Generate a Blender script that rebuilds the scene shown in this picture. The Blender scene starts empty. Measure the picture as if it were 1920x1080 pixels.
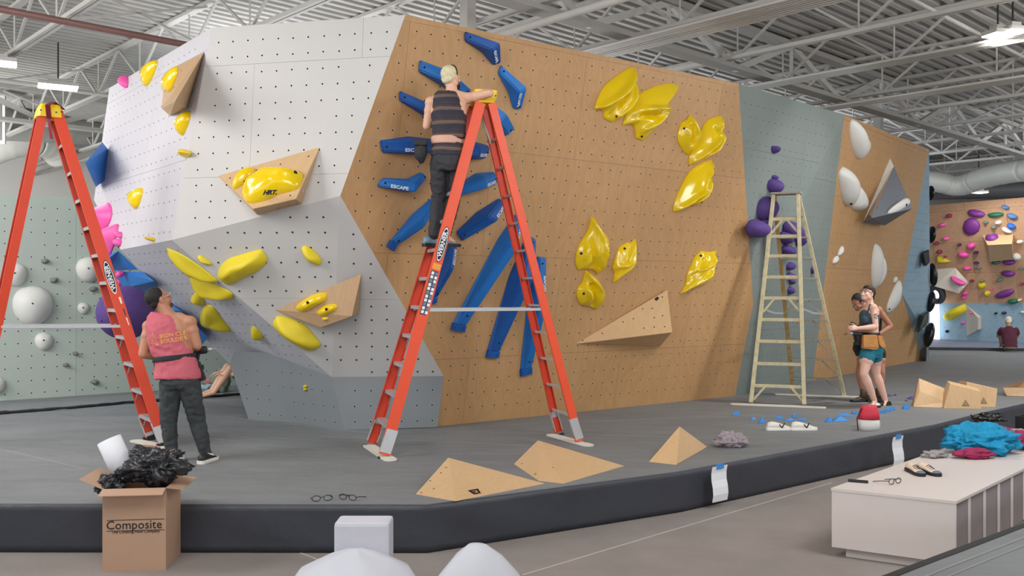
import bpy, bmesh, math, random
from mathutils import Vector, Matrix, noise
random.seed(7)
V = Vector
F, CX, HY, CH, MZ = 1720.0, 960.0, 548.0, 1.93, 0.36   # focal length in px, centre, horizon row, eye height, mat height
scene = bpy.context.scene
COL = scene.collection

# ---------------------------------------------------------------- camera, world, lights, exposure
cam = bpy.data.objects.new('camera', bpy.data.cameras.new('camera'))
cam.data.sensor_width = 36.0
cam.data.lens = F / 1920 * 36.0
cam.data.shift_y = 8.0 / 1920
cam.data.clip_end = 300
cam.location = (0, 0, CH)
cam.rotation_euler = (math.radians(90), 0, 0)
COL.objects.link(cam)
scene.camera = cam
scene.view_settings.view_transform = 'Standard'
scene.view_settings.look = 'None'
scene.view_settings.gamma = 1.0
scene.view_settings.use_curve_mapping = False
scene.view_settings.exposure = -0.14
world = bpy.data.worlds.new('world')
scene.world = world
world.use_nodes = True
world.node_tree.nodes['Background'].inputs[0].default_value = (0.93, 0.96, 1.0, 1)
world.node_tree.nodes['Background'].inputs[1].default_value = 1.0
scene.cycles.max_bounces = 6
scene.cycles.diffuse_bounces = 3
scene.cycles.adaptive_threshold = 0.03
scene.cycles.use_denoising = True

BX, AX = V((0.725, 0.688, 0)), V((-0.688, 0.725, 0))     # the two axes of the building
def W(s, t, z): return BX * s + AX * t + V((0, 0, z))
def area(name, loc, target, size, power, color=(1, 0.98, 0.95), sy=None):
    l = bpy.data.lights.new(name, 'AREA'); l.energy = power; l.color = color
    l.shape = 'RECTANGLE'; l.size = size; l.size_y = sy or size
    o = bpy.data.objects.new(name, l); COL.objects.link(o)
    o.location = loc
    o.rotation_euler = (V(target) - V(loc)).to_track_quat('-Z', 'Y').to_euler()
    return o
# rows of high-bay lamps over the hall (those behind and beside the camera are joined into broad lights), then added fills that stand for no lamp
area('unseen_hall_light', (-2.0, 3.2, 5.3), (-1.4, 8.0, 1.0), 3.0, 220)
area('unseen_hall_light', (4.5, 4.8, 5.3), (4.5, 10.0, 1.0), 3.0, 300)
area('unseen_hall_light', (10.5, 9.5, 5.3), (8.0, 15.0, 1.0), 3.0, 300)
area('unseen_hall_light', (-7.5, 6.0, 5.3), (-5.0, 11.0, 1.0), 2.5, 270)
area('unseen_hall_light', (0.5, -3.0, 5.3), (0.5, 6.0, 1.0), 4.0, 150)
area('unseen_hall_light', (15.5, 19.0, 5.3), (14.0, 27.0, 1.0), 3.5, 430, (0.95, 0.98, 1))
area('unseen_hall_light', (4.0, 24.0, 4.2), (6.0, 19.0, 7.0), 5.0, 950, (0.9, 0.95, 1))  # added uplight hidden behind the island, brightens the deck
area('unseen_hall_light', (-3.0, 15.5, 3.2), (-1.0, 14.5, 7.0), 4.0, 480, (0.95, 0.97, 1))  # second added uplight behind the island faces, for the roof above
area('unseen_hall_light', (-13.5, 14.5, 1.0), (-12.0, 19.0, 6.0), 5.0, 650, (1, .99, .97))  # added uplight hidden by the green wall, stands for floor bounce
area('unseen_hall_light', (-12.0, 15.8, 2.4), (-15.0, 24.0, 4.8), 3.0, 420, (1, .99, .97))  # added behind the green wall to brighten the hall wall and duct
area('unseen_hall_light', (-10.5, 7.5, 4.6), (-7.0, 13.5, 1.2), 3.0, 270)  # added out of view at the left to brighten the pale green wall
area('unseen_hall_light', (3.0, -3.0, 0.6), (4.0, 3.0, 7.0), 5.0, 170, (1, .99, .97))  # added low behind the camera, lights the roof from below
area('unseen_hall_light', (16.0, 9.0, 0.5), (15.0, 13.0, 7.0), 5.0, 170, (1, .99, .97))  # added uplight near the floor, unseen at the right, for the roof

# ---------------------------------------------------------------- pixel rays into the world
def P(px, py, Y): return V(((px - CX) * Y / F, Y, CH - (py - HY) * Y / F))
def PZ(px, py, z=MZ): return P(px, py, (CH - z) * F / (py - HY))
class Plane:
    def __init__(s, a, b, c):
        s.o = V(a); n = (V(b) - V(a)).cross(V(c) - V(a)).normalized()
        if n.dot(V((0, 0, CH)) - s.o) < 0: n = -n
        s.n = n
        u = V((n.y, -n.x, 0)); u = -u if u.x < 0 else u
        s.u = u.normalized(); s.v = n.cross(s.u)
        if s.v.z < 0: s.v = -s.v
    def hit(s, px, py, h=0.0):
        d = V(((px - CX) / F, 1, -(py - HY) / F)); e = V((0, 0, CH))
        t = ((s.o + s.n * h) - e).dot(s.n) / d.dot(s.n)
        return e + d * t
    def uv(s, p): q = V(p) - s.o; return q.dot(s.u), q.dot(s.v)
    def at(s, u, v, h=0.0): return s.o + s.u * u + s.v * v + s.n * h

# ---------------------------------------------------------------- materials
def lin(c):
    return tuple((x / 255 / 12.92) if x / 255 <= 0.04045 else ((x / 255 + 0.055) / 1.055) ** 2.4 for x in c)
MATS = {}
def mat(name, rgb, rough=0.6, metal=0.0, var=0.06, scale=6.0, bump=0.0, bscale=60.0, coat=0.0, stretch=None, obj_var=0.0, emit=0.0, alpha=1.0):
    if name in MATS: return MATS[name]
    m = bpy.data.materials.new(name); m.use_nodes = True; MATS[name] = m
    nt = m.node_tree; N = nt.nodes; L = nt.links; b = N['Principled BSDF']
    c = lin(rgb)
    b.inputs['Roughness'].default_value = rough; b.inputs['Metallic'].default_value = metal
    b.inputs['Coat Weight'].default_value = coat; b.inputs['Coat Roughness'].default_value = 0.08
    tc = N.new('ShaderNodeTexCoord'); mp = N.new('ShaderNodeMapping')
    L.new(tc.outputs['Object'], mp.inputs[0])
    if stretch: mp.inputs['Scale'].default_value = stretch
    no = N.new('ShaderNodeTexNoise'); no.inputs['Scale'].default_value = scale; no.inputs['Detail'].default_value = 5
    L.new(mp.outputs[0], no.inputs['Vector'])
    mx = N.new('ShaderNodeMix'); mx.data_type = 'RGBA'
    mx.inputs[6].default_value = (*[max(0, v * (1 - var * 1.6)) for v in c], 1)
    mx.inputs[7].default_value = (*[min(1, v * (1 + var * 1.6)) for v in c], 1)
    L.new(no.outputs['Fac'], mx.inputs[0])
    out = mx.outputs[2]
    if obj_var:
        oi = N.new('ShaderNodeObjectInfo'); hs = N.new('ShaderNodeHueSaturation')
        mr = N.new('ShaderNodeMapRange'); mr.inputs['To Min'].default_value = 1 - obj_var; mr.inputs['To Max'].default_value = 1 + obj_var
        L.new(oi.outputs['Random'], mr.inputs['Value']); L.new(mr.outputs[0], hs.inputs['Value'])
        L.new(out, hs.inputs['Color']); out = hs.outputs['Color']
    L.new(out, b.inputs['Base Color'])
    if bump:
        n2 = N.new('ShaderNodeTexNoise'); n2.inputs['Scale'].default_value = bscale; n2.inputs['Detail'].default_value = 4
        L.new(mp.outputs[0], n2.inputs['Vector'])
        bp = N.new('ShaderNodeBump'); bp.inputs['Strength'].default_value = bump; bp.inputs['Distance'].default_value = 0.02
        L.new(n2.outputs['Fac'], bp.inputs['Height']); L.new(bp.outputs[0], b.inputs['Normal'])
    if emit:
        b.inputs['Emission Color'].default_value = (*c, 1); b.inputs['Emission Strength'].default_value = emit
    if alpha < 1: b.inputs['Alpha'].default_value = alpha
    return m
def birch(name, c1, c2, rot, obj_var=0.05):
    """birch plywood: flowing veneer figure along the sheet, small knots, a little chalk"""
    m = bpy.data.materials.new(name); m.use_nodes = True; MATS[name] = m
    nt = m.node_tree; N = nt.nodes; L = nt.links; b = N['Principled BSDF']
    b.inputs['Roughness'].default_value = 0.55
    tc = N.new('ShaderNodeTexCoord'); mp = N.new('ShaderNodeMapping')
    mp.inputs['Rotation'].default_value = (0, 0, rot); L.new(tc.outputs['Object'], mp.inputs[0])
    m2 = N.new('ShaderNodeMapping'); m2.inputs['Scale'].default_value = (1.6, 1.6, 0.5); L.new(mp.outputs[0], m2.inputs[0])
    no = N.new('ShaderNodeTexNoise'); no.inputs['Scale'].default_value = 1.3; no.inputs['Detail'].default_value = 3; no.inputs['Distortion'].default_value = 0.6
    L.new(m2.outputs[0], no.inputs['Vector'])
    mu = N.new('ShaderNodeMath'); mu.operation = 'MULTIPLY'; mu.inputs[1].default_value = 26; L.new(no.outputs['Fac'], mu.inputs[0])
    fr = N.new('ShaderNodeMath'); fr.operation = 'PINGPONG'; fr.inputs[1].default_value = 1.0; L.new(mu.outputs[0], fr.inputs[0])
    n3 = N.new('ShaderNodeTexNoise'); n3.inputs['Scale'].default_value = 0.9; n3.inputs['Detail'].default_value = 2; L.new(mp.outputs[0], n3.inputs['Vector'])
    fine = N.new('ShaderNodeMapping'); fine.inputs['Scale'].default_value = (90, 90, 5); L.new(mp.outputs[0], fine.inputs[0])
    n4 = N.new('ShaderNodeTexNoise'); n4.inputs['Scale'].default_value = 1.0; n4.inputs['Detail'].default_value = 3; L.new(fine.outputs[0], n4.inputs['Vector'])
    a1 = N.new('ShaderNodeMath'); a1.operation = 'MULTIPLY_ADD'; a1.inputs[1].default_value = 0.22; L.new(fr.outputs[0], a1.inputs[0]); 
    s1 = N.new('ShaderNodeMath'); s1.operation = 'MULTIPLY'; s1.inputs[1].default_value = 0.5; L.new(n3.outputs['Fac'], s1.inputs[0]); L.new(s1.outputs[0], a1.inputs[2])
    a2 = N.new('ShaderNodeMath'); a2.operation = 'MULTIPLY_ADD'; a2.inputs[1].default_value = 0.3; L.new(n4.outputs['Fac'], a2.inputs[0]); L.new(a1.outputs[0], a2.inputs[2])
    mx = N.new('ShaderNodeMix'); mx.data_type = 'RGBA'
    mx.inputs[6].default_value = (*lin(c1), 1); mx.inputs[7].default_value = (*lin(c2), 1); L.new(a2.outputs[0], mx.inputs[0])
    oi = N.new('ShaderNodeObjectInfo'); hs = N.new('ShaderNodeHueSaturation')
    mr = N.new('ShaderNodeMapRange'); mr.inputs['To Min'].default_value = 1 - obj_var; mr.inputs['To Max'].default_value = 1 + obj_var
    L.new(oi.outputs['Random'], mr.inputs['Value']); L.new(mr.outputs[0], hs.inputs['Value']); L.new(mx.outputs[2], hs.inputs['Color'])
    L.new(hs.outputs['Color'], b.inputs['Base Color'])
    return m
M_WOOD = birch('birch_wall', (203, 161, 114), (172, 131, 87), -math.radians(38))
M_PLY = birch('birch_pale', (218, 186, 145), (200, 162, 118), 0.4, 0.03)
M_PLY2 = birch('birch_volume', (196, 164, 128), (172, 138, 102), 0.2, 0.03)
M_WHITE = mat('white_wall_paint', (202, 200, 198), 0.75, var=0.025, scale=2, bump=0.05, bscale=200, obj_var=0.012)
M_WHITE2 = mat('cool_white_wall_paint', (202, 199, 206), 0.75, var=0.025, scale=2, obj_var=0.012)
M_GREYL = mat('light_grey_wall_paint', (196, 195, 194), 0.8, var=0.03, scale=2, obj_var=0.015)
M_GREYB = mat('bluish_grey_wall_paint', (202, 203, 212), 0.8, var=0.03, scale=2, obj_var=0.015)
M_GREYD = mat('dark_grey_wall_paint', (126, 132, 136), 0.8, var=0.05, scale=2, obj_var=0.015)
M_SAGE = mat('sage_grey_wall_paint', (130, 140, 137), 0.8, var=0.06, scale=1.5, obj_var=0.02)
M_GREEN = mat('pale_green_wall_paint', (186, 198, 190), 0.8, var=0.04, scale=1.5, obj_var=0.012)
M_LBLUE = mat('light_blue_wall_paint', (140, 166, 182), 0.8, var=0.05, scale=2, obj_var=0.02)
M_HOLE = mat('bolt_hole_dark', (28, 24, 20), 0.9, var=0)
M_RING = mat('bolt_hole_rim', (205, 185, 155), 0.6, var=0)
M_RINGW = mat('bolt_hole_rim_pale', (222, 221, 219), 0.6, var=0)
M_RINGG = mat('bolt_hole_rim_grey', (165, 168, 168), 0.6, var=0)
M_YEL = mat('yellow_gloss_resin', (240, 205, 8), 0.16, var=0.05, scale=5, coat=0.7)
M_YEM = mat('yellow_matt_resin', (226, 205, 38), 0.5, var=0.06, scale=8, bump=0.08, bscale=300)
M_BLUE = mat('blue_matt_resin', (26, 116, 200), 0.5, var=0.1, scale=6, bump=0.06, bscale=250, obj_var=0.2)
M_BLUED = mat('deep_blue_resin', (14, 84, 164), 0.5, var=0.1, scale=6, bump=0.06, bscale=250)
M_PINK = mat('pink_resin', (238, 92, 172), 0.5, var=0.05)
M_PURP = mat('purple_textured_resin', (88, 64, 136), 0.75, var=0.1, scale=20, bump=0.2, bscale=200)
M_WRES = mat('white_resin', (222, 222, 218), 0.5, var=0.03, scale=6)
M_BLACK = mat('black_resin', (18, 20, 22), 0.25, var=0.1)
M_ROCK = mat('grey_speckled_resin', (130, 132, 126), 0.7, var=0.5, scale=30, bump=0.3, bscale=40)
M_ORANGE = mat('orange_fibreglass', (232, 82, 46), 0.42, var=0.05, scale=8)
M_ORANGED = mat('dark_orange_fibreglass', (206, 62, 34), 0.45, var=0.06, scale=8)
M_ALU = mat('brushed_aluminium', (200, 200, 204), 0.38, 0.55, var=0.06, scale=12)
M_CAPY = mat('yellow_plastic', (240, 200, 30), 0.4, var=0.04)
M_BLK = mat('black_plastic', (24, 25, 28), 0.5, var=0.1)
M_MATTOP = mat('charcoal_mat_cover', (124, 127, 130), 0.68, var=0.14, scale=1.3, bump=0.9, bscale=3.5, stretch=(1, 2.4, 1))
M_MATSIDE = mat('dark_vinyl_mat_side', (58, 61, 70), 0.5, var=0.12, scale=2, bump=0.6, bscale=5)
M_CONC = mat('grey_concrete', (142, 134, 130), 0.75, var=0.12, scale=3, bump=0.1, bscale=40)
M_STEEL = mat('white_painted_steel', (188, 186, 182), 0.6, var=0.04)
M_DECK = mat('painted_steel_deck', (176, 174, 170), 0.65, var=0.04)
M_DUCT = mat('pale_grey_duct', (196, 196, 190), 0.55, 0.1, var=0.03)
M_WALLP = mat('white_building_wall', (206, 204, 200), 0.8, var=0.02)
M_LAMP = mat('lamp_diffuser', (255, 255, 250), 0.5, var=0, emit=14)
M_PRINTW = mat('white_print', (235, 238, 245), 0.6, var=0)
M_PRINTK = mat('black_print', (22, 20, 20), 0.6, var=0)

# ---------------------------------------------------------------- mesh helpers
def tag(o, label=None, cat=None, group=None, kind=None):
    if label: o['label'] = label
    if cat: o['category'] = cat
    if group: o['group'] = group
    if kind: o['kind'] = kind
    return o
def empty(name, loc, label=None, cat=None, group=None, kind=None, rz=0.0):
    o = bpy.data.objects.new(name, None); COL.objects.link(o)
    o.location = loc; o.rotation_euler = (0, 0, rz); o.empty_display_size = 0.1
    return tag(o, label, cat, group, kind)
def link(name, bm, m, parent=None, smooth=False, recalc=True):
    """link a bmesh given in world coordinates; the object's origin goes to its own base"""
    if recalc: bmesh.ops.recalc_face_normals(bm, faces=bm.faces)
    if smooth:
        for f in bm.faces: f.smooth = True
    me = bpy.data.meshes.new(name); 
    if parent is None and len(bm.verts):
        xs = [v.co for v in bm.verts]
        c = V((sum(v.x for v in xs) / len(xs), sum(v.y for v in xs) / len(xs), min(v.z for v in xs)))
        bmesh.ops.translate(bm, verts=bm.verts, vec=-c)
    elif parent is not None:
        inv = world_of(parent).inverted(); c = V((0, 0, 0))
        bmesh.ops.transform(bm, matrix=inv, verts=bm.verts)
    else: c = V((0, 0, 0))
    bm.to_mesh(me); bm.free()
    for mm in (m if isinstance(m, (list, tuple)) else [m]): me.materials.append(mm)
    o = bpy.data.objects.new(name, me); COL.objects.link(o); o.location = c
    if parent is not None: o.parent = parent
    return o
def world_of(o):
    mtx = Matrix.LocRotScale(o.location, o.rotation_euler, o.scale)
    return world_of(o.parent) @ mtx if o.parent else mtx
def box(bm, lo, hi, mtx=None, bev=0.0):
    vs = [bm.verts.new((x, y, z)) for x in (lo[0], hi[0]) for y in (lo[1], hi[1]) for z in (lo[2], hi[2])]
    fs = [bm.faces.new([vs[i] for i in q]) for q in ((0, 1, 3, 2), (4, 6, 7, 5), (0, 4, 5, 1), (2, 3, 7, 6), (0, 2, 6, 4), (1, 5, 7, 3))]
    if bev:
        es = list({e for f in fs for e in f.edges})
        r = bmesh.ops.bevel(bm, geom=es, offset=bev, segments=2, affect='EDGES', profile=0.6)
        vs = list({v for f in r['faces'] for v in f.verts} | {v for v in vs if v.is_valid})
    if mtx is not None: bmesh.ops.transform(bm, matrix=mtx, verts=[v for v in vs if v.is_valid])
    return vs
def frame(a, b, up=(0, 0, 1)):
    """matrix with X along a->b, origin a"""
    x = (V(b) - V(a)).normalized(); u = V(up)
    if abs(x.dot(u)) > 0.98: u = V((0, 1, 0))
    y = u.cross(x).normalized(); z = x.cross(y)
    m = Matrix((x, y, z)).transposed().to_4x4(); m.translation = V(a); return m
def bar(bm, a, b, w, h, up=(0, 0, 1), bev=0.0):
    L_ = (V(b) - V(a)).length
    return box(bm, (0, -w / 2, -h / 2), (L_, w / 2, h / 2), frame(a, b, up), bev)
def ring(bm, c, ax, ay, n=12):
    return [bm.verts.new(V(c) + V(ax) * math.cos(2 * math.pi * i / n) + V(ay) * math.sin(2 * math.pi * i / n)) for i in range(n)]
def loft(bm, rings, cap=True, close=True):
    n = len(rings[0])
    for r0, r1 in zip(rings, rings[1:]):
        for i in range(n if close else n - 1):
            j = (i + 1) % n; bm.faces.new((r0[i], r0[j], r1[j], r1[i]))
    if cap: bm.faces.new(list(reversed(rings[0]))); bm.faces.new(rings[-1])
def tube(bm, pts, r, n=8, cap=True):
    pts = [V(p) for p in pts]; rs = r if isinstance(r, (list, tuple)) else [r] * len(pts)
    rings = []; ref = None
    for i, p in enumerate(pts):
        d = (pts[min(i + 1, len(pts) - 1)] - pts[max(i - 1, 0)]).normalized()
        if ref is None: ref = V((0, 0, 1)) if abs(d.z) < 0.9 else V((1, 0, 0))
        y = (ref - d * ref.dot(d)).normalized(); x = d.cross(y); ref = y
        rings.append(ring(bm, p, x * rs[i], y * rs[i], n))
    loft(bm, rings, cap)
def prism(bm, pts, off):
    """closed solid from a planar polygon moved by off"""
    a = [bm.verts.new(V(p)) for p in pts]; b = [bm.verts.new(V(p) + V(off)) for p in pts]
    n = len(a); bm.faces.new(a); bm.faces.new(list(reversed(b)))
    for i in range(n): bm.faces.new((a[i], b[i], b[(i + 1) % n], a[(i + 1) % n]))
def ell(bm, c, r, rot=None, seg=16, rings=10):
    m = Matrix.Translation(V(c)) @ ((rot.to_4x4() if rot is not None else Matrix.Identity(4)) @ Matrix.Diagonal((*r, 1)))
    bmesh.ops.create_uvsphere(bm, u_segments=seg, v_segments=rings, radius=1.0, matrix=m)
def smooth_poly(pts, k=3, sharp=()):
    """Catmull-Rom through 2-D points, corners in sharp kept"""
    n = len(pts); out = []
    for i in range(n):
        p0, p1, p2, p3 = pts[i - 1], pts[i], pts[(i + 1) % n], pts[(i + 2) % n]
        if i in sharp: p0 = p1
        if (i + 1) % n in sharp: p3 = p2
        for j in range(k):
            t = j / k
            out.append(tuple(0.5 * ((2 * p1[d]) + (-p0[d] + p2[d]) * t + (2 * p0[d] - 5 * p1[d] + 4 * p2[d] - p3[d]) * t * t + (-p0[d] + 3 * p1[d] - 3 * p2[d] + p3[d]) * t ** 3) for d in (0, 1)))
    return out
def text(name, s, size, mtx, m, parent, depth=0.001, spacing=1.0, bold=0.0, sx=1.0):
    cu = bpy.data.curves.new(name, 'FONT'); cu.body = s; cu.size = size; cu.extrude = depth; cu.space_character = spacing
    cu.align_x = 'CENTER'; cu.align_y = 'CENTER'; cu.resolution_u = 2; cu.offset = bold
    t = bpy.data.objects.new(name, cu); COL.objects.link(t)
    dg = bpy.context.evaluated_depsgraph_get(); me = bpy.data.meshes.new_from_object(t.evaluated_get(dg))
    bpy.data.objects.remove(t); bpy.data.curves.remove(cu)
    bm = bmesh.new(); bm.from_mesh(me); bpy.data.meshes.remove(me)
    bmesh.ops.transform(bm, matrix=mtx @ Matrix.Diagonal((sx, 1, 1, 1)), verts=bm.verts)
    return link(name, bm, m, parent, recalc=False)
def basis(o, x, y):
    x = V(x).normalized(); y = V(y); y = (y - x * y.dot(x)).normalized(); z = x.cross(y)
    m = Matrix((x, y, z)).transposed().to_4x4(); m.translation = V(o); return m
# ================================================================ SETTING: floor, mats, roof, outer walls
def struct(o): o['kind'] = 'structure'; return o
bm = bmesh.new(); box(bm, (-30, -12, -0.1), (45, 60, 0.0)); struct(link('floor', bm, M_CONC))
def strip_poly(pts, z0, z1):
    bm = bmesh.new(); prism(bm, [V((x, y, z0)) for x, y in pts], (0, 0, z1 - z0)); return bm
mat_pts = [(-16, 6.9), (-0.63, 6.80), (1.47, 8.06), (5.05, 10.93), (6.05, 11.9), (9.0, 14.55), (30, 33.4), (30, 45), (-25, 45), (-25, 6.9)]
crash = struct(link('floor', strip_poly(mat_pts, 0.0, MZ), [M_MATTOP])); crash.name = 'trim_1'
crash['label'] = 'charcoal crash mat covering the bouldering floor around the climbing wall'
# dark padded front of the mat, with folded cover edge
def mat_front(pts, name, lbl):
    bm = bmesh.new(); n = 0; rows = []
    for (a, b) in zip(pts, pts[1:]):
        a, b = V((*a, 0)), V((*b, 0)); L_ = (b - a).length; k = max(2, int(L_ / 0.08)); nn = V(((b - a).y, -(b - a).x, 0)).normalized()
        for i in range(k + (1 if b == V((*pts[-1], 0)) else 0)):
            p = a.lerp(b, i / k); cols = []
            for j in range(8):
                z = j / 7 * (MZ - 0.008) + 0.004
                w = noise.noise(V((p.x * 1.7 + z * 2.2, p.y * 1.7, z * 2))) * 0.02 * math.sin(math.pi * j / 7) + 0.018
                cols.append(bm.verts.new(p + nn * w + V((0, 0, z))))
            q = p - nn * 0.05; cols += [bm.verts.new(q + V((0, 0, MZ - 0.01))), bm.verts.new(q + V((0, 0, 0.004)))]
            rows.append(cols)
    loft(bm, rows, True)
    o = struct(link(name, bm, M_MATSIDE, smooth=True)); o['label'] = lbl
mat_front([(-16, 6.9), (-0.63, 6.80), (1.47, 8.06), (5.05, 10.93), (6.05, 11.9), (9.0, 14.55), (20, 24.4)], 'trim_2', 'dark vinyl front edge of the crash mat')
def flat_strip(name, pts, w, z, m, lbl=None, wob=0.0, h=0.004):
    bm = bmesh.new(); L0 = []
    pp = []
    for a, b in zip(pts, pts[1:]):
        k = max(1, int((V(b) - V(a)).length / 0.25))
        pp += [V(a).lerp(V(b), i / k) for i in range(k)]
    pp.append(V(pts[-1])); rows = []
    for i, p in enumerate(pp):
        d = (pp[min(i + 1, len(pp) - 1)] - pp[max(0, i - 1)]).normalized(); nn = V((-d.y, d.x))
        ww = w * (1 + wob * noise.noise(V((p.x * 3, p.y * 3, 2)))) / 2; c = p + nn * wob * 0.03 * noise.noise(V((p.x * 2, p.y * 2, 5)))
        rows.append([bm.verts.new((*(c - nn * ww), z)), bm.verts.new((*(c + nn * ww), z)), bm.verts.new((*(c + nn * ww), z + h)), bm.verts.new((*(c - nn * ww), z + h))])
    loft(bm, rows)
    o = struct(link(name, bm, m)); 
    if lbl: o['label'] = lbl
    return o
M_SEAM = mat('mat_seam_light', (138, 140, 142), 0.7, var=0.1)
M_SEAMD = mat('mat_seam_dark', (40, 41, 43), 0.6, var=0.2)
def gxy(px, py, z=MZ): p = PZ(px, py, z); return (p.x, p.y)
ti = 3
for a, b, w in ((( -20, 838), (165, 880), .03), ((100, 778), (420, 825), .012), ((463, 786), (700, 812), .02), ((600, 818), (1050, 838), .015),
                ((1000, 812), (1340, 822), .012), ((300, 905), (560, 860), .012), ((1110, 790), (1500, 775), .012), ((0, 815), (250, 806), .01)):
    flat_strip('trim_%d' % ti, [gxy(*a), gxy(*b)], w, MZ - .001, M_SEAM, 'pale tape seam on the crash mat', .3, .0035); ti += 1
bm = bmesh.new(); pts = [PZ(x, y) for x, y in ((-260, 796), (0, 777), (120, 768), (240, 757), (340, 750), (440, 742), (520, 737))]
pp = []
for a, b in zip(pts, pts[1:]):
    for i in range(12): q = a.lerp(b, i / 12); pp.append(q + V((0, 0, 0.02 + 0.008 * noise.noise(q * 6))))
tube(bm, pp, [0.022 + 0.01 * noise.noise(p * 9) for p in pp], 6)
o = struct(link('trim_%d' % ti, bm, M_SEAMD, smooth=True)); o['label'] = 'black rolled seam of the mat along the pale green wall'; ti += 1
# mat the photographer stands on, lower right corner
d = V((1.45, 1.18)).normalized(); e0 = V((2.04, 5.07)) - d * 9; e1 = V((2.04, 5.07)) + d * 14
nmat = V((d.y, -d.x))
bm = strip_poly([tuple(e0), tuple(e1), tuple(e1 + nmat * 8), tuple(e0 + nmat * 8)], 0, MZ)
o = struct(link('trim_%d' % ti, bm, M_MATTOP)); o['label'] = 'crash mat in the lower right corner, in front of the white box'; ti += 1
for off, w in ((0.03, .05), (0.16, .015), (0.24, .012)):
    flat_strip('trim_%d' % ti, [tuple(e0 + nmat * off), tuple(e1 + nmat * off)], w, MZ - .001, M_SEAMD if w > .02 else M_SEAM, 'stitched border of the corner mat', .2, .006); ti += 1
# raised far mat with its dark front on the right
far = [P(1700, 656, 25.4), P(1960, 659, 24.4), P(2300, 660, 24.0)]
bm = strip_poly([(far[0].x, 25.4), (far[1].x, 24.4), (far[2].x + 3, 23.8), (24, 40), (6, 40)], MZ, MZ + .06)
o = struct(link('trim_%d' % ti, bm, mat('blue_grey_mat', (122, 134, 156), .6, var=.15, scale=1.2, bump=.4, bscale=3))); o['label'] = 'far crash mat below the spray wall'; ti += 1
o = flat_strip('trim_%d' % ti, [(far[0].x - 2, 25.5), (far[1].x, 24.35), (far[2].x + 3, 23.75)], .12, MZ, M_SEAMD, 'black padded front of the far mat', 0.3, .075); ti += 1
# floor marks
for a, b in (((470, 1000), (660, 1075)), ((980, 1078), (1560, 905))):
    flat_strip('trim_%d' % ti, [gxy(*a, 0), gxy(*b, 0)], .012, 0.0, mat('concrete_joint', (190, 184, 180), .8, var=.1), 'saw-cut joint in the concrete floor', .2, .002); ti += 1

# ---- roof: ribbed steel deck, open-web joists, girder truss
Z_B, Z_T = CH + 3.55, CH + 4.22
bm = bmesh.new(); pitch = .21; t0, t1 = -26, 40; k = int((t1 - t0) / pitch); prof = []
for i in range(k):
    t = t0 + i * pitch; prof += [(t, Z_T + .02), (t + .09, Z_T + .02), (t + .12, Z_T + .09), (t + .18, Z_T + .09)]
r0 = [bm.verts.new(W(-14, t, z)) for t, z in prof]; r1 = [bm.verts.new(W(62, t, z)) for t, z in prof]
for i in range(len(prof) - 1): bm.faces.new((r0[i], r0[i + 1], r1[i + 1], r1[i]))
rt = [bm.verts.new(W(-14, t0, Z_T + .16)), bm.verts.new(W(-14, t1, Z_T + .16)), bm.verts.new(W(62, t1, Z_T + .16)), bm.verts.new(W(62, t0, Z_T + .16))]
bm.faces.new(rt)
struct(link('ceiling', bm, M_DECK, recalc=False))
def joist(s, ta, tb, n):
    root = struct(empty('ceiling_joist', W(s, ta, Z_B), group='roof joists'))
    bm = bmesh.new(); bar(bm, W(s, ta, Z_T - .01), W(s, tb, Z_T - .01), .11, .05); link('top_chord', bm, M_STEEL, root)
    bm = bmesh.new(); 
    for o_ in (-.035, .035): bar(bm, W(s + o_, ta, Z_B), W(s + o_, tb, Z_B), .05, .055)
    link('bottom_chord', bm, M_STEEL, root)
    bm = bmesh.new(); step = 1.9; q = ta + .3 + (n % 3) * .4
    while q + step < tb:
        bar(bm, W(s, q, Z_B), W(s, q + step / 2, Z_T), .035, .035); bar(bm, W(s, q + step / 2, Z_T), W(s, q + step, Z_B), .035, .035)
        bar(bm, W(s, q, Z_B), W(s, q, Z_T), .02, .02); q += step
    o = link('web_members', bm, M_STEEL, root)
    return root
for i in range(-1, 25):
    s = 4 + 2 * i
    j = joist(s, -12 if s < 20 else -16, 38 if s < 44 else 30, i)
    j['label'] = 'white open-web steel joist under the ribbed roof'; 
def girder(t, s0, s1):
    root = struct(empty('ceiling_girder', W(s0, t, Z_B), group='roof girders')); root['label'] = 'deep steel girder truss carrying the roof joists'
    zb, zt = Z_B - .06, Z_T - .06
    bm = bmesh.new(); bar(bm, W(s0, t, zb), W(s1, t, zb), .24, .07); bar(bm, W(s0, t, zt), W(s1, t, zt), .2, .09); link('chords', bm, mat('grey_painted_steel', (160, 158, 154), .6, var=.04), root)
    bm = bmesh.new(); q = s0
    while q + 3.4 < s1:
        bar(bm, W(q, t, zb), W(q + 1.7, t, zt), .08, .1); bar(bm, W(q + 1.7, t, zt), W(q + 3.4, t, zb), .08, .1); bar(bm, W(q + 1.7, t, zb), W(q + 1.7, t, zt), .05, .05); q += 3.4
    link('web_members', bm, M_STEEL, root)
girder(8.0, -8, 60)
girder(20.5, -4, 60)
girder(-8.5, 8, 60)
def column(px, t, w, lbl):
    k = (px - CX) / F; Y = t / (AX.x * k + AX.y); c = V((k * Y, Y, 0))
    bm = bmesh.new(); box(bm, (-w / 2, -w / 2, 0), (w / 2, w / 2, Z_T), Matrix.Translation(c) @ Matrix.Rotation(math.radians(43), 4, 'Z'), .004)
    box(bm, (-w * .8, -w * .8, Z_B - .22), (w * .8, w * .8, Z_B - .2), Matrix.Translation(c) @ Matrix.Rotation(math.radians(43), 4, 'Z'))
    o = struct(link('ceiling_column', bm, M_STEEL)); o['label'] = lbl
column(877, 9.0, .15, 'white steel column rising behind the top of the plywood face')
column(1647, 9.0, .16, 'white steel column behind the right plywood face')
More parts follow.
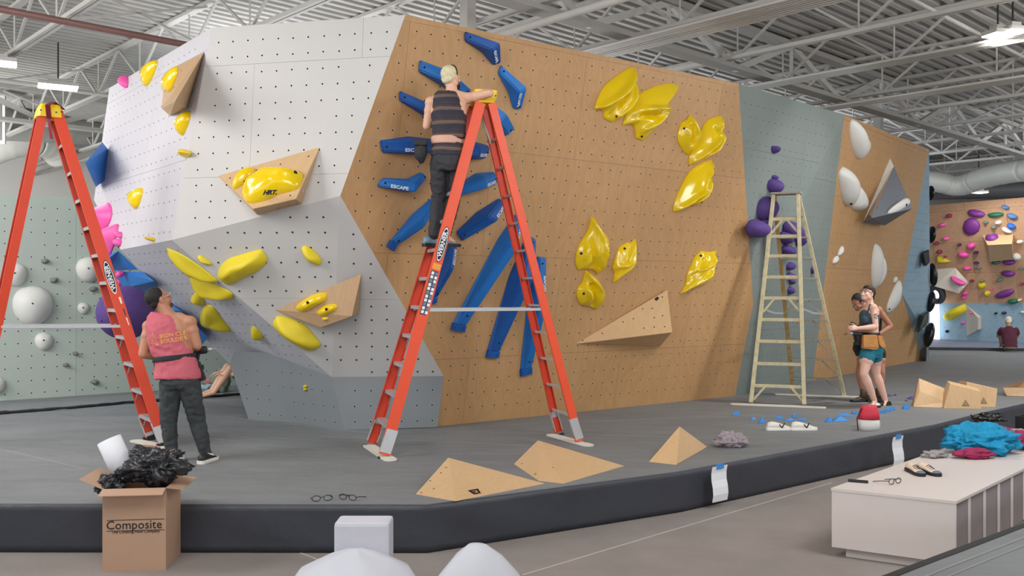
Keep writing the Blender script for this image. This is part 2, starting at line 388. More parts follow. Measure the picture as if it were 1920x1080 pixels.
# bridging, conduit and sprinkler pipes
def pipe(name, pts, r, m, lbl, n=8):
    bm = bmesh.new(); tube(bm, pts, r, n); o = struct(link(name, bm, m, smooth=True)); o['label'] = lbl; return o
pipe('ceiling_pipe', [W(-6, 12.3, CH + 3.42), W(50, 12.3, CH + 3.42)], .045, mat('dark_red_pipe', (112, 78, 74), .5, var=.1), 'dark red sprinkler pipe under the roof')
pipe('ceiling_pipe', [W(-6, 16.8, CH + 3.5), W(50, 16.8, CH + 3.5)], .035, M_STEEL, 'white sprinkler pipe behind the dark red one')
pipe('ceiling_pipe', [W(-6, 5.0, CH + 3.75), W(50, 5.0, CH + 3.75)], .03, M_STEEL, 'thin white pipe nearest under the roof')
pipe('ceiling_pipe', [W(8.0, -4, CH + 3.3), W(8.0, 28, CH + 3.3)], .05, M_STEEL, 'white conduit running along the joists')
for s, t in ((9.3, 5.0), (9.5, 5.0), (12.8, 2.0), (15.2, 3.0)):
    bm = bmesh.new()
    for q in range(5): tube(bm, [W(s + q * .07, t - 5, CH + 3.28), W(s + q * .07, t + 9, CH + 3.28)], .022, 6)
    o = struct(link('ceiling_conduit', bm, M_STEEL, smooth=True)); o['label'] = 'bundle of white conduits hung below the joists'
rr = random.Random(3)
for k in range(34):
    s = 4 + 2 * rr.randint(0, 20); t = rr.uniform(-6, 22)
    bm = bmesh.new(); bar(bm, W(s, t, Z_B + .02), W(s + 2, t + rr.choice((0, 0, .0)), Z_T - .05), .03, .03)
    if rr.random() < .6: bar(bm, W(s, t, Z_T - .05), W(s + 2, t, Z_B + .02), .03, .03)
    o = struct(link('ceiling_brace', bm, M_STEEL)); o['label'] = 'cross brace between two roof joists'
for s, t in ((21, 1.0), (18.5, .0), (25, -3)):   # flat roof units between the joists
    bm = bmesh.new(); box(bm, (-1.0, -1.1, 0), (1.0, 1.1, .4), Matrix.Translation(W(s, t, Z_T - .42)) @ Matrix.Rotation(math.radians(43.5), 4, 'Z'))
    o = struct(link('ceiling_curb', bm, M_DECK)); o['label'] = 'sheet metal curb of a roof unit'

# ---- ducts
def duct(name, pts, r, m, lbl, ribs=0.35):
    pp = []; rs = []
    for a, b in zip(pts, pts[1:]):
        L_ = (V(b) - V(a)).length; k = max(2, int(L_ / .09))
        for i in range(k):
            p = V(a).lerp(V(b), i / k); pp.append(p)
            rs.append(r * (1 + .025 * (1 if len(pp) % 6 == 0 else 0)))
    bm = bmesh.new(); tube(bm, pp, rs, 24); o = struct(link(name, bm, m, smooth=True)); o['label'] = lbl; return o
def bez(p, n=8):
    out = []
    for i in range(1, len(p) - 1):
        a, b, c = V(p[i - 1]).lerp(V(p[i]), .5), V(p[i]), V(p[i]).lerp(V(p[i + 1]), .5)
        out += [a * (1 - t) ** 2 + b * 2 * t * (1 - t) + c * t * t for t in [q / n for q in range(n + 1)]]
    return [V(p[0])] + out + [V(p[-1])]
la = P(-120, 222, 19.5); lb = P(260, 248, 24.5)
duct('ceiling_duct', [la, lb, P(500, 262, 28)], .40, mat('grey_duct', (158, 158, 154), .6, var=.04), 'wide grey round duct along the left wall')
duct('ceiling_duct', bez([P(-60, 300, 21), P(30, 262, 21.5), P(100, 268, 22.5), P(118, 300, 23)]), .36, M_DUCT, 'white duct elbow below the wide grey duct')
duct('ceiling_duct', bez([P(1660, 338, 26), P(1752, 338, 26), P(1800, 352, 26), P(1852, 328, 25), P(1990, 310, 23), P(2100, 300, 22)], 10), .29, M_DUCT, 'bent white duct at the far right')
duct('ceiling_duct', [P(1680, 360, 29), P(2050, 352, 27)], .26, mat('dark_duct', (96, 98, 100), .5, var=.05), 'dark round duct behind the bent white duct')

# ---- outer walls
wl = P(0, 363, 25.5)
a, b = P(-700, 300, 15.0), P(0, 300, 21.5); dirw = (V((b.x, b.y, 0)) - V((a.x, a.y, 0))).normalized()
dirw = BX
c0 = V((wl.x, wl.y, 0)) - dirw * 14; c1 = V((wl.x, wl.y, 0)) + dirw * 32
def slab(name, a, b, z0, z1, m, th=.15, lbl=None):
    d = (V(b) - V(a)).normalized(); n_ = V((-d.y, d.x, 0)) * th
    bm = bmesh.new(); prism(bm, [V((a[0], a[1], z0)), V((b[0], b[1], z0)), V((b[0], b[1], z1)), V((a[0], a[1], z1))], n_)
    o = struct(link(name, bm, m)); 
    if lbl: o['label'] = lbl
    return o
slab('wall_left', c0, c1, 0, Z_T + .1, M_WALLP, lbl='white wall of the hall behind the pale green climbing wall')
r1_ = V((13.6, 31.0, 0)); slab('wall_right', r1_ - AX * 16, r1_ + AX * 6.0, 0, Z_T + .1, M_WALLP, lbl='white wall of the hall behind the spray wall')
c = P(-5, 225, 19.0)
bm = bmesh.new(); box(bm, (-.35, -.04, -.5), (.18, 0, .5), Matrix.Translation(c)); o = struct(link('window_1', bm, M_WALLP)); o['label'] = 'small framed vent at the left edge'
bm = bmesh.new(); box(bm, (-.30, -.05, -.43), (.12, -.041, .43), Matrix.Translation(c)); o2 = link('vent_grille', bm, mat('vent_dark', (110, 112, 112), .6)); o2['kind'] = 'structure'
# ================================================================ THE CLIMBING WALL (island)
def pt_in(poly, x, y):
    c = False
    for (x1, y1), (x2, y2) in zip(poly, poly[1:] + poly[:1]):
        if (y1 > y) != (y2 > y) and x < (x2 - x1) * (y - y1) / (y2 - y1) + x1: c = not c
    return c
def edge_dist(poly, x, y):
    d = 9
    for (x1, y1), (x2, y2) in zip(poly, poly[1:] + poly[:1]):
        L2 = (x2 - x1) ** 2 + (y2 - y1) ** 2; t = max(0, min(1, ((x - x1) * (x2 - x1) + (y - y1) * (y2 - y1)) / L2)) if L2 else 0
        d = min(d, math.hypot(x - x1 - t * (x2 - x1), y - y1 - t * (y2 - y1)))
    return d
def clip(poly, lo, hi):
    for ax, val, sg in ((0, lo[0], 1), (0, hi[0], -1), (1, lo[1], 1), (1, hi[1], -1)):
        out = []
        for a, b in zip(poly, poly[1:] + poly[:1]):
            ia, ib = (a[ax] - val) * sg >= 0, (b[ax] - val) * sg >= 0
            if ia: out.append(a)
            if ia != ib:
                t = (val - a[ax]) / (b[ax] - a[ax]); out.append((a[0] + t * (b[0] - a[0]), a[1] + t * (b[1] - a[1])))
        poly = out
        if len(poly) < 3: return []
    return poly
def poly_area(p): return abs(sum(a[0] * b[1] - b[0] * a[1] for a, b in zip(p, p[1:] + p[:1]))) / 2
def holes_on(bm, pl, pts, r=.0075, rim=.0125, n=6):
    for (u, v) in pts:
        c = pl.at(u, v, .0006); c2 = pl.at(u, v, .0012)
        ro = [bm.verts.new(c + pl.u * rim * math.cos(i * math.tau / n) + pl.v * rim * math.sin(i * math.tau / n)) for i in range(n)]
        ri = [bm.verts.new(c2 + pl.u * r * math.cos(i * math.tau / n) + pl.v * r * math.sin(i * math.tau / n)) for i in range(n)]
        f = bm.faces.new(ri); f.material_index = 0
        for i in range(n):
            f = bm.faces.new((ro[i], ro[(i + 1) % n], ri[(i + 1) % n], ri[i])); f.material_index = 1
def sheet_face(root, pts, m, rim_m, su=2.44, sv=1.22, ou=0.0, ov=0.0, gap=.0015, sp=.178, th=.018, plane=None, hole_r=.011, stagger=False, name='plywood_panel', tilt=0.0, holes=True, hgap=.06):
    """a flat facet of the wall: separate plywood sheets with open joints, and its grid of bolt holes"""
    pl = plane or Plane(pts[0], pts[1], pts[2])
    uv = [pl.uv(p) for p in pts]
    u0, u1 = min(p[0] for p in uv), max(p[0] for p in uv); v0, v1 = min(p[1] for p in uv), max(p[1] for p in uv)
    r = random.Random(int(abs(u1 * 100)) + len(pts)); hp = []
    row = 0; v = v0 - ov
    while v < v1:
        u = u0 - ou - (su / 2 if row % 2 and stagger else 0)
        while u < u1:
            q = clip(uv, (u + gap, v + gap), (u + su - gap, v + sv - gap))
            q = [p for i, p in enumerate(q) if math.hypot(p[0] - q[i - 1][0], p[1] - q[i - 1][1]) > 1e-4]
            if len(q) > 2 and poly_area(q) > .004:
                bm = bmesh.new(); prism(bm, [pl.at(a, b) for a, b in q], -pl.n * th)
                bmesh.ops.triangulate(bm, faces=[f for f in bm.faces if len(f.verts) > 4])
                link(name, bm, m, root)
            nu, nv = int(round(su / sp)), int(round(sv / sp))
            for i in range(nu):
                for j in range(nv):
                    a = u + (i + .5) * su / nu + r.uniform(-.004, .004); b = v + (j + .5) * sv / nv + r.uniform(-.004, .004)
                    if pt_in(uv, a, b) and edge_dist(uv, a, b) > hgap and r.random() > .012: hp.append((a, b))
            u += su
        v += sv; row += 1
    if holes and hp:
        bm = bmesh.new(); holes_on(bm, pl, hp, hole_r, hole_r * 1.38); o = link('bolt_holes', bm, [M_HOLE, rim_m], root, recalc=False); o['kind'] = 'stuff'
    return pl
ZT = 4.80
def PT(px, py, z): return PZ(px, py, z)
B_ = PT(760, 28, ZT); T_ = PT(1385, 157, ZT); U_ = PT(1583, 215, ZT); V_ = PT(1742, 280, ZT); A_ = PT(397, 52, ZT); L_ = PT(205, 165, ZT)
# plywood face: parallel top and foot lines, leaning out by about 11 degrees
dtop = (T_ - B_).normalized(); nrm_h = V((dtop.y, -dtop.x, 0))
foot = B_ - nrm_h * 0.87; foot.z = MZ
WOOD = Plane(B_, T_, foot)
C_ = WOOD.hit(638, 367); H_ = WOOD.hit(832, 705); K_ = WOOD.hit(1412, 570)
def foot_pt(px, pl):   # where the facet meets the mat in that column of the photo
    lo, hi = 600.0, 900.0
    for _ in range(50):
        mid = (lo + hi) / 2
        if pl.hit(px, mid).z > MZ - .01: lo = mid
        else: hi = mid
    return pl.hit(px, lo)
F1 = foot_pt(819, WOOD); F2 = foot_pt(1378, WOOD)
WHITE = Plane(A_, B_, C_)
D_ = WHITE.hit(322, 450)
LEFT = Plane(A_, L_, D_)
LM_ = LEFT.hit(176, 375); E_ = LEFT.hit(226, 468)
G_ = P(622, 707, 10.5); GB_ = PZ(646, 806); M_ = PZ(466, 786); N_ = PZ(543, 797)
GLP = Plane(D_, E_, G_); g1_ = GLP.hit(439, 659); g2_ = GLP.hit(500, 661); g0_ = GLP.hit(431, 683)
F1.z = MZ; GRL = Plane(C_, D_, G_)
F3 = PZ(1524, 714); F4 = PZ(1730, 680)
SAGEU = Plane(T_, U_, K_); 
WOOD2 = Plane(U_, V_, F3)
X_ = WOOD2.hit(1690, 549); F4b = foot_pt(1731, WOOD2); F3b = foot_pt(1524, WOOD2)
R1 = P(1743.5, 504, 20.2); R2 = P(1743, 640, 20.7); R3 = PZ(1737, 678)

isl = empty('climbing_wall', (2, 12, MZ), 'large faceted bouldering wall of white, grey and plywood faces standing on the mat', 'climbing wall', kind='thing')
sheet_face(isl, [B_, T_, K_, F2, F1, H_, C_], M_WOOD, M_RING, ou=.6, ov=.4, plane=WOOD, stagger=True)
sheet_face(isl, [A_, B_, C_, D_], M_WHITE, M_RINGW, ou=.35, ov=.55, plane=WHITE, gap=.0012, hole_r=.0115, stagger=True)
sheet_face(isl, [L_, A_, D_, E_, LM_], M_WHITE2, M_RINGW, ou=.2, ov=.3, plane=LEFT, hole_r=.0115)
def fan(pts, m, rim, **k):
    """planar facets where the outline is not flat"""
    for i in range(1, len(pts) - 1): sheet_face(isl, [pts[0], pts[i], pts[i + 1]], m, rim, **k)
GR1 = sheet_face(isl, [C_, D_, G_], M_GREYL, M_RINGG, ou=.5, ov=.2, hole_r=.0115)
GR2 = sheet_face(isl, [C_, G_, H_], M_GREYL, M_RINGG, ou=.5, ov=.2, hole_r=.0115)
GL1 = GL4 = sheet_face(isl, [D_, E_, g0_, g1_, g2_, G_], M_GREYB, M_RINGG, ou=.5, ov=.4, plane=GLP)
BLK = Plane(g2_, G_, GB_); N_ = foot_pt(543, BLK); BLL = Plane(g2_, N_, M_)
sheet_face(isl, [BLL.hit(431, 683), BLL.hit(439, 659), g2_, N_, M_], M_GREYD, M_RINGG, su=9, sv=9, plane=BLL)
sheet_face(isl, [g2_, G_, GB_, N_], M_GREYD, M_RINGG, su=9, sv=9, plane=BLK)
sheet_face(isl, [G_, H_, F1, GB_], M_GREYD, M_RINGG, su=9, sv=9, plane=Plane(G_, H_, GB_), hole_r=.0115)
SAGE1 = sheet_face(isl, [T_, U_, K_], M_SAGE, M_RINGG, ou=.4, ov=.2, hole_r=.0115)
SAGE2 = sheet_face(isl, [U_, F3b, K_], M_SAGE, M_RINGG, ou=.4, ov=.2, hole_r=.0115)
SAGE3 = sheet_face(isl, [K_, F3b, F2], M_SAGE, M_RINGG, ou=.4, ov=.2, hole_r=.0115)
sheet_face(isl, [U_, V_, X_, F4b, F3b], M_WOOD, M_RING, ou=.4, ov=.4, plane=WOOD2, hole_r=.0115, stagger=True)
LB1 = sheet_face(isl, [V_, R1, X_], M_LBLUE, M_RINGG, su=9, sv=9, hole_r=.014)
LB2 = sheet_face(isl, [X_, R1, R2], M_LBLUE, M_RINGG, su=9, sv=9, hole_r=.014)
LB3 = sheet_face(isl, [X_, R2, R3, F4b], M_LBLUE, M_RINGG, su=9, sv=9, hole_r=.01, plane=Plane(X_, R2, F4b))
# closing faces at the back (out of sight), so that the wall is a shell standing on the mat
bk = [LM_ + V((1.2, 4.0, 0)), V((10.5, 24.0, 0))]
bm = bmesh.new()
path_t = [L_, V((-3.0, 16.5, ZT)), V((9.5, 23.5, ZT)), V_ + V((.33, .8, 0))]; path_b = [V((-3.2, 13.6, MZ)), V((-2.0, 16.0, MZ)), V((9.6, 23.2, MZ)), R3 + V((.1, .1, 0))]
ta = [bm.verts.new(p) for p in path_t]; tb = [bm.verts.new(p) for p in path_b]
for i in range(3): bm.faces.new((ta[i], ta[i + 1], tb[i + 1], tb[i]))
e1 = bm.verts.new(V_ + V((.01, .02, 0))); e2 = bm.verts.new(R1 + V((.01, .03, 0))); e3 = bm.verts.new(R3 + V((.01, .03, 0))); bm.faces.new((e1, e2, e3, tb[3], ta[3]))
f1 = bm.verts.new(E_ + V((.0, .03, 0))); f2 = bm.verts.new(g0_ + V((0, .03, 0))); f3 = bm.verts.new(M_ + V((0, .03, 0))); f4 = bm.verts.new(LM_ + V((0, .03, 0))); f5 = bm.verts.new(L_ + V((0.0, .03, 0)))
bm.faces.new((f5, f4, f1, tb[0], ta[0])); bm.faces.new((f1, f2, f3, tb[0]))
link('back_panel', bm, M_GREYD, isl)

# ================================================================ PALE GREEN WALL on the left
ga, gb = PZ(0, 752), PZ(450, 722); gd = (gb - ga).normalized()
g0, g1 = ga - gd * 6.0, ga + gd * 12.5
GREEN = Plane(g0, g1, g0 + V((0, 0, 3)))
gw = empty('climbing_wall', ((g0 + g1) / 2), 'pale grey-green climbing wall with white domes at the left', 'climbing wall', kind='thing')
def up(p, z): return V((p.x, p.y, z))
sheet_face(gw, [up(g0, MZ), up(g1, MZ), up(g1, 3.36), up(g0, 3.36)], M_GREEN, M_RINGW, ou=.3, ov=0, su=2.44, sv=2.0, plane=GREEN, hole_r=.0115)
bm = bmesh.new(); tube(bm, [GREEN.hit(-300, 617, .012), GREEN.hit(500, 600, .012)], .012, 4); link('cable_trim', bm, M_STEEL, gw)

# ================================================================ SPRAY WALL at the far right
sw = empty('climbing_wall', P(1850, 640, 29), 'far plywood spray wall full of small coloured holds above a light blue base', 'climbing wall', kind='thing')
Q1 = P(1700, 389, 29.6); Q2 = P(1990, 364, 25.8)
for q in (Q1, Q2): q.z = 4.68
q3 = P(1700, 569, 30.6); q4 = P(1990, 569, 27.2)
SPRAY = Plane(Q1, Q2, q3); q4 = SPRAY.hit(1990, 568); q3 = SPRAY.hit(1700, 568)
M_WOOD3 = birch('birch_tan', (206, 166, 132), (184, 140, 108), 0.3, .09)
sheet_face(sw, [Q1, Q2, q4, q3], M_WOOD3, M_RING, su=1.22, sv=1.0, plane=SPRAY, hole_r=.01, sp=.2, gap=.003)
lb0 = PZ(1700, 638); lb1 = PZ(1990, 641)
BASEW = Plane(q3, q4, lb0)
sheet_face(sw, [q3, q4, V((q4.x, q4.y, MZ + .05)) + (lb0 - q3) * .0, V((q3.x, q3.y, MZ + .05))], M_LBLUE, M_RINGG, su=2.4, sv=1.3, hole_r=.012, sp=.25)
BASEW = Plane(q3, q4, V((q3.x, q3.y, MZ)))
# ================================================================ HOLDS AND VOLUMES
def hold(name, pl, px, h, m, label, cat='climbing hold', group=None, base=0.0, ridges=(), sharp=(), k=3, cen=None, pw=2.2, sink=.004, rings=9, bolts=(), parent=None, ease=.75):
    """a moulded hold: outline traced on its wall plane, swelling to height h, with folds along ridge lines"""
    pts = smooth_poly([V(p) for p in [(float(a), float(b)) for a, b in px]], k, sharp) if k > 1 else px
    o3 = [pl.hit(x, y, base) for x, y in pts]; uv = [pl.uv(p) for p in o3]
    if cen: c = pl.uv(pl.hit(cen[0], cen[1], base))
    else: c = (sum(p[0] for p in uv) / len(uv), sum(p[1] for p in uv) / len(uv))
    R = [([pl.uv(pl.hit(x, y, base)) for x, y in ln], a, w) for ln, a, w in ridges]
    def height(u, v, t):
        e = (1 - t ** pw) ** ease; z = h * e
        for ln, a, w in R:
            d = 9
            for (x1, y1), (x2, y2) in zip(ln, ln[1:]):
                L2 = (x2 - x1) ** 2 + (y2 - y1) ** 2 + 1e-9; s = max(0, min(1, ((u - x1) * (x2 - x1) + (v - y1) * (y2 - y1)) / L2))
                d = min(d, math.hypot(u - x1 - s * (x2 - x1), v - y1 - s * (y2 - y1)))
            z += a * math.exp(-(d / w) ** 2) * (1 - t ** 4)
        return max(z, 0.0) + .012
    bm = bmesh.new(); n = len(uv); prev = [bm.verts.new(pl.at(u, v, base - sink)) for u, v in uv]; bm.faces.new(prev)
    for q in range(rings):
        t = 1 - (q / rings) ** 1.25
        cur = [bm.verts.new(pl.at(c[0] + (u - c[0]) * t, c[1] + (v - c[1]) * t, base + height(c[0] + (u - c[0]) * t, c[1] + (v - c[1]) * t, t))) for u, v in uv]
        for i in range(n): bm.faces.new((prev[i], prev[(i + 1) % n], cur[(i + 1) % n], cur[i]))
        prev = cur
    top = bm.verts.new(pl.at(c[0], c[1], base + height(c[0], c[1], 0)))
    for i in range(n): bm.faces.new((prev[i], prev[(i + 1) % n], top))
    for f in bm.faces: f.smooth = True
    bmesh.ops.recalc_face_normals(bm, faces=bm.faces)
    o = link(name, bm, m, parent, recalc=False)
    if label: tag(o, label, cat, group)
    for (bx, by) in bolts:
        z = base + h * .6
        for _ in range(4):
            u, v = pl.uv(pl.hit(bx, by, z)); an = math.atan2(v - c[1], u - c[0])
            ref = min(uv, key=lambda p: abs((math.atan2(p[1] - c[1], p[0] - c[0]) - an + math.pi) % math.tau - math.pi))
            t = min(.97, math.hypot(u - c[0], v - c[1]) / max(1e-3, math.hypot(ref[0] - c[0], ref[1] - c[1]))); z = base + height(u, v, t)
        bb = bmesh.new(); p = pl.at(u, v, z)
        ra = ring(bb, p - pl.n * .03, pl.u * .016, pl.v * .016, 8); rb = ring(bb, p + pl.n * .006, pl.u * .016, pl.v * .016, 8); loft(bb, [ra, rb]); link('bolt', bb, M_HOLE, o)
    return o
def S(pts, sc, ox=0, oy=0): return [(ox + x / sc, oy + y / sc) for x, y in pts]
# --- yellow flame-shaped glossy holds on the plywood face
c4 = lambda p: S(p, 2.7, 1040, 0); c3b = lambda p: S(p, 2.571, 1040, 380)
def auto_sharp(px, lim=50):
    out = []
    for i in range(len(px)):
        a, b, c = V(px[i - 1]), V(px[i]), V(px[(i + 1) % len(px)])
        if (b - a).angle(c - b) > math.radians(lim): out.append(i)
    return out
def flame(px, lbl, ridges, h=.16, sharp=(0,), bolts=()):
    sharp = set(sharp) | set(auto_sharp(px))
    g = hold('flame_hold', WOOD, px, h, M_YEL, lbl, group='yellow flame holds on the plywood face', ridges=[(r, .62 * h * s, .026) for r, s in ridges], sharp=sharp, k=3, rings=18, bolts=bolts, pw=1.5, ease=.85)
    return g
flame(c4([(197, 553), (215, 500), (250, 435), (330, 370), (385, 340), (413, 350), (400, 395), (408, 440), (408, 490), (375, 545), (345, 590), (310, 610), (285, 620), (245, 598), (245, 570), (228, 555)]),
      'large glossy yellow flame hold, topmost and leftmost of the yellow group', [(c4([(395, 360), (350, 420), (290, 480), (215, 545)]), 1), (c4([(400, 400), (370, 500), (300, 590)]), .9), (c4([(355, 430), (320, 500), (265, 580)]), -1)], .17, (0, 5, 14), c4([(320, 588)]))
flame(c4([(340, 635), (365, 560), (410, 490), (470, 450), (550, 425), (600, 425), (628, 437), (590, 490), (575, 540), (545, 600), (500, 660), (440, 712), (408, 700), (405, 660), (395, 635), (365, 628)]),
      'widest glossy yellow flame hold with a sweeping tip, right of the topmost one', [(c4([(360, 560), (460, 545), (570, 550)]), 1), (c4([(420, 660), (500, 600), (570, 545)]), .8), (c4([(400, 590), (480, 580)]), -1)], .18, (0, 6, 15), c4([(442, 690)]))
flame(c4([(680, 578), (700, 600), (722, 650), (715, 700), (690, 750), (672, 785), (650, 765), (620, 710), (625, 660), (640, 620), (668, 605)]),
      'small glossy yellow flame hold left of the forked one, upper right of the plywood face', [(c4([(682, 600), (690, 680), (670, 770)]), 1), (c4([(650, 640), (650, 740)]), .6), (c4([(672, 640), (665, 720)]), -.8)], .12, (0, 5), c4([(646, 650)]))
flame(c4([(842, 583), (838, 640), (855, 690), (820, 760), (770, 800), (715, 815), (678, 838), (680, 790), (710, 730), (735, 670), (770, 610)]),
      'tall glossy yellow flame hold pointing up, right of the small round one', [(c4([(830, 600), (790, 700), (690, 820)]), .9), (c4([(840, 660), (810, 740), (740, 805)]), .9), (c4([(800, 640), (800, 720), (720, 800)]), -.9)], .15, (0, 6), c4([(802, 775)]))
flame(c4([(792, 808), (775, 870), (788, 910), (780, 960), (745, 1015), (700, 1045), (670, 1030), (635, 1045), (600, 1075), (600, 1040), (630, 960), (680, 870), (740, 825)]),
      'glossy yellow flame hold directly below the forked pair, its foot to the lower left', [(c4([(780, 830), (720, 950), (610, 1060)]), 1), (c4([(775, 900), (740, 980), (690, 1030)]), .8), (c4([(750, 900), (690, 1010)]), -1)], .16, (0, 8), c4([(727, 1020)]))
flame(c3b([(175, 62), (210, 115), (255, 165), (262, 215), (240, 265), (215, 300), (205, 345), (185, 325), (150, 320), (110, 325), (98, 290), (105, 230), (130, 180), (160, 130)]),
      'upright glossy yellow flame hold with a dark bolt, stacked above the lobed one', [(c3b([(175, 80), (200, 180), (195, 330)]), 1), (c3b([(160, 140), (120, 260)]), .5), (c3b([(150, 170), (165, 300)]), -.9)], .17, (0, 6), c3b([(120, 243)]))
flame(c3b([(388, 172), (383, 220), (380, 290), (350, 335), (305, 365), (278, 388), (285, 340), (277, 310), (290, 265), (310, 215), (350, 190), (362, 195)]),
      'slim glossy yellow flame hold with a curled tip, above the wooden triangle', [(c3b([(380, 200), (350, 300), (290, 375)]), .8), (c3b([(285, 310), (330, 290)]), .7), (c3b([(350, 210), (320, 280)]), -.7)], .12, (0, 5), c3b([(338, 222)]))
flame(c3b([(145, 325), (180, 345), (220, 390), (222, 440), (208, 490), (190, 515), (165, 500), (120, 490), (105, 455), (108, 410), (130, 385), (140, 350)]),
      'lobed glossy yellow hold, lowest of the yellow group, below the upright one', [(c3b([(150, 340), (190, 420), (190, 505)]), 1), (c3b([(130, 400), (150, 480)]), .6), (c3b([(155, 390), (172, 490)]), -1)], .15, (0, 5), c3b([(130, 435)]))
flame(c3b([(778, 230), (760, 275), (755, 340), (730, 385), (680, 405), (635, 420), (602, 443), (630, 390), (635, 350), (655, 300), (675, 260), (705, 232), (740, 238)]),
      'glossy yellow flame hold alone at the right, near the sage grey face', [(c3b([(750, 250), (720, 330), (620, 430)]), 1), (c3b([(650, 330), (720, 290)]), .8), (c3b([(700, 270), (650, 350)]), -.8)], .14, (0, 6, 11), c3b([(699, 255)]))

# --- faceted volumes
def solid(name, verts, faces, m, label=None, cat='climbing volume', group=None, parent=None, bev=.006, mats=None):
    bm = bmesh.new(); vs = [bm.verts.new(v) for v in verts]
    for f in faces: bm.faces.new([vs[i] for i in f])
    bmesh.ops.recalc_face_normals(bm, faces=bm.faces)
    if bev: bmesh.ops.bevel(bm, geom=list(bm.edges), offset=bev, segments=1, affect='EDGES')
    o = link(name, bm, m, parent)
    if label: tag(o, label, cat, group)
    return o
def facet_holes(parent, a, b, c, pts, r=.011, rim=M_RING):
    pl = Plane(a, b, c); bm = bmesh.new(); holes_on(bm, pl, [pl.uv(pl.hit(x, y)) for x, y in pts], r, r * 1.4)
    o = link('bolt_holes', bm, [M_HOLE, rim], parent, recalc=False); o['kind'] = 'stuff'
def hit(pl, q, h=0.0): return pl.hit(q[0], q[1], h)
q = c3b([(97, 681), (543, 418), (567, 625), (508, 694)])
vt = [hit(WOOD, q[0]), hit(WOOD, q[1], .03), hit(WOOD, q[2], .5), hit(WOOD, q[3])]
o = solid('wooden_volume', vt, [(0, 1, 2), (0, 2, 3), (1, 3, 2), (0, 3, 1)], M_PLY, 'long pale plywood triangle volume at the lower right of the tan face')
facet_holes(o, vt[0], vt[1], vt[2], c3b([(425, 512), (519, 455), (330, 575), (480, 555), (430, 605), (230, 630), (530, 598), (135, 665), (380, 560), (470, 510), (520, 545), (480, 600)]))
pl = Plane(vt[0], vt[1], vt[2])
bm = bmesh.new(); p = pl.hit(*c3b([(490, 466)])[0]); ell(bm, p, (.022, .022, .022)); ell(bm, p + pl.u * .02 + pl.v * .02, (.02, .02, .02)); link('mark', bm, M_PRINTK, o)

# --- long blue folded volumes
c3 = lambda p: S(p, 2.7, 680, 0); cw = lambda p: S(p, 2.571, 680, 380)
def blade(A, Bq, hs, lbl, m=M_BLUE, tab=None, word=None, wat=None, pl=None):
    pl = pl or WOOD; a = [hit(pl, p) for p in A]; b = [hit(pl, p) for p in Bq]; rows = []
    bm = bmesh.new()
    for i in range(len(A)):
        w = b[i] - a[i]; n_ = pl.n * hs[i]
        rows.append([bm.verts.new(a[i]), bm.verts.new(a[i] + w * .22 + n_), bm.verts.new(b[i] - w * .16 + n_ * .92), bm.verts.new(b[i])])
    loft(bm, rows)
    bmesh.ops.recalc_face_normals(bm, faces=bm.faces)
    bmesh.ops.bevel(bm, geom=list(bm.edges), offset=.012, segments=2, affect='EDGES')
    o = link('blue_volume', bm, m); tag(o, lbl, 'climbing volume', 'blue folded volumes on the plywood face')
    # bolts
    for i in (0, len(A) - 1):
        c = (a[i] + b[i]) / 2; c2 = (a[1] + b[1]) / 2; p = c.lerp(c2, .12) + pl.n * (hs[i] * .92 + (hs[1] - hs[i]) * .12 + .004)
        bb = bmesh.new(); ra = ring(bb, p - pl.n * .02, pl.u * .011, pl.v * .011, 8); rb = ring(bb, p + pl.n * .004, pl.u * .011, pl.v * .011, 8); loft(bb, [ra, rb]); link('bolt', bb, M_HOLE, o)
    if tab is not None:
        e = (b[tab] - a[tab]); d = ((a[tab] + b[tab]) / 2 - (a[1] + b[1]) / 2).normalized(); bb = bmesh.new()
        mm = basis((a[tab] + b[tab]) / 2 + d * .035 + pl.n * .025, e, d)
        box(bb, (-e.length * .45, -.04, -.025), (e.length * .45, .045, .03), mm, .006)
        for sx in (-.28, .28):
            p = (a[tab] + b[tab]) / 2 + d * .04 + e * sx + pl.n * .055
            ra = ring(bb, p - pl.n * .01, pl.u * .014, pl.v * .014, 8); rb = ring(bb, p + pl.n * .004, pl.u * .014, pl.v * .014, 8); loft(bb, [ra, rb])
        link('end_bracket', bb, M_BLUED, o)
    if word:
        i, j = word[0], word[1]; side = word[2]
        # face between two stations: corner points of its outer skin
        r0a, r0b = a[i] + (b[i] - a[i]) * .22 + pl.n * hs[i], b[i] - (b[i] - a[i]) * .16 + pl.n * hs[i] * .92
        r1a, r1b = a[j] + (b[j] - a[j]) * .22 + pl.n * hs[j], b[j] - (b[j] - a[j]) * .16 + pl.n * hs[j] * .92
        e = wat if wat is not None else .22
        p0, p1 = r0b.lerp(r0a, e), r1b.lerp(r1a, e)
        x = p1 - p0; n_ = x.cross(r0a - r0b).normalized()
        if n_.dot(V((0, 0, CH)) - p0) < 0: n_ = -n_
        y = n_.cross(x)
        if side < 0: x = -x; y = -y
        text('lettering', 'ESCAPE', min(.05, (p1 - p0).length * .2), basis(p0.lerp(p1, word[3] if len(word) > 3 else .5) + n_ * .004, x, y), M_PRINTW, o, bold=.0012, sx=1.15)
    return o
blade(c3([(513, 155), (658, 210), (693, 315)]), c3([(513, 210), (600, 265), (655, 330)]), [.05, .2, .06], 'dark blue bent volume, topmost on the plywood face', M_BLUED, word=(1, 2, 1))
blade(c3([(697, 325), (793, 437), (797, 552)]), c3([(680, 372), (735, 470), (757, 548)]), [.05, .2, .06], 'blue bent volume just below the topmost dark blue one', word=(1, 2, 1))
blade(c3([(285, 300), (400, 345), (545, 450)]), c3([(280, 367), (405, 440), (510, 490)]), [.05, .2, .06], 'blue volume passing behind the head of the man on the ladder')
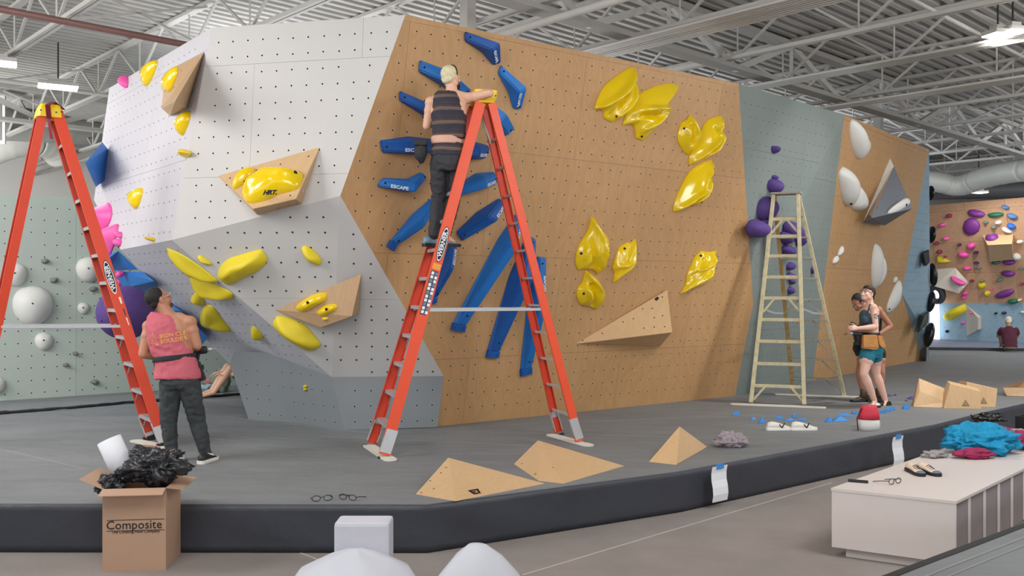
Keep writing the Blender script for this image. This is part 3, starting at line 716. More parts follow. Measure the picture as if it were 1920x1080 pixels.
blade(c3([(182, 455), (312, 515), (372, 590)]), c3([(182, 512), (298, 582), (345, 620)]), [.05, .2, .06], 'blue volume pointing left beside the elbow of the man on the ladder', M_BLUED)
blade(c3([(590, 480), (690, 560), (764, 640)]), c3([(575, 530), (640, 628), (717, 692)]), [.06, .2, .06], 'blue volume right of the yellow ladder top')
blade(c3([(82, 708), (230, 688), (352, 702)]), c3([(95, 775), (250, 783), (345, 775)]), [.05, .2, .08], 'dark blue volume lying level left of the climber waist', M_BLUED, word=(0, 1, 1, .85))
blade(c3([(470, 700), (552, 712), (636, 735)]), c3([(470, 780), (540, 808), (612, 806)]), [.08, .2, .06], 'dark blue volume half hidden by the orange rail, right of the waist', M_BLUED, word=(1, 2, 1))
blade(c3([(97, 898), (225, 903), (293, 868)]), c3([(67, 945), (225, 975), (318, 905)]), [.05, .2, .06], 'light blue volume left of the trouser legs', word=(0, 1, 1, .55))
blade(c3([(455, 945), (570, 875), (662, 866)]), c3([(465, 1000), (575, 960), (672, 935)]), [.08, .2, .06], 'light blue volume between the two ladder sections, right of the knees', word=(1, 2, 1))
blade(cw([(130, 180), (235, 55), (330, -25)]), cw([(165, 205), (262, 118), (330, 35)]), [.05, .2, .1], 'blue volume reaching down to the left from behind the shins', tab=0)
blade(cw([(445, 140), (545, 45), (655, -25)]), cw([(478, 187), (618, 85), (680, 20)]), [.05, .2, .06], 'dark blue volume sloping down to the left between the ladder legs', M_BLUED, word=(1, 2, 1))
blade(cw([(418, 178), (372, 300), (333, 448)]), cw([(450, 210), (408, 315), (352, 458)]), [.05, .18, .05], 'narrow dark blue volume below the shoes of the man on the ladder', M_BLUED, tab=2, word=(0, 1, -1))
blade(cw([(735, 50), (650, 172), (430, 580)]), cw([(776, 85), (690, 235), (497, 592)]), [.05, .24, .05], 'longest light blue volume slanting down behind the ladder', tab=2, word=(0, 1, -1))
blade(cw([(787, 152), (700, 360), (595, 712)]), cw([(832, 180), (795, 330), (657, 716)]), [.05, .24, .05], 'long dark blue volume in the middle of the three lowest', M_BLUED, tab=2, word=(0, 1, -1, .6))
blade(cw([(830, 258), (790, 480), (755, 805)]), cw([(882, 264), (850, 510), (812, 790)]), [.05, .2, .05], 'long blue volume, rightmost of the three lowest', tab=2, word=(0, 1, -1))

# --- white face: plywood volume with yellow holds
c2 = lambda p: S(p, 2.7, 300, 0); c1 = lambda p: S(p, 2.7, 0, 0); cg = lambda p: S(p, 2.571, 300, 380)
q = c2([(293, 888), (810, 743), (688, 1008), (470, 1058), (720, 1030), (492, 1088)])
vt = [hit(WHITE, q[0]), hit(WHITE, q[1]), hit(WHITE, q[2], .30), hit(WHITE, q[3], .30), hit(WHITE, q[4]), hit(WHITE, q[5])]
o = solid('wooden_volume', vt, [(0, 1, 2, 3), (3, 2, 4, 5), (1, 4, 2), (0, 3, 5), (0, 5, 4, 1)], M_PLY, 'plywood wedge volume on the white face carrying two yellow holds')
pv = Plane(vt[0], vt[1], vt[2])
facet_holes(o, vt[0], vt[1], vt[2], c2([(355, 902), (610, 832), (752, 792), (732, 965), (660, 990), (490, 862)]))
facet_holes(o, vt[3], vt[2], vt[5], c2([(600, 1055), (650, 1040), (690, 1033)]))
hold('yellow_hold', pv, c2([(368, 945), (380, 910), (430, 860), (470, 850), (480, 865), (450, 910), (385, 958)]), .07, M_YEL, 'small glossy yellow pinch on the plywood wedge of the white face', bolts=c2([(418, 902)]))
o = hold('yellow_hold', pv, c2([(413, 970), (470, 920), (540, 870), (600, 867), (715, 873), (717, 920), (690, 960), (600, 985), (540, 1015), (450, 1032)]), .14, M_YEL, 'large glossy yellow hold with black letters on the plywood wedge', ridges=[(c2([(470, 950), (560, 890), (700, 900)]), .05, .06)], bolts=c2([(690, 880)]))
p = pv.hit(*c2([(562, 978)])[0], .145)
text('lettering', 'HRT.', .075, basis(p + pv.n * .01, pv.u - pv.v * .02, pv.v), M_PRINTK, o, bold=.005)
# left white face
q = c1([(1035, 262), (837, 365), (817, 548), (885, 515), (948, 550), (860, 588)])
vt = [hit(LEFT, q[0]), hit(LEFT, q[1]), hit(LEFT, q[2]), hit(LEFT, q[3], .42), hit(LEFT, q[4]), hit(LEFT, q[5])]
o = solid('wooden_volume', vt, [(0, 1, 2, 3), (0, 3, 4), (2, 5, 4, 3), (0, 4, 5, 2, 1)], M_PLY2, 'dusty plywood wedge volume high on the left white face', bev=.004)
pv = Plane(vt[1], vt[2], vt[0])
hold('yellow_hold', pv, c1([(828, 455), (850, 380), (900, 335), (897, 385), (862, 462), (845, 460)]), .08, M_YEL, 'glossy yellow forked hold on the dusty plywood wedge, upper left')
hold('yellow_hold', pv, c1([(882, 492), (900, 478), (906, 490), (895, 502), (900, 520), (890, 525)]), .05, M_YEL, 'tiny yellow hold at the lower tip of the dusty plywood wedge', k=2)
for px, lbl, mm in ((c1([(795, 305), (795, 335), (770, 400), (740, 440), (727, 385), (750, 335)]), 'pointed yellow hold at the top edge of the left white face', M_YEL),
                (c1([(960, 563), (962, 610), (930, 685), (915, 670), (915, 620)]), 'narrow yellow hold just below the dusty plywood wedge', M_YEL),
                (c1([(940, 770), (952, 758), (968, 775), (955, 792), (940, 800)]), 'tiny yellow hold near the fold between the white faces', M_YEL),
                (c1([(722, 952), (715, 1010), (690, 1060), (668, 1000), (670, 985)]), 'yellow fang-shaped hold low on the left white face', M_YEL),
                (c1([(632, 400), (648, 382), (650, 430), (640, 447), (628, 435)]), 'small pink hold at the upper edge of the left white face', M_PINK),
                (S([(735, 168), (746, 170), (748, 184), (737, 187)], 2.571, 0, 380), 'tiny yellow foothold at the bottom of the left white face', M_YEL)):
    hold('pink_hold' if mm is M_PINK else 'yellow_hold', LEFT, px, .1, mm, lbl)
cl = lambda p: S(p, 2.571, 0, 380)
q = c1([(430, 825), (517, 718), (547, 755), (530, 910), (485, 948)])
o = solid('blue_volume', [hit(LEFT, q[0], .55), hit(LEFT, q[1], .12), hit(LEFT, q[2]), hit(LEFT, q[3]), hit(LEFT, q[4], .1), LEFT.hit(188, 330, -.05)],
          [(0, 1, 2), (0, 2, 3, 4), (0, 4, 5), (0, 5, 1), (1, 5, 2), (2, 5, 4, 3)], M_BLUE, 'bright blue pointed volume on the left edge of the white face', bev=.004)
hold('pink_hold', LEFT, cl([(462, 80), (478, 30), (505, 5), (530, 3), (542, 40), (535, 85), (512, 130), (485, 158), (470, 140)]), .2, M_PINK, 'upper of two big smooth pink holds at the left edge', pw=1.4, ease=.9)
hold('pink_hold', LEFT, cl([(490, 185), (525, 135), (555, 108), (572, 107), (565, 160), (545, 220), (525, 262), (508, 240)]), .2, M_PINK, 'lower of two big smooth pink holds at the left edge', pw=1.4, ease=.9)
hold('pink_hold', LEFT, cl([(570, 168), (576, 145), (588, 142), (590, 170)]), .07, M_PINK, 'upper small pink foothold right of the big pink holds', k=2)
hold('pink_hold', LEFT, cl([(565, 182), (587, 177), (583, 208), (570, 212)]), .07, M_PINK, 'lower small pink foothold right of the big pink holds', k=2)
# underside cluster: blue volumes and the purple dome
PB = GL1
def gh(p, h=0.0): return PB.hit(p[0], p[1], h)
def dp(x, y, d): return P(x, y, PB.hit(x, y).y - d)
solid('blue_volume', [dp(181, 486, .25), dp(222, 470, .0), dp(260, 506, .0), dp(206, 508, .3), dp(196, 490, .55)], [(0, 1, 4), (1, 2, 3, 4), (3, 0, 4), (0, 3, 2, 1)], M_BLUE, 'blue pyramid volume under the lip, uppermost of the blue volumes there', bev=.004)
solid('blue_volume', [dp(212, 508, .1), dp(268, 510, .05), dp(290, 527, .4), dp(226, 542, .6), dp(295, 538, .1), dp(281, 562, .05), dp(224, 556, .2)], [(0, 1, 2, 3), (3, 2, 4, 5, 6), (1, 4, 2), (0, 3, 6), (0, 6, 5, 4, 1)], M_BLUE, 'blue volume with a bright top and dark front above the man in pink', bev=.004)
solid('blue_volume', [dp(258, 553, .05), dp(282, 556, .05), dp(322, 571, .05), dp(340, 583, .45), dp(391, 633, .35), dp(379, 647, .1), dp(330, 632, .05), dp(272, 604, .1), dp(296, 578, .5)],
      [(0, 1, 8), (1, 2, 3, 8), (3, 4, 5, 6, 8), (2, 4, 3), (6, 7, 8), (7, 0, 8), (0, 7, 6, 5, 4, 2, 1)], M_BLUE, 'long blue volume slanting down behind the man in pink', bev=.004)
bm = bmesh.new(); ell(bm, P(236, 586, 10.9) , (.315, .40, .32), seg=32, rings=20); pd = tag(link('purple_dome', bm, M_PURP, smooth=True), 'big purple dome hold behind the orange ladder at the left', 'climbing hold')
bm = bmesh.new()
for x, y in ((200, 560), (215, 600), (245, 560), (250, 610), (225, 575), (262, 585)):
    dx, dz = (x - 236) / 50, (586 - y) / 50; pq = P(236, 586, 10.9) + V((dx * .315, -.4 * math.sqrt(max(0, 1 - dx * dx - dz * dz)), dz * .32)); ell(bm, pq, (.009, .009, .009), seg=8, rings=6)
o = link('bolt_holes', bm, M_HOLE, pd); o['kind'] = 'stuff'
for x, y, lbl in ((224, 514, 'upper pink knob on the blue volume beside the ladder'), (223, 530, 'lower pink knob on the blue volume beside the ladder')):
    bm = bmesh.new(); c = dp(x, y, .42); ell(bm, c, (.048, .05, .045)); ell(bm, c + V((.03, .01, .012)), (.03, .04, .03)); o = tag(link('pink_hold', bm, M_PINK, smooth=True), lbl, 'climbing hold')
# grey underside: matt yellow holds
for px, h, lbl, rd, pl in (
    ([(35, 217), (90, 240), (150, 275), (220, 325), (285, 378), (245, 383), (200, 370), (140, 352), (95, 308), (60, 262)], .07, 'long pointed yellow hold, highest at the left of the grey underside', [(60, 235), (150, 300), (270, 372)], GL4),
    ([(145, 362), (200, 366), (260, 390), (345, 432), (354, 460), (280, 452), (200, 440), (165, 405)], .07, 'yellow hold tucked under the long pointed one', [(170, 390), (250, 430), (350, 452)], GL4),
    ([(182, 258), (200, 255), (248, 288), (240, 298), (195, 282)], .05, 'small yellow foothold between the pointed and the big hold', None, GR1),
    ([(280, 355), (290, 310), (330, 270), (390, 250), (480, 225), (503, 240), (517, 280), (470, 330), (400, 362), (345, 393), (310, 385)], .12, 'biggest matt yellow hold, upper middle of the grey underside', [(300, 350), (360, 290), (495, 255)], GR1),
    ([(150, 465), (170, 435), (195, 445), (214, 472), (212, 487), (170, 485)], .06, 'short yellow stub hold left on the underside', None, GL4),
    ([(195, 560), (205, 515), (222, 490), (260, 505), (300, 560), (343, 618), (290, 606), (230, 602), (200, 585)], .08, 'teardrop yellow hold with a black mark, low left on the underside', [(225, 500), (260, 560), (335, 612)], GL4),
    ([(443, 600), (460, 600), (497, 640), (492, 657), (470, 655), (450, 635)], .07, 'small yellow knob below the teardrop hold', None, GL4),
    ([(545, 575), (560, 550), (580, 545), (640, 560), (700, 590), (745, 640), (775, 685), (720, 712), (660, 685), (600, 650), (555, 605)], .11, 'long yellow hold below the plywood wedge of the underside', [(570, 570), (660, 630), (750, 690)], GR1),
    ([(683, 222), (700, 206), (735, 225), (775, 268), (772, 297), (740, 293), (700, 260)], .09, 'yellow knob alone at the upper right of the underside', None, GR1)):
    o = hold('yellow_hold', pl, cg(px), h, M_YEM, lbl, group='yellow holds on the grey underside', ridges=[(cg(rd), .045, .06)] if rd else (), sharp={(35, 217): (0, 4), (145, 362): (0, 4), (195, 560): (4,), (545, 575): (1, 5), (280, 355): (5, 8)}.get(px[0], ()), rings=14, pw=1.7, ease=.9)
q = cg([(550, 517), (972, 340), (925, 548), (775, 603), (957, 537)])
vt = [hit(GR1, q[0]), hit(GR1, q[1]), hit(GR1, q[2], .2), hit(GR1, q[3], .12), hit(GR1, q[4]), hit(GR1, cg([(790, 600)])[0])]
o = solid('wooden_volume', vt, [(0, 1, 2, 3), (1, 4, 2), (3, 2, 4, 5), (0, 3, 5), (0, 5, 4, 1)], M_PLY2, 'brownish plywood wedge volume on the grey underside with three yellow holds', bev=.004)
pv = Plane(vt[0], vt[1], vt[3])
facet_holes(o, vt[0], vt[1], vt[3], cg([(600, 525), (670, 575), (755, 590), (830, 425), (895, 455), (890, 535), (785, 475)]), .01)
hold('yellow_hold', pv, cg([(655, 505), (680, 475), (740, 440), (800, 433), (807, 465), (770, 490), (720, 520), (680, 525)]), .1, M_YEL, 'largest of three yellow holds on the brownish plywood wedge', bolts=cg([(712, 482)]))
hold('yellow_hold', pv, cg([(757, 525), (790, 495), (830, 483), (865, 485), (867, 510), (830, 535), (780, 548)]), .09, M_YEL, 'middle one of three yellow holds on the brownish plywood wedge', bolts=cg([(802, 514)]))
hold('yellow_hold', pv, cg([(782, 555), (800, 545), (822, 548), (820, 562), (795, 570)]), .05, M_YEL, 'smallest of three yellow holds on the brownish plywood wedge')
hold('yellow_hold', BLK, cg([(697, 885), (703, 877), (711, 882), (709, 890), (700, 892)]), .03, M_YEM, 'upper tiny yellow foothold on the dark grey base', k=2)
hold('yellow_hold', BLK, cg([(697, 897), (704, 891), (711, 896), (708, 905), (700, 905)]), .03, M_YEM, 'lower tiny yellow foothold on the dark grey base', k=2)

# --- sage grey face: purple textured holds (ellipses: centre, radii in photo pixels, tilt)
cs = lambda x, y: (1380 + x / 2.297, 330 + y / 2.297)
def oval(pl, x, y, rx, ry, tilt, h, m, lbl, name='purple_hold', group=None, base=0.0, k=12, sink=.02):
    a = math.radians(tilt); pts = []
    for i in range(k):
        t = i * math.tau / k; ex, ey = rx * math.cos(t), ry * math.sin(t) * (1 + .12 * math.sin(t))
        pts.append((x + ex * math.cos(a) - ey * math.sin(a), y + ex * math.sin(a) + ey * math.cos(a)))
    return hold(name, pl, pts, h, m, lbl, group=group, base=base, k=1, pw=2.0, ease=.6, sink=sink, rings=7)
gp = 'purple holds on the sage grey face'
for (x, y, rx, ry, tl, h, lbl, pl) in (
    (162, 5, 9, 11, 0, .07, 'small purple knob topping the column of purple holds', SAGE1), (158, 40, 25, 33, 0, .16, 'round purple hold under the top knob, left of the wooden ladder head', SAGE1),
    (120, 135, 30, 56, 14, .22, 'tallest purple hold, left of the wooden ladder', SAGE1), (120, 218, 19, 38, 20, .12, 'purple hold tucked between the tallest and the lowest left one', SAGE3),
    (84, 222, 36, 40, 20, .2, 'fat purple hold lowest at the left, near the plywood edge', SAGE3), (232, 232, 29, 44, 0, .2, 'big purple hold seen between the ladder rails', SAGE2),
    (268, 258, 14, 42, 5, .15, 'slim purple hold behind the ladder rail', SAGE2), (208, 262, 18, 28, 0, .14, 'purple hold hugging the left of the big one', SAGE2), (214, 318, 20, 28, 0, .15, 'purple hold below the cluster in the ladder', SAGE2),
    (229, 385, 12, 19, 25, .1, 'uppermost of the small purple holds behind the ladder', SAGE2), (226, 428, 10, 16, 20, .08, 'small purple hold left in the lower cluster', SAGE2), (243, 432, 10, 14, -20, .08, 'small purple hold right in the lower cluster', SAGE2),
    (234, 452, 8, 12, 0, .08, 'small purple hold at the bottom of the lower cluster', SAGE2), (228, 490, 10, 17, 10, .09, 'lowest purple hold behind the ladder', SAGE3), (327, 403, 6, 15, 5, .09, 'purple hold peeking out right of the ladder', SAGE2)):
    oval(pl, *cs(x, y), rx / 2.297, ry / 2.297, tl, h, M_PURP, lbl, group=gp)
hold('purple_hold', SAGE1, S([(1096, 745), (1102, 738), (1109, 743), (1118, 738), (1124, 750), (1118, 768), (1107, 778), (1098, 765)], 2.7, 1040, 0), .1, M_PURP, 'small heart-shaped purple hold high on the sage grey face', group=gp, k=2)

# --- right plywood face: white holds and the grey pyramid
cr = lambda p: S(p, 2.7, 1440, 0); cs2 = lambda p: S(p, 2.297, 1380, 330)
for px, h, lbl, bl in (
    (cr([(412, 640), (420, 608), (430, 606), (442, 630), (460, 700), (487, 740), (488, 775), (460, 807), (435, 780), (415, 710)]), .2, 'tall white hold with a bulging foot, highest on the right plywood face', ()),
    (cr([(358, 890), (368, 855), (382, 845), (405, 870), (425, 930), (425, 1000), (408, 1045), (375, 1010)]), .22, 'left and larger of the two overlapping white holds', cr([(403, 1030)])),
    (cr([(427, 925), (455, 950), (475, 1010), (472, 1060), (445, 1066), (418, 1040)]), .18, 'right and smaller of the two overlapping white holds', ()),
    (cs2([(583, 470), (582, 380), (592, 305), (603, 292), (616, 312), (617, 400), (602, 480)]), .14, 'long upright white fin hold above the two women', ()),
    (cs2([(610, 472), (620, 385), (630, 345), (636, 380), (632, 435)]), .09, 'slimmer white fin hold right of the long upright one', ()),
    (cs2([(437, 342), (446, 312), (457, 301), (455, 322), (445, 338)]), .05, 'upper small white sliver hold left of the fins', ()),
    (cs2([(414, 375), (422, 352), (436, 343), (434, 358), (424, 374)]), .05, 'lower small white sliver hold left of the fins', ()),
    (cs2([(677, 460), (680, 440), (689, 432), (689, 448)]), .04, 'tiny white sliver hold above the white blade', ()),
    (cs2([(648, 590), (650, 555), (668, 505), (690, 460), (703, 450), (705, 472), (692, 540), (668, 580)]), .12, 'white blade-shaped hold right of the women', cs2([(656, 572)]))):
    hold('white_hold', WOOD2, px, h, M_WRES, lbl, group='white holds on the right plywood face', k=3, bolts=bl)
T1, T2, L1, L2, BT, RR = (1669, 297), (1676, 312), (1619, 415), (1635, 409), (1659, 423), (1711, 391)
vt = [hit(WOOD2, T1), hit(WOOD2, T2, .12), hit(WOOD2, L1), hit(WOOD2, L2, .35), hit(WOOD2, BT, .1), hit(WOOD2, RR, .8)]
o = solid('grey_volume', [vt[1], hit(WOOD2, (1619, 415), .1), vt[4], vt[5], hit(WOOD2, (1680, 330)), vt[3]], [(0, 5, 3), (5, 1, 2, 3), (0, 3, 4), (4, 3, 2), (0, 4, 2, 1, 5)], mat('slate_grey_paint', (120, 126, 138), .7, var=.06, scale=4), 'slate grey pyramid volume with one white edge on the right plywood face', bev=.004)
solid('white_edge_board', [vt[0], vt[1], vt[3], vt[2]] + [hit(WOOD2, T1, -.01), hit(WOOD2, T2, -.01), hit(WOOD2, L2, -.01), hit(WOOD2, L1, -.01)], [(0, 1, 2, 3), (4, 7, 6, 5), (0, 4, 5, 1), (1, 5, 6, 2), (2, 6, 7, 3), (3, 7, 4, 0)], M_WRES, parent=o, bev=0)
pv = Plane(vt[1], vt[3], vt[5])
facet_holes(o, vt[1], vt[3], vt[5], [(1672, 330), (1688, 345), (1668, 350), (1655, 372), (1682, 368), (1700, 380), (1645, 390), (1675, 390), (1690, 356)], .014, M_RINGG)
hold('white_hold', pv, cs2([(652, 155), (690, 125), (720, 105), (742, 101), (750, 115), (735, 130), (700, 150), (662, 162)]), .1, M_WRES, 'white curved hold on the slate grey pyramid', group='white holds on the right plywood face', bolts=cs2([(737, 115)]))

# --- black glossy holds wrapping the far right edge
RE = Plane(R1 + V((0, 0, 1)), R2, R2 + V((-.3, -2.0, 0)))
for i, (x, y, rx, ry, tl, m, lbl) in enumerate((
    (1744, 362, 5, 14, 0, M_BLACK, 'black hold highest on the far right edge'), (1746, 440, 6, 16, 5, M_BLACK, 'black round hold second from top on the far right edge'),
    (1748, 515, 7, 22, -5, M_BLACK, 'black hold in the middle of the far right edge'), (1744, 566, 7, 20, 10, M_BLACK, 'long black hold low on the far right edge'), (1741, 628, 8, 24, 12, M_BLACK, 'lowest glossy black hold on the far right edge'))):
    pe = P(x + 1, y, 20.35); bm = bmesh.new(); k = 20.3 / F
    ell(bm, pe, (rx * k, .16, ry * k), Matrix.Rotation(math.radians(tl), 3, 'Y'), 14, 10)
    tag(link('black_hold', bm, m, smooth=True), lbl, 'climbing hold', 'black holds on the right edge')
cf = lambda p: S(p, 2.346, 1640, 340)
q = cf([(209, 315), (240, 298), (244, 355), (224, 375)]); w = [P(*p, 19.3) for p in q]
solid('black_hold', w + [p + V((.1, .35, 0)) for p in w], [(0, 1, 2, 3), (4, 7, 6, 5), (0, 4, 5, 1), (1, 5, 6, 2), (2, 6, 7, 3), (3, 7, 4, 0)], M_BLACK, 'angular black hold with a small white mark on the light blue face', 'climbing hold', 'black holds on the right edge', bev=.02)
q = cf([(188, 668), (215, 585), (238, 570), (236, 620), (205, 655)]); w = [P(*p, 19.6) for p in q]
solid('black_hold', w + [p + V((.1, .4, 0)) for p in w], [(0, 1, 2, 3, 4), (9, 8, 7, 6, 5), (0, 5, 6, 1), (1, 6, 7, 2), (2, 7, 8, 3), (3, 8, 9, 4), (4, 9, 5, 0)], mat('dark_green_black_resin', (22, 34, 30), .2, var=.1), 'dark green-black winged hold low on the light blue face', 'climbing hold', 'black holds on the right edge', bev=.02)

# --- pale green wall: white domes and grey rock holds
for x, y, r, lbl in ((28, 512, 22, 'white dome hold left, above the largest dome'), (61, 569, 38, 'largest white dome hold on the pale green wall'), (166, 503, 24, 'white dome hold behind the ladder rail'),
                 (156, 577, 11, 'small white dome hold right of the largest dome'), (82, 638, 17, 'white dome hold below the largest dome'), (-7, 720, 17, 'white dome hold cut by the left frame edge')):
    R_ = r * (GREEN.hit(x, y) - V((0, 0, CH))).y / F
    o = oval(GREEN, x, y, r, r, 0, R_ * .75, M_WRES, lbl, 'white_dome', 'white domes on the pale green wall', k=28, sink=.0)
    bb = bmesh.new(); ell(bb, GREEN.hit(x, y, R_ * .75 + .012), (.012, .012, .012), seg=8, rings=6); link('bolt', bb, M_HOLE, o)
for i, (x, y, r, lbl) in enumerate(((84, 490, 8, 'highest of the grey rock holds'), (101, 525, 9, 'grey rock hold above the largest dome'), (174, 542, 8, 'grey rock hold behind the ladder rail'), (141, 663, 6, 'grey rock hold right of the lower dome'),
                    (123, 684, 6, 'grey rock hold lower left of its neighbour'), (177, 716, 8, 'lowest grey rock hold near the mat'), (245, 675, 8, 'grey rock hold seen between the ladder rails'), (416, 700, 6, 'grey rock hold beside the sitting person'), (378, 720, 5, 'grey rock hold beside the trouser leg'))):
    rr = random.Random(i); pts = [(x + r * rr.uniform(.7, 1.1) * math.cos(a) * 1.05, y + r * rr.uniform(.45, .8) * math.sin(a)) for a in [j * math.tau / 8 for j in range(8)]]
    hold('rock_hold', GREEN, pts, .07, M_ROCK, lbl, group='grey rock holds on the pale green wall', k=2, rings=5)
bm = bmesh.new(); box(bm, (-.06, -.002, -.03), (.06, .002, .03), basis(GREEN.hit(61, 608, .04), GREEN.u, GREEN.n)); tag(link('paper_tag', bm, M_PRINTW), 'small white paper tag under the largest dome', 'tag')

# --- spray wall: many small holds
MC = {'k': mat('maroon_resin', (140, 40, 72), .5), 'p': M_PINK, 'u': mat('violet_resin', (122, 52, 138), .5, var=.06), 'y': M_YEM, 'g': mat('green_resin', (36, 104, 76), .5), 'b': mat('slate_blue_resin', (84, 120, 166), .5),
      'w': M_WRES, 'B': mat('vivid_blue_resin', (44, 104, 200), .5), 'd': mat('dark_violet_resin', (70, 36, 92), .5), 's': mat('sage_resin', (112, 134, 118), .5), 'x': M_BLACK}
NMC = {'k': 'maroon', 'p': 'pink', 'u': 'violet', 'y': 'yellow', 'g': 'green', 'b': 'slate blue', 'w': 'white', 'B': 'vivid blue', 'd': 'dark violet', 's': 'sage green', 'x': 'black'}
SP = [(330, 150, 12, 9, 0, 'k', 'near the top left corner'), (298, 190, 17, 9, -15, 'p', 'second from the top at the left'), (315, 250, 14, 7, 10, 'p', 'below the top left pair'), (264, 232, 7, 9, 0, 'k', 'at the upper left border'),
      (273, 271, 11, 8, 0, 'k', 'under the one at the upper left border'), (287, 308, 12, 9, 0, 'k', 'above the yellow fin'), (425, 283, 20, 15, -10, 'p', 'shaped like a shell in the middle'), (391, 321, 25, 15, 10, 'p', 'wide, left of the shell shape'),
      (408, 380, 17, 8, 8, 'p', 'above the white wedge volume'), (375, 277, 9, 6, 0, 'd', 'left of the pink shell shape'), (447, 311, 12, 6, 0, 'd', 'right below the pink shell shape'), (450, 357, 11, 6, 10, 'd', 'above the sage green foothold'),
      (448, 140, 40, 17, 10, 'u', 'long and curved at the top'), (428, 196, 38, 40, 35, 'u', 'fattest, under the long curved one'), (588, 404, 32, 14, 5, 'u', 'below the plywood box volume'), (572, 493, 46, 17, -18, 'u', 'wide, low on the right'),
      (592, 355, 30, 11, 0, 'u', 'at the foot of the plywood box volume'), (472, 456, 17, 15, 0, 'y', 'blocky, in the middle'), (497, 491, 13, 13, 0, 'y', 'blocky, lower and smaller'), (533, 145, 37, 11, -2, 'g', 'long bar at the top'),
      (611, 526, 26, 11, -4, 'g', 'lowest at the right'), (535, 355, 20, 8, 0, 'g', 'under the plywood box volume'), (577, 112, 18, 9, 20, 'b', 'topmost'), (607, 152, 25, 13, 20, 'b', 'right of the green bar'), (603, 196, 21, 13, 25, 'B', 'under the slate blue one'),
      (545, 180, 14, 9, 0, 'w', 'under the green bar'), (584, 214, 26, 10, 25, 'w', 'long, right of the plywood box'), (626, 330, 20, 16, 30, 'w', 'lower right of the plywood box'), (526, 200, 13, 8, 0, 's', 'left of the white pair'), (492, 178, 11, 6, 0, 's', 'between violet and white'),
      (476, 435, 9, 6, 0, 's', 'above the yellow block'), (462, 377, 9, 6, 0, 's', 'beside the small dark violet one'), (555, 431, 11, 8, 0, 's', 'right of the yellow block'), (533, 340, 10, 6, 0, 'd', 'low on the plywood box'),
      (400, 490, 13, 9, 0, 'p', 'upper of two beside the white wedge'), (393, 509, 13, 8, 0, 'p', 'lower of two beside the white wedge'), (430, 436, 9, 6, 0, 'k', 'right of the white wedge'), (517, 472, 7, 4, 0, 'p', 'tiny, beside the yellow block'), (313, 330, 6, 4, 0, 'k', 'tiny, above the yellow fin'),
      (640, 265, 14, 8, 0, 'w', 'at the right frame edge, upper'), (650, 380, 9, 7, 0, 's', 'at the right frame edge, middle'), (650, 450, 9, 6, 0, 'k', 'at the right frame edge, lower'), (640, 520, 8, 5, 0, 'w', 'small, at the right above the blue base')]
for x, y, rx, ry, tl, c, wh in SP:
    oval(SPRAY, 1640 + x / 2.346, 340 + y / 2.346, rx / 2.346, ry / 2.346, tl, .13, MC[c], '%s hold on the far spray wall, %s' % (NMC[c], wh), NMC[c].split()[-1] + '_hold', 'small holds on the spray wall', k=10)
q = cf([(278, 325), (336, 352), (300, 358), (275, 358)]); hold('yellow_hold', SPRAY, q, .15, M_YEM, 'yellow fin hold at the left of the far spray wall', k=1, sharp=(0, 1, 2, 3))
q = cf([(473, 238), (610, 230), (604, 275), (497, 280), (610, 345), (505, 355)])
vt = [hit(SPRAY, q[0]), hit(SPRAY, q[1]), hit(SPRAY, q[2], .55), hit(SPRAY, q[3], .55), hit(SPRAY, q[4], .1), hit(SPRAY, q[5], .1)]
solid('wooden_volume', vt, [(0, 1, 2, 3), (3, 2, 4, 5), (1, 4, 2), (0, 3, 5), (0, 5, 4, 1)], M_PLY, 'boxy plywood volume on the far spray wall')
hold('violet_hold', Plane(vt[0], vt[1], vt[3]), cf([(487, 245), (510, 250), (540, 236), (543, 250), (520, 262), (490, 260)]), .12, MC['u'], 'violet crescent hold on the boxy plywood volume', k=2)
q = cf([(258, 386), (355, 379), (415, 445), (370, 494), (262, 462), (345, 385), (400, 430)])
vt = [hit(SPRAY, q[0]), hit(SPRAY, q[1], .1), hit(SPRAY, q[2]), hit(SPRAY, q[3], .3), hit(SPRAY, q[4], .35)]
o = solid('white_volume', [vt[0], vt[1], vt[2], vt[3], vt[4]], [(0, 1, 3, 4), (1, 2, 3), (0, 4, 3, 2, 1)], mat('washed_plywood', (214, 204, 190), .7, var=.04), 'pale washed plywood wedge at the left of the far spray wall')
hold('pink_hold', Plane(vt[0], vt[1], vt[3]), cf([(336, 422), (352, 418), (398, 445), (396, 458), (372, 456)]), .18, M_PINK, 'long pink hold on the pale washed wedge', k=3)
bm = bmesh.new(); pc = SPRAY.hit(*cf([(272, 497)])[0], .2)
for i in range(20):
    pass
tor = []
for i in range(20):
    a = i * math.tau / 20; c = pc + SPRAY.u * .24 * math.cos(a) * .85 + SPRAY.v * .24 * math.sin(a); rad = (SPRAY.u * math.cos(a) + SPRAY.v * math.sin(a))
    tor.append(ring(bm, c, rad * .1, SPRAY.n * .12, 8))
loft(bm, tor + [tor[0]], cap=False); tag(link('tyre_hold', bm, mat('tyre_grey', (58, 62, 68), .6), smooth=True), 'dark ring-shaped tyre hold left of the blue base wall', 'climbing hold')
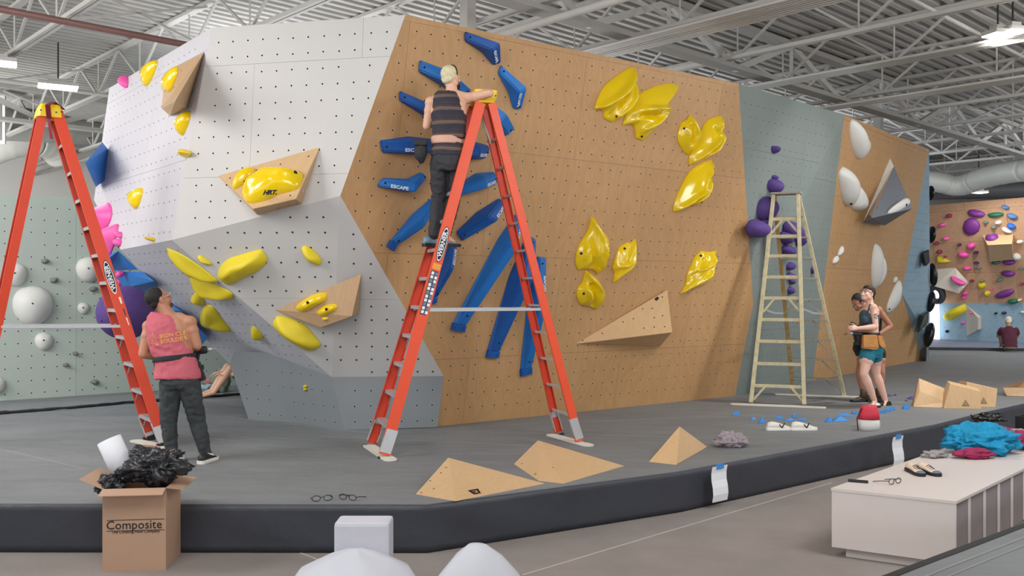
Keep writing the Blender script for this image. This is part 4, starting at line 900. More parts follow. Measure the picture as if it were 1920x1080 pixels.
# shapes on the light blue base wall
BW = Plane(q3, q4, V((q3.x, q3.y, MZ)))
hold('yellow_hold', BW, cf([(303, 595), (325, 570), (385, 540), (403, 545), (400, 575), (350, 605), (315, 612)]), .25, M_YEM, 'big olive yellow hold on the light blue base wall')
q = cf([(404, 545), (470, 596), (470, 650), (404, 682), (455, 600), (455, 652)])
solid('white_volume', [hit(BW, q[0]), hit(BW, q[1]), hit(BW, q[2]), hit(BW, q[3]), hit(BW, q[4], .3), hit(BW, q[5], .3)], [(0, 4, 5, 3), (0, 1, 4), (1, 2, 5, 4), (2, 3, 5), (0, 3, 2, 1)], mat('washed_plywood', (214, 204, 190)), 'pale triangular volume on the light blue base wall')
for x, y, rx, ry, c, wh in ((320, 659, 8, 7, 'x', 'low at the left'), (298, 531, 5, 4, 'x', 'under the tyre'), (280, 616, 4, 4, 'x', 'at the window edge'), (391, 622, 9, 7, 'p', 'left of the pale triangle'), (427, 579, 8, 6, 'p', 'on the pale triangle top'), (535, 580, 6, 5, 'x', 'right of the pale triangle'), (571, 578, 11, 7, 'd', 'under the wide violet one'), (600, 620, 6, 5, 'x', 'behind the seated man'), (652, 575, 8, 6, 'w', 'at the right frame edge')):
    oval(BW, 1640 + x / 2.346, 340 + y / 2.346, rx / 2.346, ry / 2.346, 0, .1, MC[c], '%s foothold on the light blue base wall, %s' % (NMC[c], wh), 'foothold', 'footholds on the light blue base wall', k=8, base=.3 if x == 427 else 0)
# bright daylit doorway between the island and the spray wall
wp = PZ(1752, 637.5)
bm = bmesh.new(); pts = [P(1738, 640, 29.9), P(1762, 640, 29.4), P(1760, 520, 29.4), P(1738, 520, 29.9)]
prism(bm, pts, (0, .1, 0)); struct(link('window_2', bm, mat('daylight_pane', (245, 248, 255), .5, var=0, emit=2.2)))['label'] = 'bright daylit opening beside the spray wall'
# ================================================================ LADDERS
def crect(w, d, t, sgn):
    """C channel section: web on the outer side (x = sgn), flanges inward; coordinates (across, along-spread)"""
    x0, x1 = (0, -sgn * w); tt = -sgn * t
    return [(x0, -d / 2), (x1, -d / 2), (x1, -d / 2 + t), (tt, -d / 2 + t), (tt, d / 2 - t), (x1, d / 2 - t), (x1, d / 2), (x0, d / 2)]
def channel(bm, a, b, wv, sv, w, d, t, sgn, w2=None):
    """C rail from a to b; wv = unit across, sv = unit spread direction"""
    rows = []
    for p in (V(a), V(b)):
        rows.append([bm.verts.new(p + wv * x + sv * y) for x, y in crect(w, d, t, sgn)])
    loft(bm, rows)
def step_ladder(label, front, rear, apex, n, wtop, cap_m, rail_m, rail_m2, rail_d=.105, steps=True, spreader=.48, stickers=False, brand=True, group=None):
    """front, rear: (foot far, foot near) on the mat; apex: centre of the cap"""
    fF, fN, rF, rN = [V(p) for p in (*front, *rear)]; apex = V(apex)
    root = empty('step_ladder', (fF + fN + rF + rN) / 4, label, 'ladder', group)
    wv = ((fN - fF).normalized() + (rN - rF).normalized()).normalized()   # far -> near
    sp = ((fF + fN) / 2 - (rF + rN) / 2); sp = (sp - wv * sp.dot(wv)).normalized()      # rear -> front
    top = lambda near, fr: apex + wv * (wtop / 2 * (1 if near else -1)) + sp * (.06 * (1 if fr else -1)) + V((0, 0, -.03))
    L_ = {}
    for nm, foot, near, fr in (('front_rail', fF, 0, 1), ('front_rail', fN, 1, 1), ('rear_rail', rF, 0, 0), ('rear_rail', rN, 1, 0)):
        t_ = top(near, fr); L_[(near, fr)] = (foot, t_)
        bm = bmesh.new(); ax = (t_ - foot).normalized(); d_ = (sp - ax * sp.dot(ax)).normalized()
        channel(bm, foot + V((0, 0, .03)), t_, wv, d_, .034, rail_d if fr else rail_d * .8, .007, 1 if near else -1)
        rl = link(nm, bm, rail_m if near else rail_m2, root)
        bm = bmesh.new(); box(bm, (-.022, -rail_d * .62, 0), (.03, rail_d * .62, .05), basis(foot + wv * (-.004 if near else -.004), wv, d_)); 
        bmesh.ops.translate(bm, verts=bm.verts, vec=(0, 0, 0)); link('foot', bm, M_BLK, rl)
        bm = bmesh.new(); k = foot.lerp(t_, .06); channel(bm, foot + V((0, 0, .05)), foot.lerp(t_, .075), wv, d_, .040, (rail_d if fr else rail_d * .8) + .006, .009, 1 if near else -1)
        bmesh.ops.translate(bm, verts=bm.verts, vec=wv * (.003 if near else -.003)); link('foot_boot', bm, M_ALU, rl)
    for i in range(1, n):
        f = i / n * .985
        for fr in (1, 0):
            a = L_[(0, fr)][0].lerp(L_[(0, fr)][1], f); b = L_[(1, fr)][0].lerp(L_[(1, fr)][1], f); a += wv * .006; b -= wv * .006
            bm = bmesh.new()
            if fr and steps:
                bar(bm, a, b, .085, .007); m2 = frame(a, b); Ln = (b - a).length
                box(bm, (0, -.043, -.03), (Ln, -.037, .003), m2); box(bm, (0, .037, -.03), (Ln, .043, .003), m2)
                link('step', bm, M_ALU, root)
                if i in (1, 2, 3, 4):
                    bm = bmesh.new()
                    for e, o_ in ((a, 1), (b, -1)): tube(bm, [e + wv * o_ * .005 - V((0, 0, .15)) + (L_[(0 if o_ == 1 else 1, 1)][0] - L_[(0 if o_ == 1 else 1, 1)][1]).normalized() * 0, e + wv * o_ * .16 - V((0, 0, .02))], .006, 5)
                    link('step_brace', bm, M_ALU, root)
            else:
                bar(bm, a, b, .032, .022); link('rear_bar', bm, M_ALU, root)
    # spreaders
    for near in (0, 1):
        a = L_[(near, 1)][0].lerp(L_[(near, 1)][1], spreader - .08 * 0); b = L_[(near, 0)][0].lerp(L_[(near, 0)][1], spreader)
        o_ = wv * (-.018 if near else .018); bm = bmesh.new(); bar(bm, a + o_, b + o_, .006, .028); link('spreader', bm, M_ALU, root)
    # cap
    bm = bmesh.new(); m2 = basis(apex, wv, sp)
    lo = ring(bm, (0, 0, 0), (1, 0, 0), (0, 1, 0), 4); [bm.verts.remove(v) for v in lo]
    def rr_(hx, hy, z): return [bm.verts.new(m2 @ V((x, y, z))) for x, y in ((-hx, -hy * .8), (-hx * .85, -hy), (hx * .85, -hy), (hx, -hy * .8), (hx, hy * .8), (hx * .85, hy), (-hx * .85, hy), (-hx, hy * .8))]
    W2 = wtop / 2 + .02
    loft(bm, [rr_(W2, .12, -.10), rr_(W2, .108, -.02), rr_(W2 * .93, .09, .025), rr_(W2 * .9, .08, .03)])
    cp = link('top_cap', bm, cap_m, root)
    bm = bmesh.new()
    for x in (-.6, 0, .6):
        for y in (-.05, .06): c = m2 @ V((x * W2, y, .031)); ra = ring(bm, c, wv * .013, sp * .013, 8); rb = ring(bm, c + V((0, 0, .001)), wv * .013, sp * .013, 8); loft(bm, [ra, rb])
    for y in (-.09, -.03, .05, .1): c = m2 @ V((W2, y, -.06 + abs(y) * .2)); ra = ring(bm, c + wv * .002, sp * .008, V((0, 0, .008)), 8); rb = ring(bm, c + wv * .004, sp * .008, V((0, 0, .008)), 8); loft(bm, [ra, rb])
    link('screw_hole', bm, M_PRINTK, cp)
    # printed plates on the near front rail
    a, b = L_[(1, 1)]; ax = (b - a).normalized(); d_ = (sp - ax * sp.dot(ax)).normalized()
    if brand:
        c = a.lerp(b, brand) + wv * .0015
        bm = bmesh.new(); r1 = ring(bm, c, ax * .185, d_ * .044, 24); r2 = ring(bm, c + wv * .001, ax * .185, d_ * .044, 24); loft(bm, [r1, r2]); pl_ = link('oval_plate', bm, M_PRINTK, root)
        bm = bmesh.new(); r1 = ring(bm, c + wv * .001, ax * .175, d_ * .037, 24); r2 = ring(bm, c + wv * .002, ax * .175, d_ * .037, 24); loft(bm, [r1, r2]); link('oval_border', bm, M_PRINTW, pl_)
        bm = bmesh.new(); r1 = ring(bm, c + wv * .002, ax * .16, d_ * .031, 24); r2 = ring(bm, c + wv * .003, ax * .16, d_ * .031, 24); loft(bm, [r1, r2]); link('oval_centre', bm, M_PRINTK, pl_)
        y_ = wv.cross(ax)
        text('lettering', 'WERNER', .058, basis(c + wv * .004, ax, y_), M_PRINTW, pl_, bold=.0015, sx=1.1)
    if stickers == 'grid':
        for i in range(11):
            for j in (-1, 1):
                c = a.lerp(b, .395 + i * .0108) + d_ * j * .02 + wv * .0025; bm = bmesh.new()
                box(bm, (-.017, -.013, 0), (.012, .013, .0015), basis(c, ax, wv.cross(ax))); link('sticker', bm, M_PRINTW if (i + j) % 3 else mat('blue_grey_print', (110, 130, 160), .6), root)
        bm = bmesh.new(); box(bm, (-.225, -.042, 0), (.225, .042, .0015), basis(a.lerp(b, .448) + wv * .0005, ax, wv.cross(ax))); link('warning_label', bm, mat('dark_label', (70, 74, 84), .6), root)
        bm = bmesh.new(); box(bm, (-.03, -.04, 0), (.03, .04, .002), basis(a.lerp(b, .522) + wv * .0005, ax, wv.cross(ax))); link('warning_label', bm, mat('amber_label', (236, 160, 60), .6), root)
    elif stickers == 'label':
        for f, hl, cc in ((.435, .035, (240, 236, 225)), (.40, .035, (60, 60, 62)), (.372, .04, (236, 232, 222))):
            bm = bmesh.new(); box(bm, (-hl, -.036, 0), (hl, .036, .0015), basis(a.lerp(b, f) + wv * .0005, ax, wv.cross(ax))); link('warning_label', bm, mat('label_%d' % cc[0], cc, .6, var=.1, scale=60), root)
    return root, L_, wv, sp
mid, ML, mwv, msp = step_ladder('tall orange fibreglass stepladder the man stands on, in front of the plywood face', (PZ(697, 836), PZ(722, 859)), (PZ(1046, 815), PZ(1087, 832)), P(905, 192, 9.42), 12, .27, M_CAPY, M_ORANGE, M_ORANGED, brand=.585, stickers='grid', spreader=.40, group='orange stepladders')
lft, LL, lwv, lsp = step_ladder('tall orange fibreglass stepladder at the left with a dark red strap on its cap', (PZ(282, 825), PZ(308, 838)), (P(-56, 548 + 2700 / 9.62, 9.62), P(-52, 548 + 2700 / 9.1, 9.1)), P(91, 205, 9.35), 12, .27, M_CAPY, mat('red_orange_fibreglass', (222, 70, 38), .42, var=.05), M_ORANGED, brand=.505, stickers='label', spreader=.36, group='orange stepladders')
# strap on the left ladder cap, cord on the mid ladder
bm = bmesh.new(); c = P(96, 198, 9.2)
for a, b in zip([c + V((-.03, .3, .02)), c + V((0, .05, .045)), c + V((.03, -.13, -.02)), c + V((.055, -.15, -.16)), c + V((.07, -.16, -.27))], [c + V((0, .05, .045)), c + V((.03, -.13, -.02)), c + V((.055, -.15, -.16)), c + V((.07, -.16, -.27)), c + V((.085, -.16, -.36))]): bar(bm, a, b, .05 if b.z > c.z - .2 else .03, .004)
tag(link('strap', bm, mat('dark_red_webbing', (120, 24, 44), .8)), 'dark red webbing strap draped over the left ladder cap', 'strap')
for pts, nm, lbl in (([(902, 215), (908, 235), (916, 255), (920, 270)], 'cord', 'grey cord hanging inside the top of the middle ladder'),):
    bm = bmesh.new(); tube(bm, [P(x, y, 9.42) for x, y in pts], .012, 6); tag(link(nm, bm, M_STEEL, smooth=True), lbl, 'cord')
# small white boards under the orange ladders
def board(lbl, a, b, w=.12, h=.02, m=None, z=MZ, nm='board'):
    a, b = PZ(*a, z), PZ(*b, z); bm = bmesh.new(); L_ = (b - a).length
    mm = frame(a, b); k = 8; pts = [(x, y) for x, y in ([(.05 - .05 * math.cos(t), -w / 2 + 0 if 0 else w / 2 * math.sin(t) * 1) for t in [math.pi * i / k - math.pi / 2 for i in range(1)]])]
    out = [(w / 2 - w / 2 * math.cos(t), -w / 2 * math.sin(t)) for t in [math.pi * (i / k) - math.pi / 2 for i in range(k + 1)]]
    out = [(w / 2 + w / 2 * math.cos(t), w / 2 * math.sin(t)) for t in [math.pi / 2 + math.pi * i / k for i in range(k + 1)]] + [(L_ - w / 2 + w / 2 * math.cos(t), w / 2 * math.sin(t)) for t in [-math.pi / 2 + math.pi * i / k for i in range(k + 1)]]
    prism(bm, [mm @ V((x, y, .003)) for x, y in out], (0, 0, h)); return tag(link(nm, bm, m or M_WBOARD), lbl, 'board', 'boards under ladder feet')
M_WBOARD = mat('pale_worn_board', (222, 218, 206), .6, var=.06, scale=10)
board('white board under the feet of the left orange ladder', (250, 827), (326, 843), .13, .012)
board('white board under the rear feet of the middle orange ladder', (1030, 816), (1108, 838), .13, .012)
board('white board under the front feet of the middle orange ladder', (690, 836), (735, 866), .13, .012)
board('long white board under the front legs of the wooden ladder', (1369, 759), (1549, 766), .11, .018)
board('long white board under the rear legs of the wooden ladder', (1452, 740), (1612, 746), .11, .018)

# ---- old painted wooden step ladder at the right
M_OLDW = mat('old_cream_painted_wood', (206, 196, 160), .6, var=.22, scale=14, bump=.15, bscale=60)
M_OLDW2 = mat('old_bare_wood', (172, 138, 78), .6, var=.25, scale=14)
M_OLDG = mat('old_grey_tread', (158, 154, 142), .65, var=.2, scale=16)
wf = [PZ(1408, 757.5), PZ(1508, 761.5)]; wr = [PZ(1487, 740.5), PZ(1583, 744.5)]
wl_root = empty('wooden_ladder', sum(wf + wr, V((0, 0, 0))) / 4, 'old cream-painted wooden stepladder standing on white boards by the sage face', 'ladder')
wtopc = P(1474, 366, 13.35); wa = ((wf[1] - wf[0]).normalized() + (wr[1] - wr[0]).normalized()).normalized(); wsd = V((wa.y, -wa.x, 0));
wsd = wsd if wsd.y < 0 else -wsd
Ttop = {(0, 0): wtopc - wa * .17 + wsd * .06, (1, 0): wtopc + wa * .17 + wsd * .06, (0, 1): wtopc - wa * .17 - wsd * .06, (1, 1): wtopc + wa * .17 - wsd * .06}
up018 = V((0, 0, .02))
for (sd, rear), tp in Ttop.items():
    ft = (wr if rear else wf)[sd] + up018; bm = bmesh.new(); bar(bm, ft, tp, .07 if not rear else .06, .052, wa, .004)
    rl = link('rear_rail' if rear else 'front_rail', bm, M_OLDW if not (rear and sd == 0) else M_OLDW2, wl_root)
for i, y in enumerate((178, 260, 352, 450, 547, 646, 745, 846, 945)):
    yy = 340 + y / 2.454; f = (yy - 366) / (759 - 366); a = Ttop[(0, 0)].lerp(wf[0], f); b = Ttop[(1, 0)].lerp(wf[1], f)
    bm = bmesh.new(); bar(bm, a, b, .02, .045, bev=.003); link('rung', bm, M_OLDW, wl_root)
    if i in (0, 4, 8):
        for e, s_ in ((a, 1), (b, -1)):
            bm = bmesh.new(); bar(bm, e + wa * s_ * .01 - V((0, 0, .2)), e + wa * s_ * .16 - V((0, 0, .015)), .016, .03); link('corner_brace', bm, M_OLDW, wl_root)
for i, y in enumerate((160, 253, 347, 440, 535, 629, 720, 813, 905)):
    yy = 340 + y / 2.454; f = (yy - 366) / (742 - 366); a = Ttop[(0, 1)].lerp(wr[0], f); b = Ttop[(1, 1)].lerp(wr[1], f)
    bm = bmesh.new(); bar(bm, a, b, .12, .022, bev=.003); link('tread', bm, M_OLDG, wl_root)
    if i >= 4:
        for e, s_ in ((a, 1), (b, -1)):
            bm = bmesh.new(); bar(bm, e + wa * s_ * .01 - V((0, 0, .2)), e + wa * s_ * .2 - V((0, 0, .015)), .012, .02); link('tread_brace', bm, M_OLDG, wl_root)
bm = bmesh.new(); box(bm, (-.21, -.12, -.012), (.21, .12, .018), basis(wtopc + V((0, 0, .02)), wa, -wsd), .004); link('top_board', bm, M_OLDG, wl_root)
for sd in (0, 1):
    a = Ttop[(sd, 0)].lerp(wf[sd], .55); b = Ttop[(sd, 1)].lerp(wr[sd], .58); m_ = (a + b) / 2 - V((0, 0, .03)); bm = bmesh.new(); bar(bm, a, m_, .006, .03); bar(bm, m_, b, .006, .03); link('spreader', bm, M_ALU, wl_root)

# ================================================================ HIGH-BAY LAMPS
def lamp(px, py, Y, w, d, rz, lbl, power, zc):
    c = P(px, py, Y); root = empty('high_bay_lamp', c, lbl, 'lamp', 'high-bay lamps', rz=rz); mm = Matrix.Translation(c) @ Matrix.Rotation(rz, 4, 'Z')
    bm = bmesh.new(); box(bm, (-w / 2, -d / 2, 0), (w / 2, d / 2, .06), mm, .01); box(bm, (-w / 4, -d / 4, .06), (w / 4, d / 4, .12), mm); link('housing', bm, M_STEEL, root)
    bm = bmesh.new(); box(bm, (-w * .48, -d * .47, -.012), (w * .48, d * .47, 0.0), mm); link('diffuser', bm, M_LAMP, root)
    bm = bmesh.new(); tube(bm, [c + V((0, 0, .1)), V((c.x, c.y, Z_T))], .012, 6); link('hanging_cord', bm, M_BLK, root)
    l = area('lamp_light', c + V((0, 0, -.05)), c + V((0, 0, -3)), w, power, sy=d); l['kind'] = 'helper'
lamp(109, 163, 15.5, .62, .42, .5, 'rectangular high-bay lamp glowing above the left orange ladder', 60, 0)
lamp(-4, 118, 13.5, .5, .4, .5, 'high-bay lamp cut by the left frame edge', 50, 0)
lamp(1871, 66, 12.0, .30, .26, .3, 'left of the pair of glowing lamps at the upper right', 190, 0)
lamp(1899, 60, 12.0, .30, .26, .3, 'right of the pair of glowing lamps at the upper right', 190, 0)
lamp(1835, 361, 26.5, .45, .3, .3, 'small far lamp below the bent white duct', 50, 0)
lamp(1925, 336, 25.5, .3, .3, .3, 'far lamp at the right frame edge', 30, 0)
# ================================================================ WOODEN WEDGES AND VOLUMES ON THE MAT
ce = lambda p: S(p, 2.842, 1280, 700)
def gp_(p, h=0.0, z=MZ):
    """ground point under pixel p at height h above z"""
    return PZ(p[0], p[1], z + h)
def wedge(base, top, lbl, m=M_PLY, nm='wooden_volume', faces=None, mark=None, grp='plywood volumes lying on the mat'):
    vs = [gp_(p) for p in base] + [gp_(p, h) for p, h in top]
    o = solid(nm, vs, faces, m, lbl, 'climbing volume', grp, bev=.005); return o, vs
b = ce([(1228, 178), (1378, 184)]); 
def block(front, h_front, depth, topin, lbl, logo=False):
    """a plywood box volume: front face pixels (bl, br, tr, tl) on a vertical-ish front, top slanting back"""
    bl, br = PZ(*front[0]), PZ(*front[1]); Yl, Yr = bl.y, br.y
    n_ = V((-(br - bl).y, (br - bl).x, 0)).normalized()
    lean = depth * .12
    tl = P(front[3][0], front[3][1], Yl + lean); tr = P(front[2][0], front[2][1], Yr + lean)
    bbl, bbr = bl + n_ * depth, br + n_ * depth
    ttl = tl + n_ * depth * topin; ttr = tr + n_ * depth * topin; dz = h_front
    ttl.z += dz; ttr.z += dz
    o = solid('wooden_volume', [bl, br, tr, tl, bbl, bbr, ttr, ttl], [(0, 1, 2, 3), (3, 2, 6, 7), (7, 6, 5, 4), (1, 5, 6, 2), (0, 3, 7, 4), (0, 4, 5, 1)], M_PLY, lbl, 'climbing volume', 'plywood volumes lying on the mat', bev=.004)
    if logo:
        c = (bl + br + tr + tl) / 4; pl = Plane(bl, br, tr); c = pl.hit(*logo) + pl.n * .002
        for r_, mm, e in ((.055, M_PRINTK, 0), (.042, M_PLY, .001), (.03, M_PRINTK, .002), (.018, M_PLY, .003)):
            bm = bmesh.new(); prism(bm, [c + pl.n * e + pl.u * r_ * math.cos(a) + pl.v * r_ * math.sin(a) for a in (math.pi / 2, math.pi / 2 + 2.094, math.pi / 2 + 4.189)], pl.n * .001); link('triangle_mark', bm, mm, o)
    return o
block(ce([(1228, 178), (1380, 184), (1405, 152), (1262, 95)]), .17, .35, .35, 'left of three plywood blocks near the mat edge')
block(ce([(1505, 183), (1668, 181), (1678, 82), (1515, 45)]), .0, .3, .6, 'rear right of three plywood blocks near the mat edge', ce([(1604, 150)])[0])
block(ce([(1390, 187), (1590, 191), (1588, 95), (1425, 55)]), .03, .22, .6, 'front one of three plywood blocks, with a triangle mark', ce([(1508, 163)])[0])
q = ce([(1703, 78), (1725, 122), (1830, 126), (1830, 95), (1900, 50), (1830, 42)])
vs = [gp_(q[1]), gp_(q[2]), gp_((1960, 740)), gp_((1905, 724)), P(q[0][0], q[0][1] - 2, 15.2), P(1935, 730, 14.9), P(1960, 712, 16.2), P(1912, 714, 16.6)]
o = solid('wooden_tray', [gp_((1887, 743)), gp_((1960, 746)), gp_((1990, 730)), gp_((1905, 728)), P(1879, 727, 13.9), P(1965, 727, 13.7), P(1990, 712, 15.2), P(1925, 712, 15.6)],
          [(0, 1, 5, 4), (1, 2, 6, 5), (2, 3, 7, 6), (3, 0, 4, 7), (0, 3, 2, 1)], M_PLY2, 'open plywood box volume lying at the right frame edge', 'climbing volume', bev=.01)
o.modifiers.new('t', 'SOLIDIFY').thickness = .015
# three big flat pyramids near the mat front
def pyr(pts, apexes, faces, lbl, holes=()):
    vs = [gp_(p) for p in pts] + [gp_(p, h) for p, h in apexes]
    o = solid('wooden_volume', vs, faces, M_PLY, lbl, 'climbing volume', 'plywood volumes lying on the mat', bev=.005); return o, vs
cb = lambda p: S(p, 3.0, 640, 760)
q = cb([(415, 500), (640, 541), (1150, 440), (900, 370), (600, 293)])
o, vs = pyr([q[0], q[1], q[2], (960, 880)], [((864, 925), 0.0)], [(0, 1, 2), (0, 1, 2, 3)][:0] or [(0, 1, 4), (1, 2, 4), (2, 3, 4), (3, 0, 4), (0, 3, 2, 1)], 'large flat plywood pyramid at the front edge of the mat')
bpy.data.objects.remove(o)
a0, a1, a2, a3 = gp_(q[0]), gp_(q[1]), gp_(q[2]), gp_((935, 905)); ap = P(q[4][0], q[4][1], 7.75)
o = solid('wooden_volume', [a0, a1, a2, a3, ap], [(0, 1, 4), (1, 2, 4), (2, 3, 4), (3, 0, 4), (0, 3, 2, 1)], M_PLY, 'large flat plywood pyramid at the front edge of the mat', 'climbing volume', 'plywood volumes lying on the mat', bev=.004)
facet_holes(o, a0, a1, ap, cb([(450, 492), (560, 380), (520, 470), (500, 425), (590, 350)]), .009); 
pl = Plane(a1, a2, ap); text('lettering', 'E7', .1, basis(pl.hit(*cb([(757, 488)])[0]) + pl.n * .003, pl.u, pl.v), M_PRINTK, o, bold=.004)
q = cb([(968, 330), (1110, 420), (1250, 441), (1595, 341), (1105, 196)])
a0, a1, a2, a3 = gp_(q[0]), gp_((1010, 902)), gp_(q[2]), gp_(q[3]); ap = P(q[4][0], q[4][1], 8.75)
o = solid('wooden_volume', [a0, a1, a2, a3, ap, gp_((1090, 858))], [(0, 1, 4), (1, 2, 4), (2, 3, 4), (3, 5, 4), (5, 0, 4), (0, 5, 3, 2, 1)], M_PLY, 'plywood pyramid just behind the large flat one', 'climbing volume', 'plywood volumes lying on the mat', bev=.004)
facet_holes(o, a1, a2, ap, cb([(1015, 328), (1090, 385), (1190, 350)]), .009)
a0, a1, a2, a3 = gp_((1216, 866)), gp_((1268, 872)), gp_((1327, 838)), gp_((1290, 832)); ap = P(1274, 799, 8.95)
solid('wooden_volume', [a0, a1, a2, a3, ap], [(0, 1, 4), (1, 2, 4), (2, 3, 4), (3, 0, 4), (0, 3, 2, 1)], M_PLY, 'small tall plywood pyramid, rightmost at the mat front', 'climbing volume', 'plywood volumes lying on the mat', bev=.004)

# ================================================================ BLUE AND PURPLE PIECES ON THE MAT
rr = random.Random(11)
def chunk(px, py, w, h, m, lbl, nm='blue_hold', grp='blue holds lying on the mat', kind=0):
    c = gp_((px, py)); bm = bmesh.new(); k = c.y / F; W_, H_ = w * k / 2, h * k; a = rr.uniform(-.5, .5)
    mm = Matrix.Translation(c) @ Matrix.Rotation(a, 4, 'Z')
    lo = [bm.verts.new(mm @ V((x * W_, y * W_ * .7, 0))) for x, y in ((-1, -1), (1, -.8), (.9, 1), (-.8, .9))]
    sx = rr.uniform(-.5, .5)
    if kind == 0: hi = [bm.verts.new(mm @ V((sx * W_, -.2 * W_, H_))), bm.verts.new(mm @ V(((sx + .35) * W_, .2 * W_, H_ * .85)))]; fs = [(lo[0], lo[1], hi[0]), (lo[1], lo[2], hi[1], hi[0]), (lo[2], lo[3], hi[1]), (lo[3], lo[0], hi[0], hi[1]), (lo[0], lo[3], lo[2], lo[1])]
    else:
        hi = [bm.verts.new(mm @ V((x * W_ * .8, y * W_ * .5, H_ * z))) for x, y, z in ((-1, -1, .6), (1, -.8, 1), (.9, 1, 1), (-.8, .9, .6))]
        fs = [(lo[0], lo[1], hi[1], hi[0]), (lo[1], lo[2], hi[2], hi[1]), (lo[2], lo[3], hi[3], hi[2]), (lo[3], lo[0], hi[0], hi[3]), tuple(hi), (lo[0], lo[3], lo[2], lo[1])]
    for f in fs: bm.faces.new(f)
    bmesh.ops.recalc_face_normals(bm, faces=bm.faces); bmesh.ops.bevel(bm, geom=list(bm.edges), offset=.006, segments=2, affect='EDGES')
    return tag(link(nm, bm, m, smooth=False), lbl, 'climbing hold', grp)
M_SKY = mat('sky_blue_resin', (60, 140, 216), .5, var=.08)
for x, y, w, h, lbl, kd in ((1380, 779, 15, 8, 'light blue block hold alone at the left of the scatter', 1), (1411, 787, 16, 6, 'small blue hold between the lone block and the tall peak', 0), (1428, 793, 15, 14, 'tall peaked blue hold left of the white sneakers', 0),
                       (1460, 785, 20, 7, 'blue hold behind the left white sneaker', 0), (1478, 789, 22, 6, 'flat blue hold touching the white sneakers', 0), (1490, 783, 12, 6, 'little blue hold above the sneakers', 1), (1503, 788, 18, 6, 'blue hold behind the gap between the sneakers', 0),
                       (1489, 780, 12, 5, 'rearmost little blue hold', 0), (1552, 791, 18, 11, 'dark-sided blue hold right of the sneakers', 0), (1572, 789, 34, 10, 'wide blue hold in the middle of the scatter', 0), (1586, 780, 28, 7, 'blue ridge hold behind the wide one', 0),
                       (1602, 776, 12, 6, 'small blue hold left of the red bag', 1), (1612, 778, 10, 7, 'blue hold leaning by the red bag', 0), (1655, 775, 12, 8, 'blue knobbly hold right of the red bag', 1), (1665, 772, 12, 8, 'middle knobbly blue hold right of the red bag', 1), (1673, 769, 10, 7, 'last knobbly blue hold right of the red bag', 1),
                       (1698, 767, 14, 10, 'blue block hold left of the plywood blocks', 1)):
    chunk(x, y, w, h, M_SKY, lbl, kind=kd)
for x, y, w, h, lbl in ((1668, 743, 10, 5, 'small purple hold behind the ankles'), (1677, 742, 10, 4, 'thin purple hold behind the ankles'), (1707, 748, 17, 6, 'purple hold left of the plywood blocks'), (1699, 752, 8, 3, 'flat purple scrap hold beside the plywood blocks')):
    chunk(x, y, w, h, M_PURP, lbl, 'purple_hold', 'purple holds lying on the mat', 0)

# ================================================================ SHOES, BAGS, CLOTHES
def shoe(loc, rz, L_, m, m_sole, lbl, nm='sneaker', grp=None, toe=None, high=1.0, pitch=0.0, cat='shoe'):
    """shoe along local +Y, toe forward"""
    root = empty(nm, loc, lbl, cat, grp, rz=rz); mm = Matrix.Translation(V(loc)) @ Matrix.Rotation(rz, 4, 'Z') @ Matrix.Rotation(pitch, 4, 'X'); k = L_ / .28
    bm = bmesh.new(); rows = []
    for y, w, h, z0 in ((-.14, .022, .045, .025), (-.13, .034, .085 * high, .02), (-.09, .038, .095 * high, .018), (-.04, .037, .088 * high, .018), (.0, .038, .075 * (high * .6 + .4), .018), (.05, .043, .055, .018), (.10, .042, .042, .018), (.13, .028, .03, .02), (.142, .012, .022, .022)):
        rows.append([bm.verts.new(mm @ (V((w * math.cos(t) * (1 if math.sin(t) < .3 else .8), y, z0 + (h - z0) * (.5 + .5 * math.sin(t)))) * k)) for t in [i * math.tau / 12 for i in range(12)]])
    loft(bm, rows); link('upper', bm, m, root, smooth=True)
    bm = bmesh.new(); rows = []
    for y, w in ((-.148, .02), (-.135, .037), (-.08, .042), (-.02, .04), (.05, .047), (.10, .046), (.138, .032), (.15, .014)):
        rows.append([bm.verts.new(mm @ (V((x * w, y, z)) * k)) for x, z in ((-1, 0), (-1.03, .02), (-.95, .03), (.95, .03), (1.03, .02), (1, 0))])
    loft(bm, rows); link('sole', bm, m_sole, root)
    bm = bmesh.new()
    for i in range(4): y = .0 + i * .022; tube(bm, [mm @ (V((x, y, .078 - i * .007 - abs(x) * .5)) * k) for x in (-.026, 0, .026)], .003 * k, 4)
    link('laces', bm, m_sole, root)
    if toe: bm = bmesh.new(); ell(bm, mm @ (V((0, .11, .028)) * k), (.04 * k, .035 * k, .02 * k), Matrix.Rotation(rz, 3, 'Z')); link('toe_cap', bm, toe, root, smooth=True)
    return root
M_SNK = mat('cream_white_leather', (226, 222, 214), .5)
for px, rz, lbl in ((1461, -1.45, 'left cream-white sneaker of the pair on the mat'), (1507, -1.5, 'right cream-white sneaker of the pair on the mat')):
    r = shoe(gp_((px, 806)), rz, .29, M_SNK, mat('white_rubber', (236, 234, 230), .5), lbl, grp='pair of white sneakers')
    c = r.location; bm = bmesh.new()
    for a, b in (((-.01, .07), (.02, .03)), ((.02, .03), (.05, .085))): bar(bm, c + V((a[0], -.045, a[1])), c + V((b[0], -.045, b[1])), .01, .01)
    link('side_mark', bm, M_PRINTK, r)
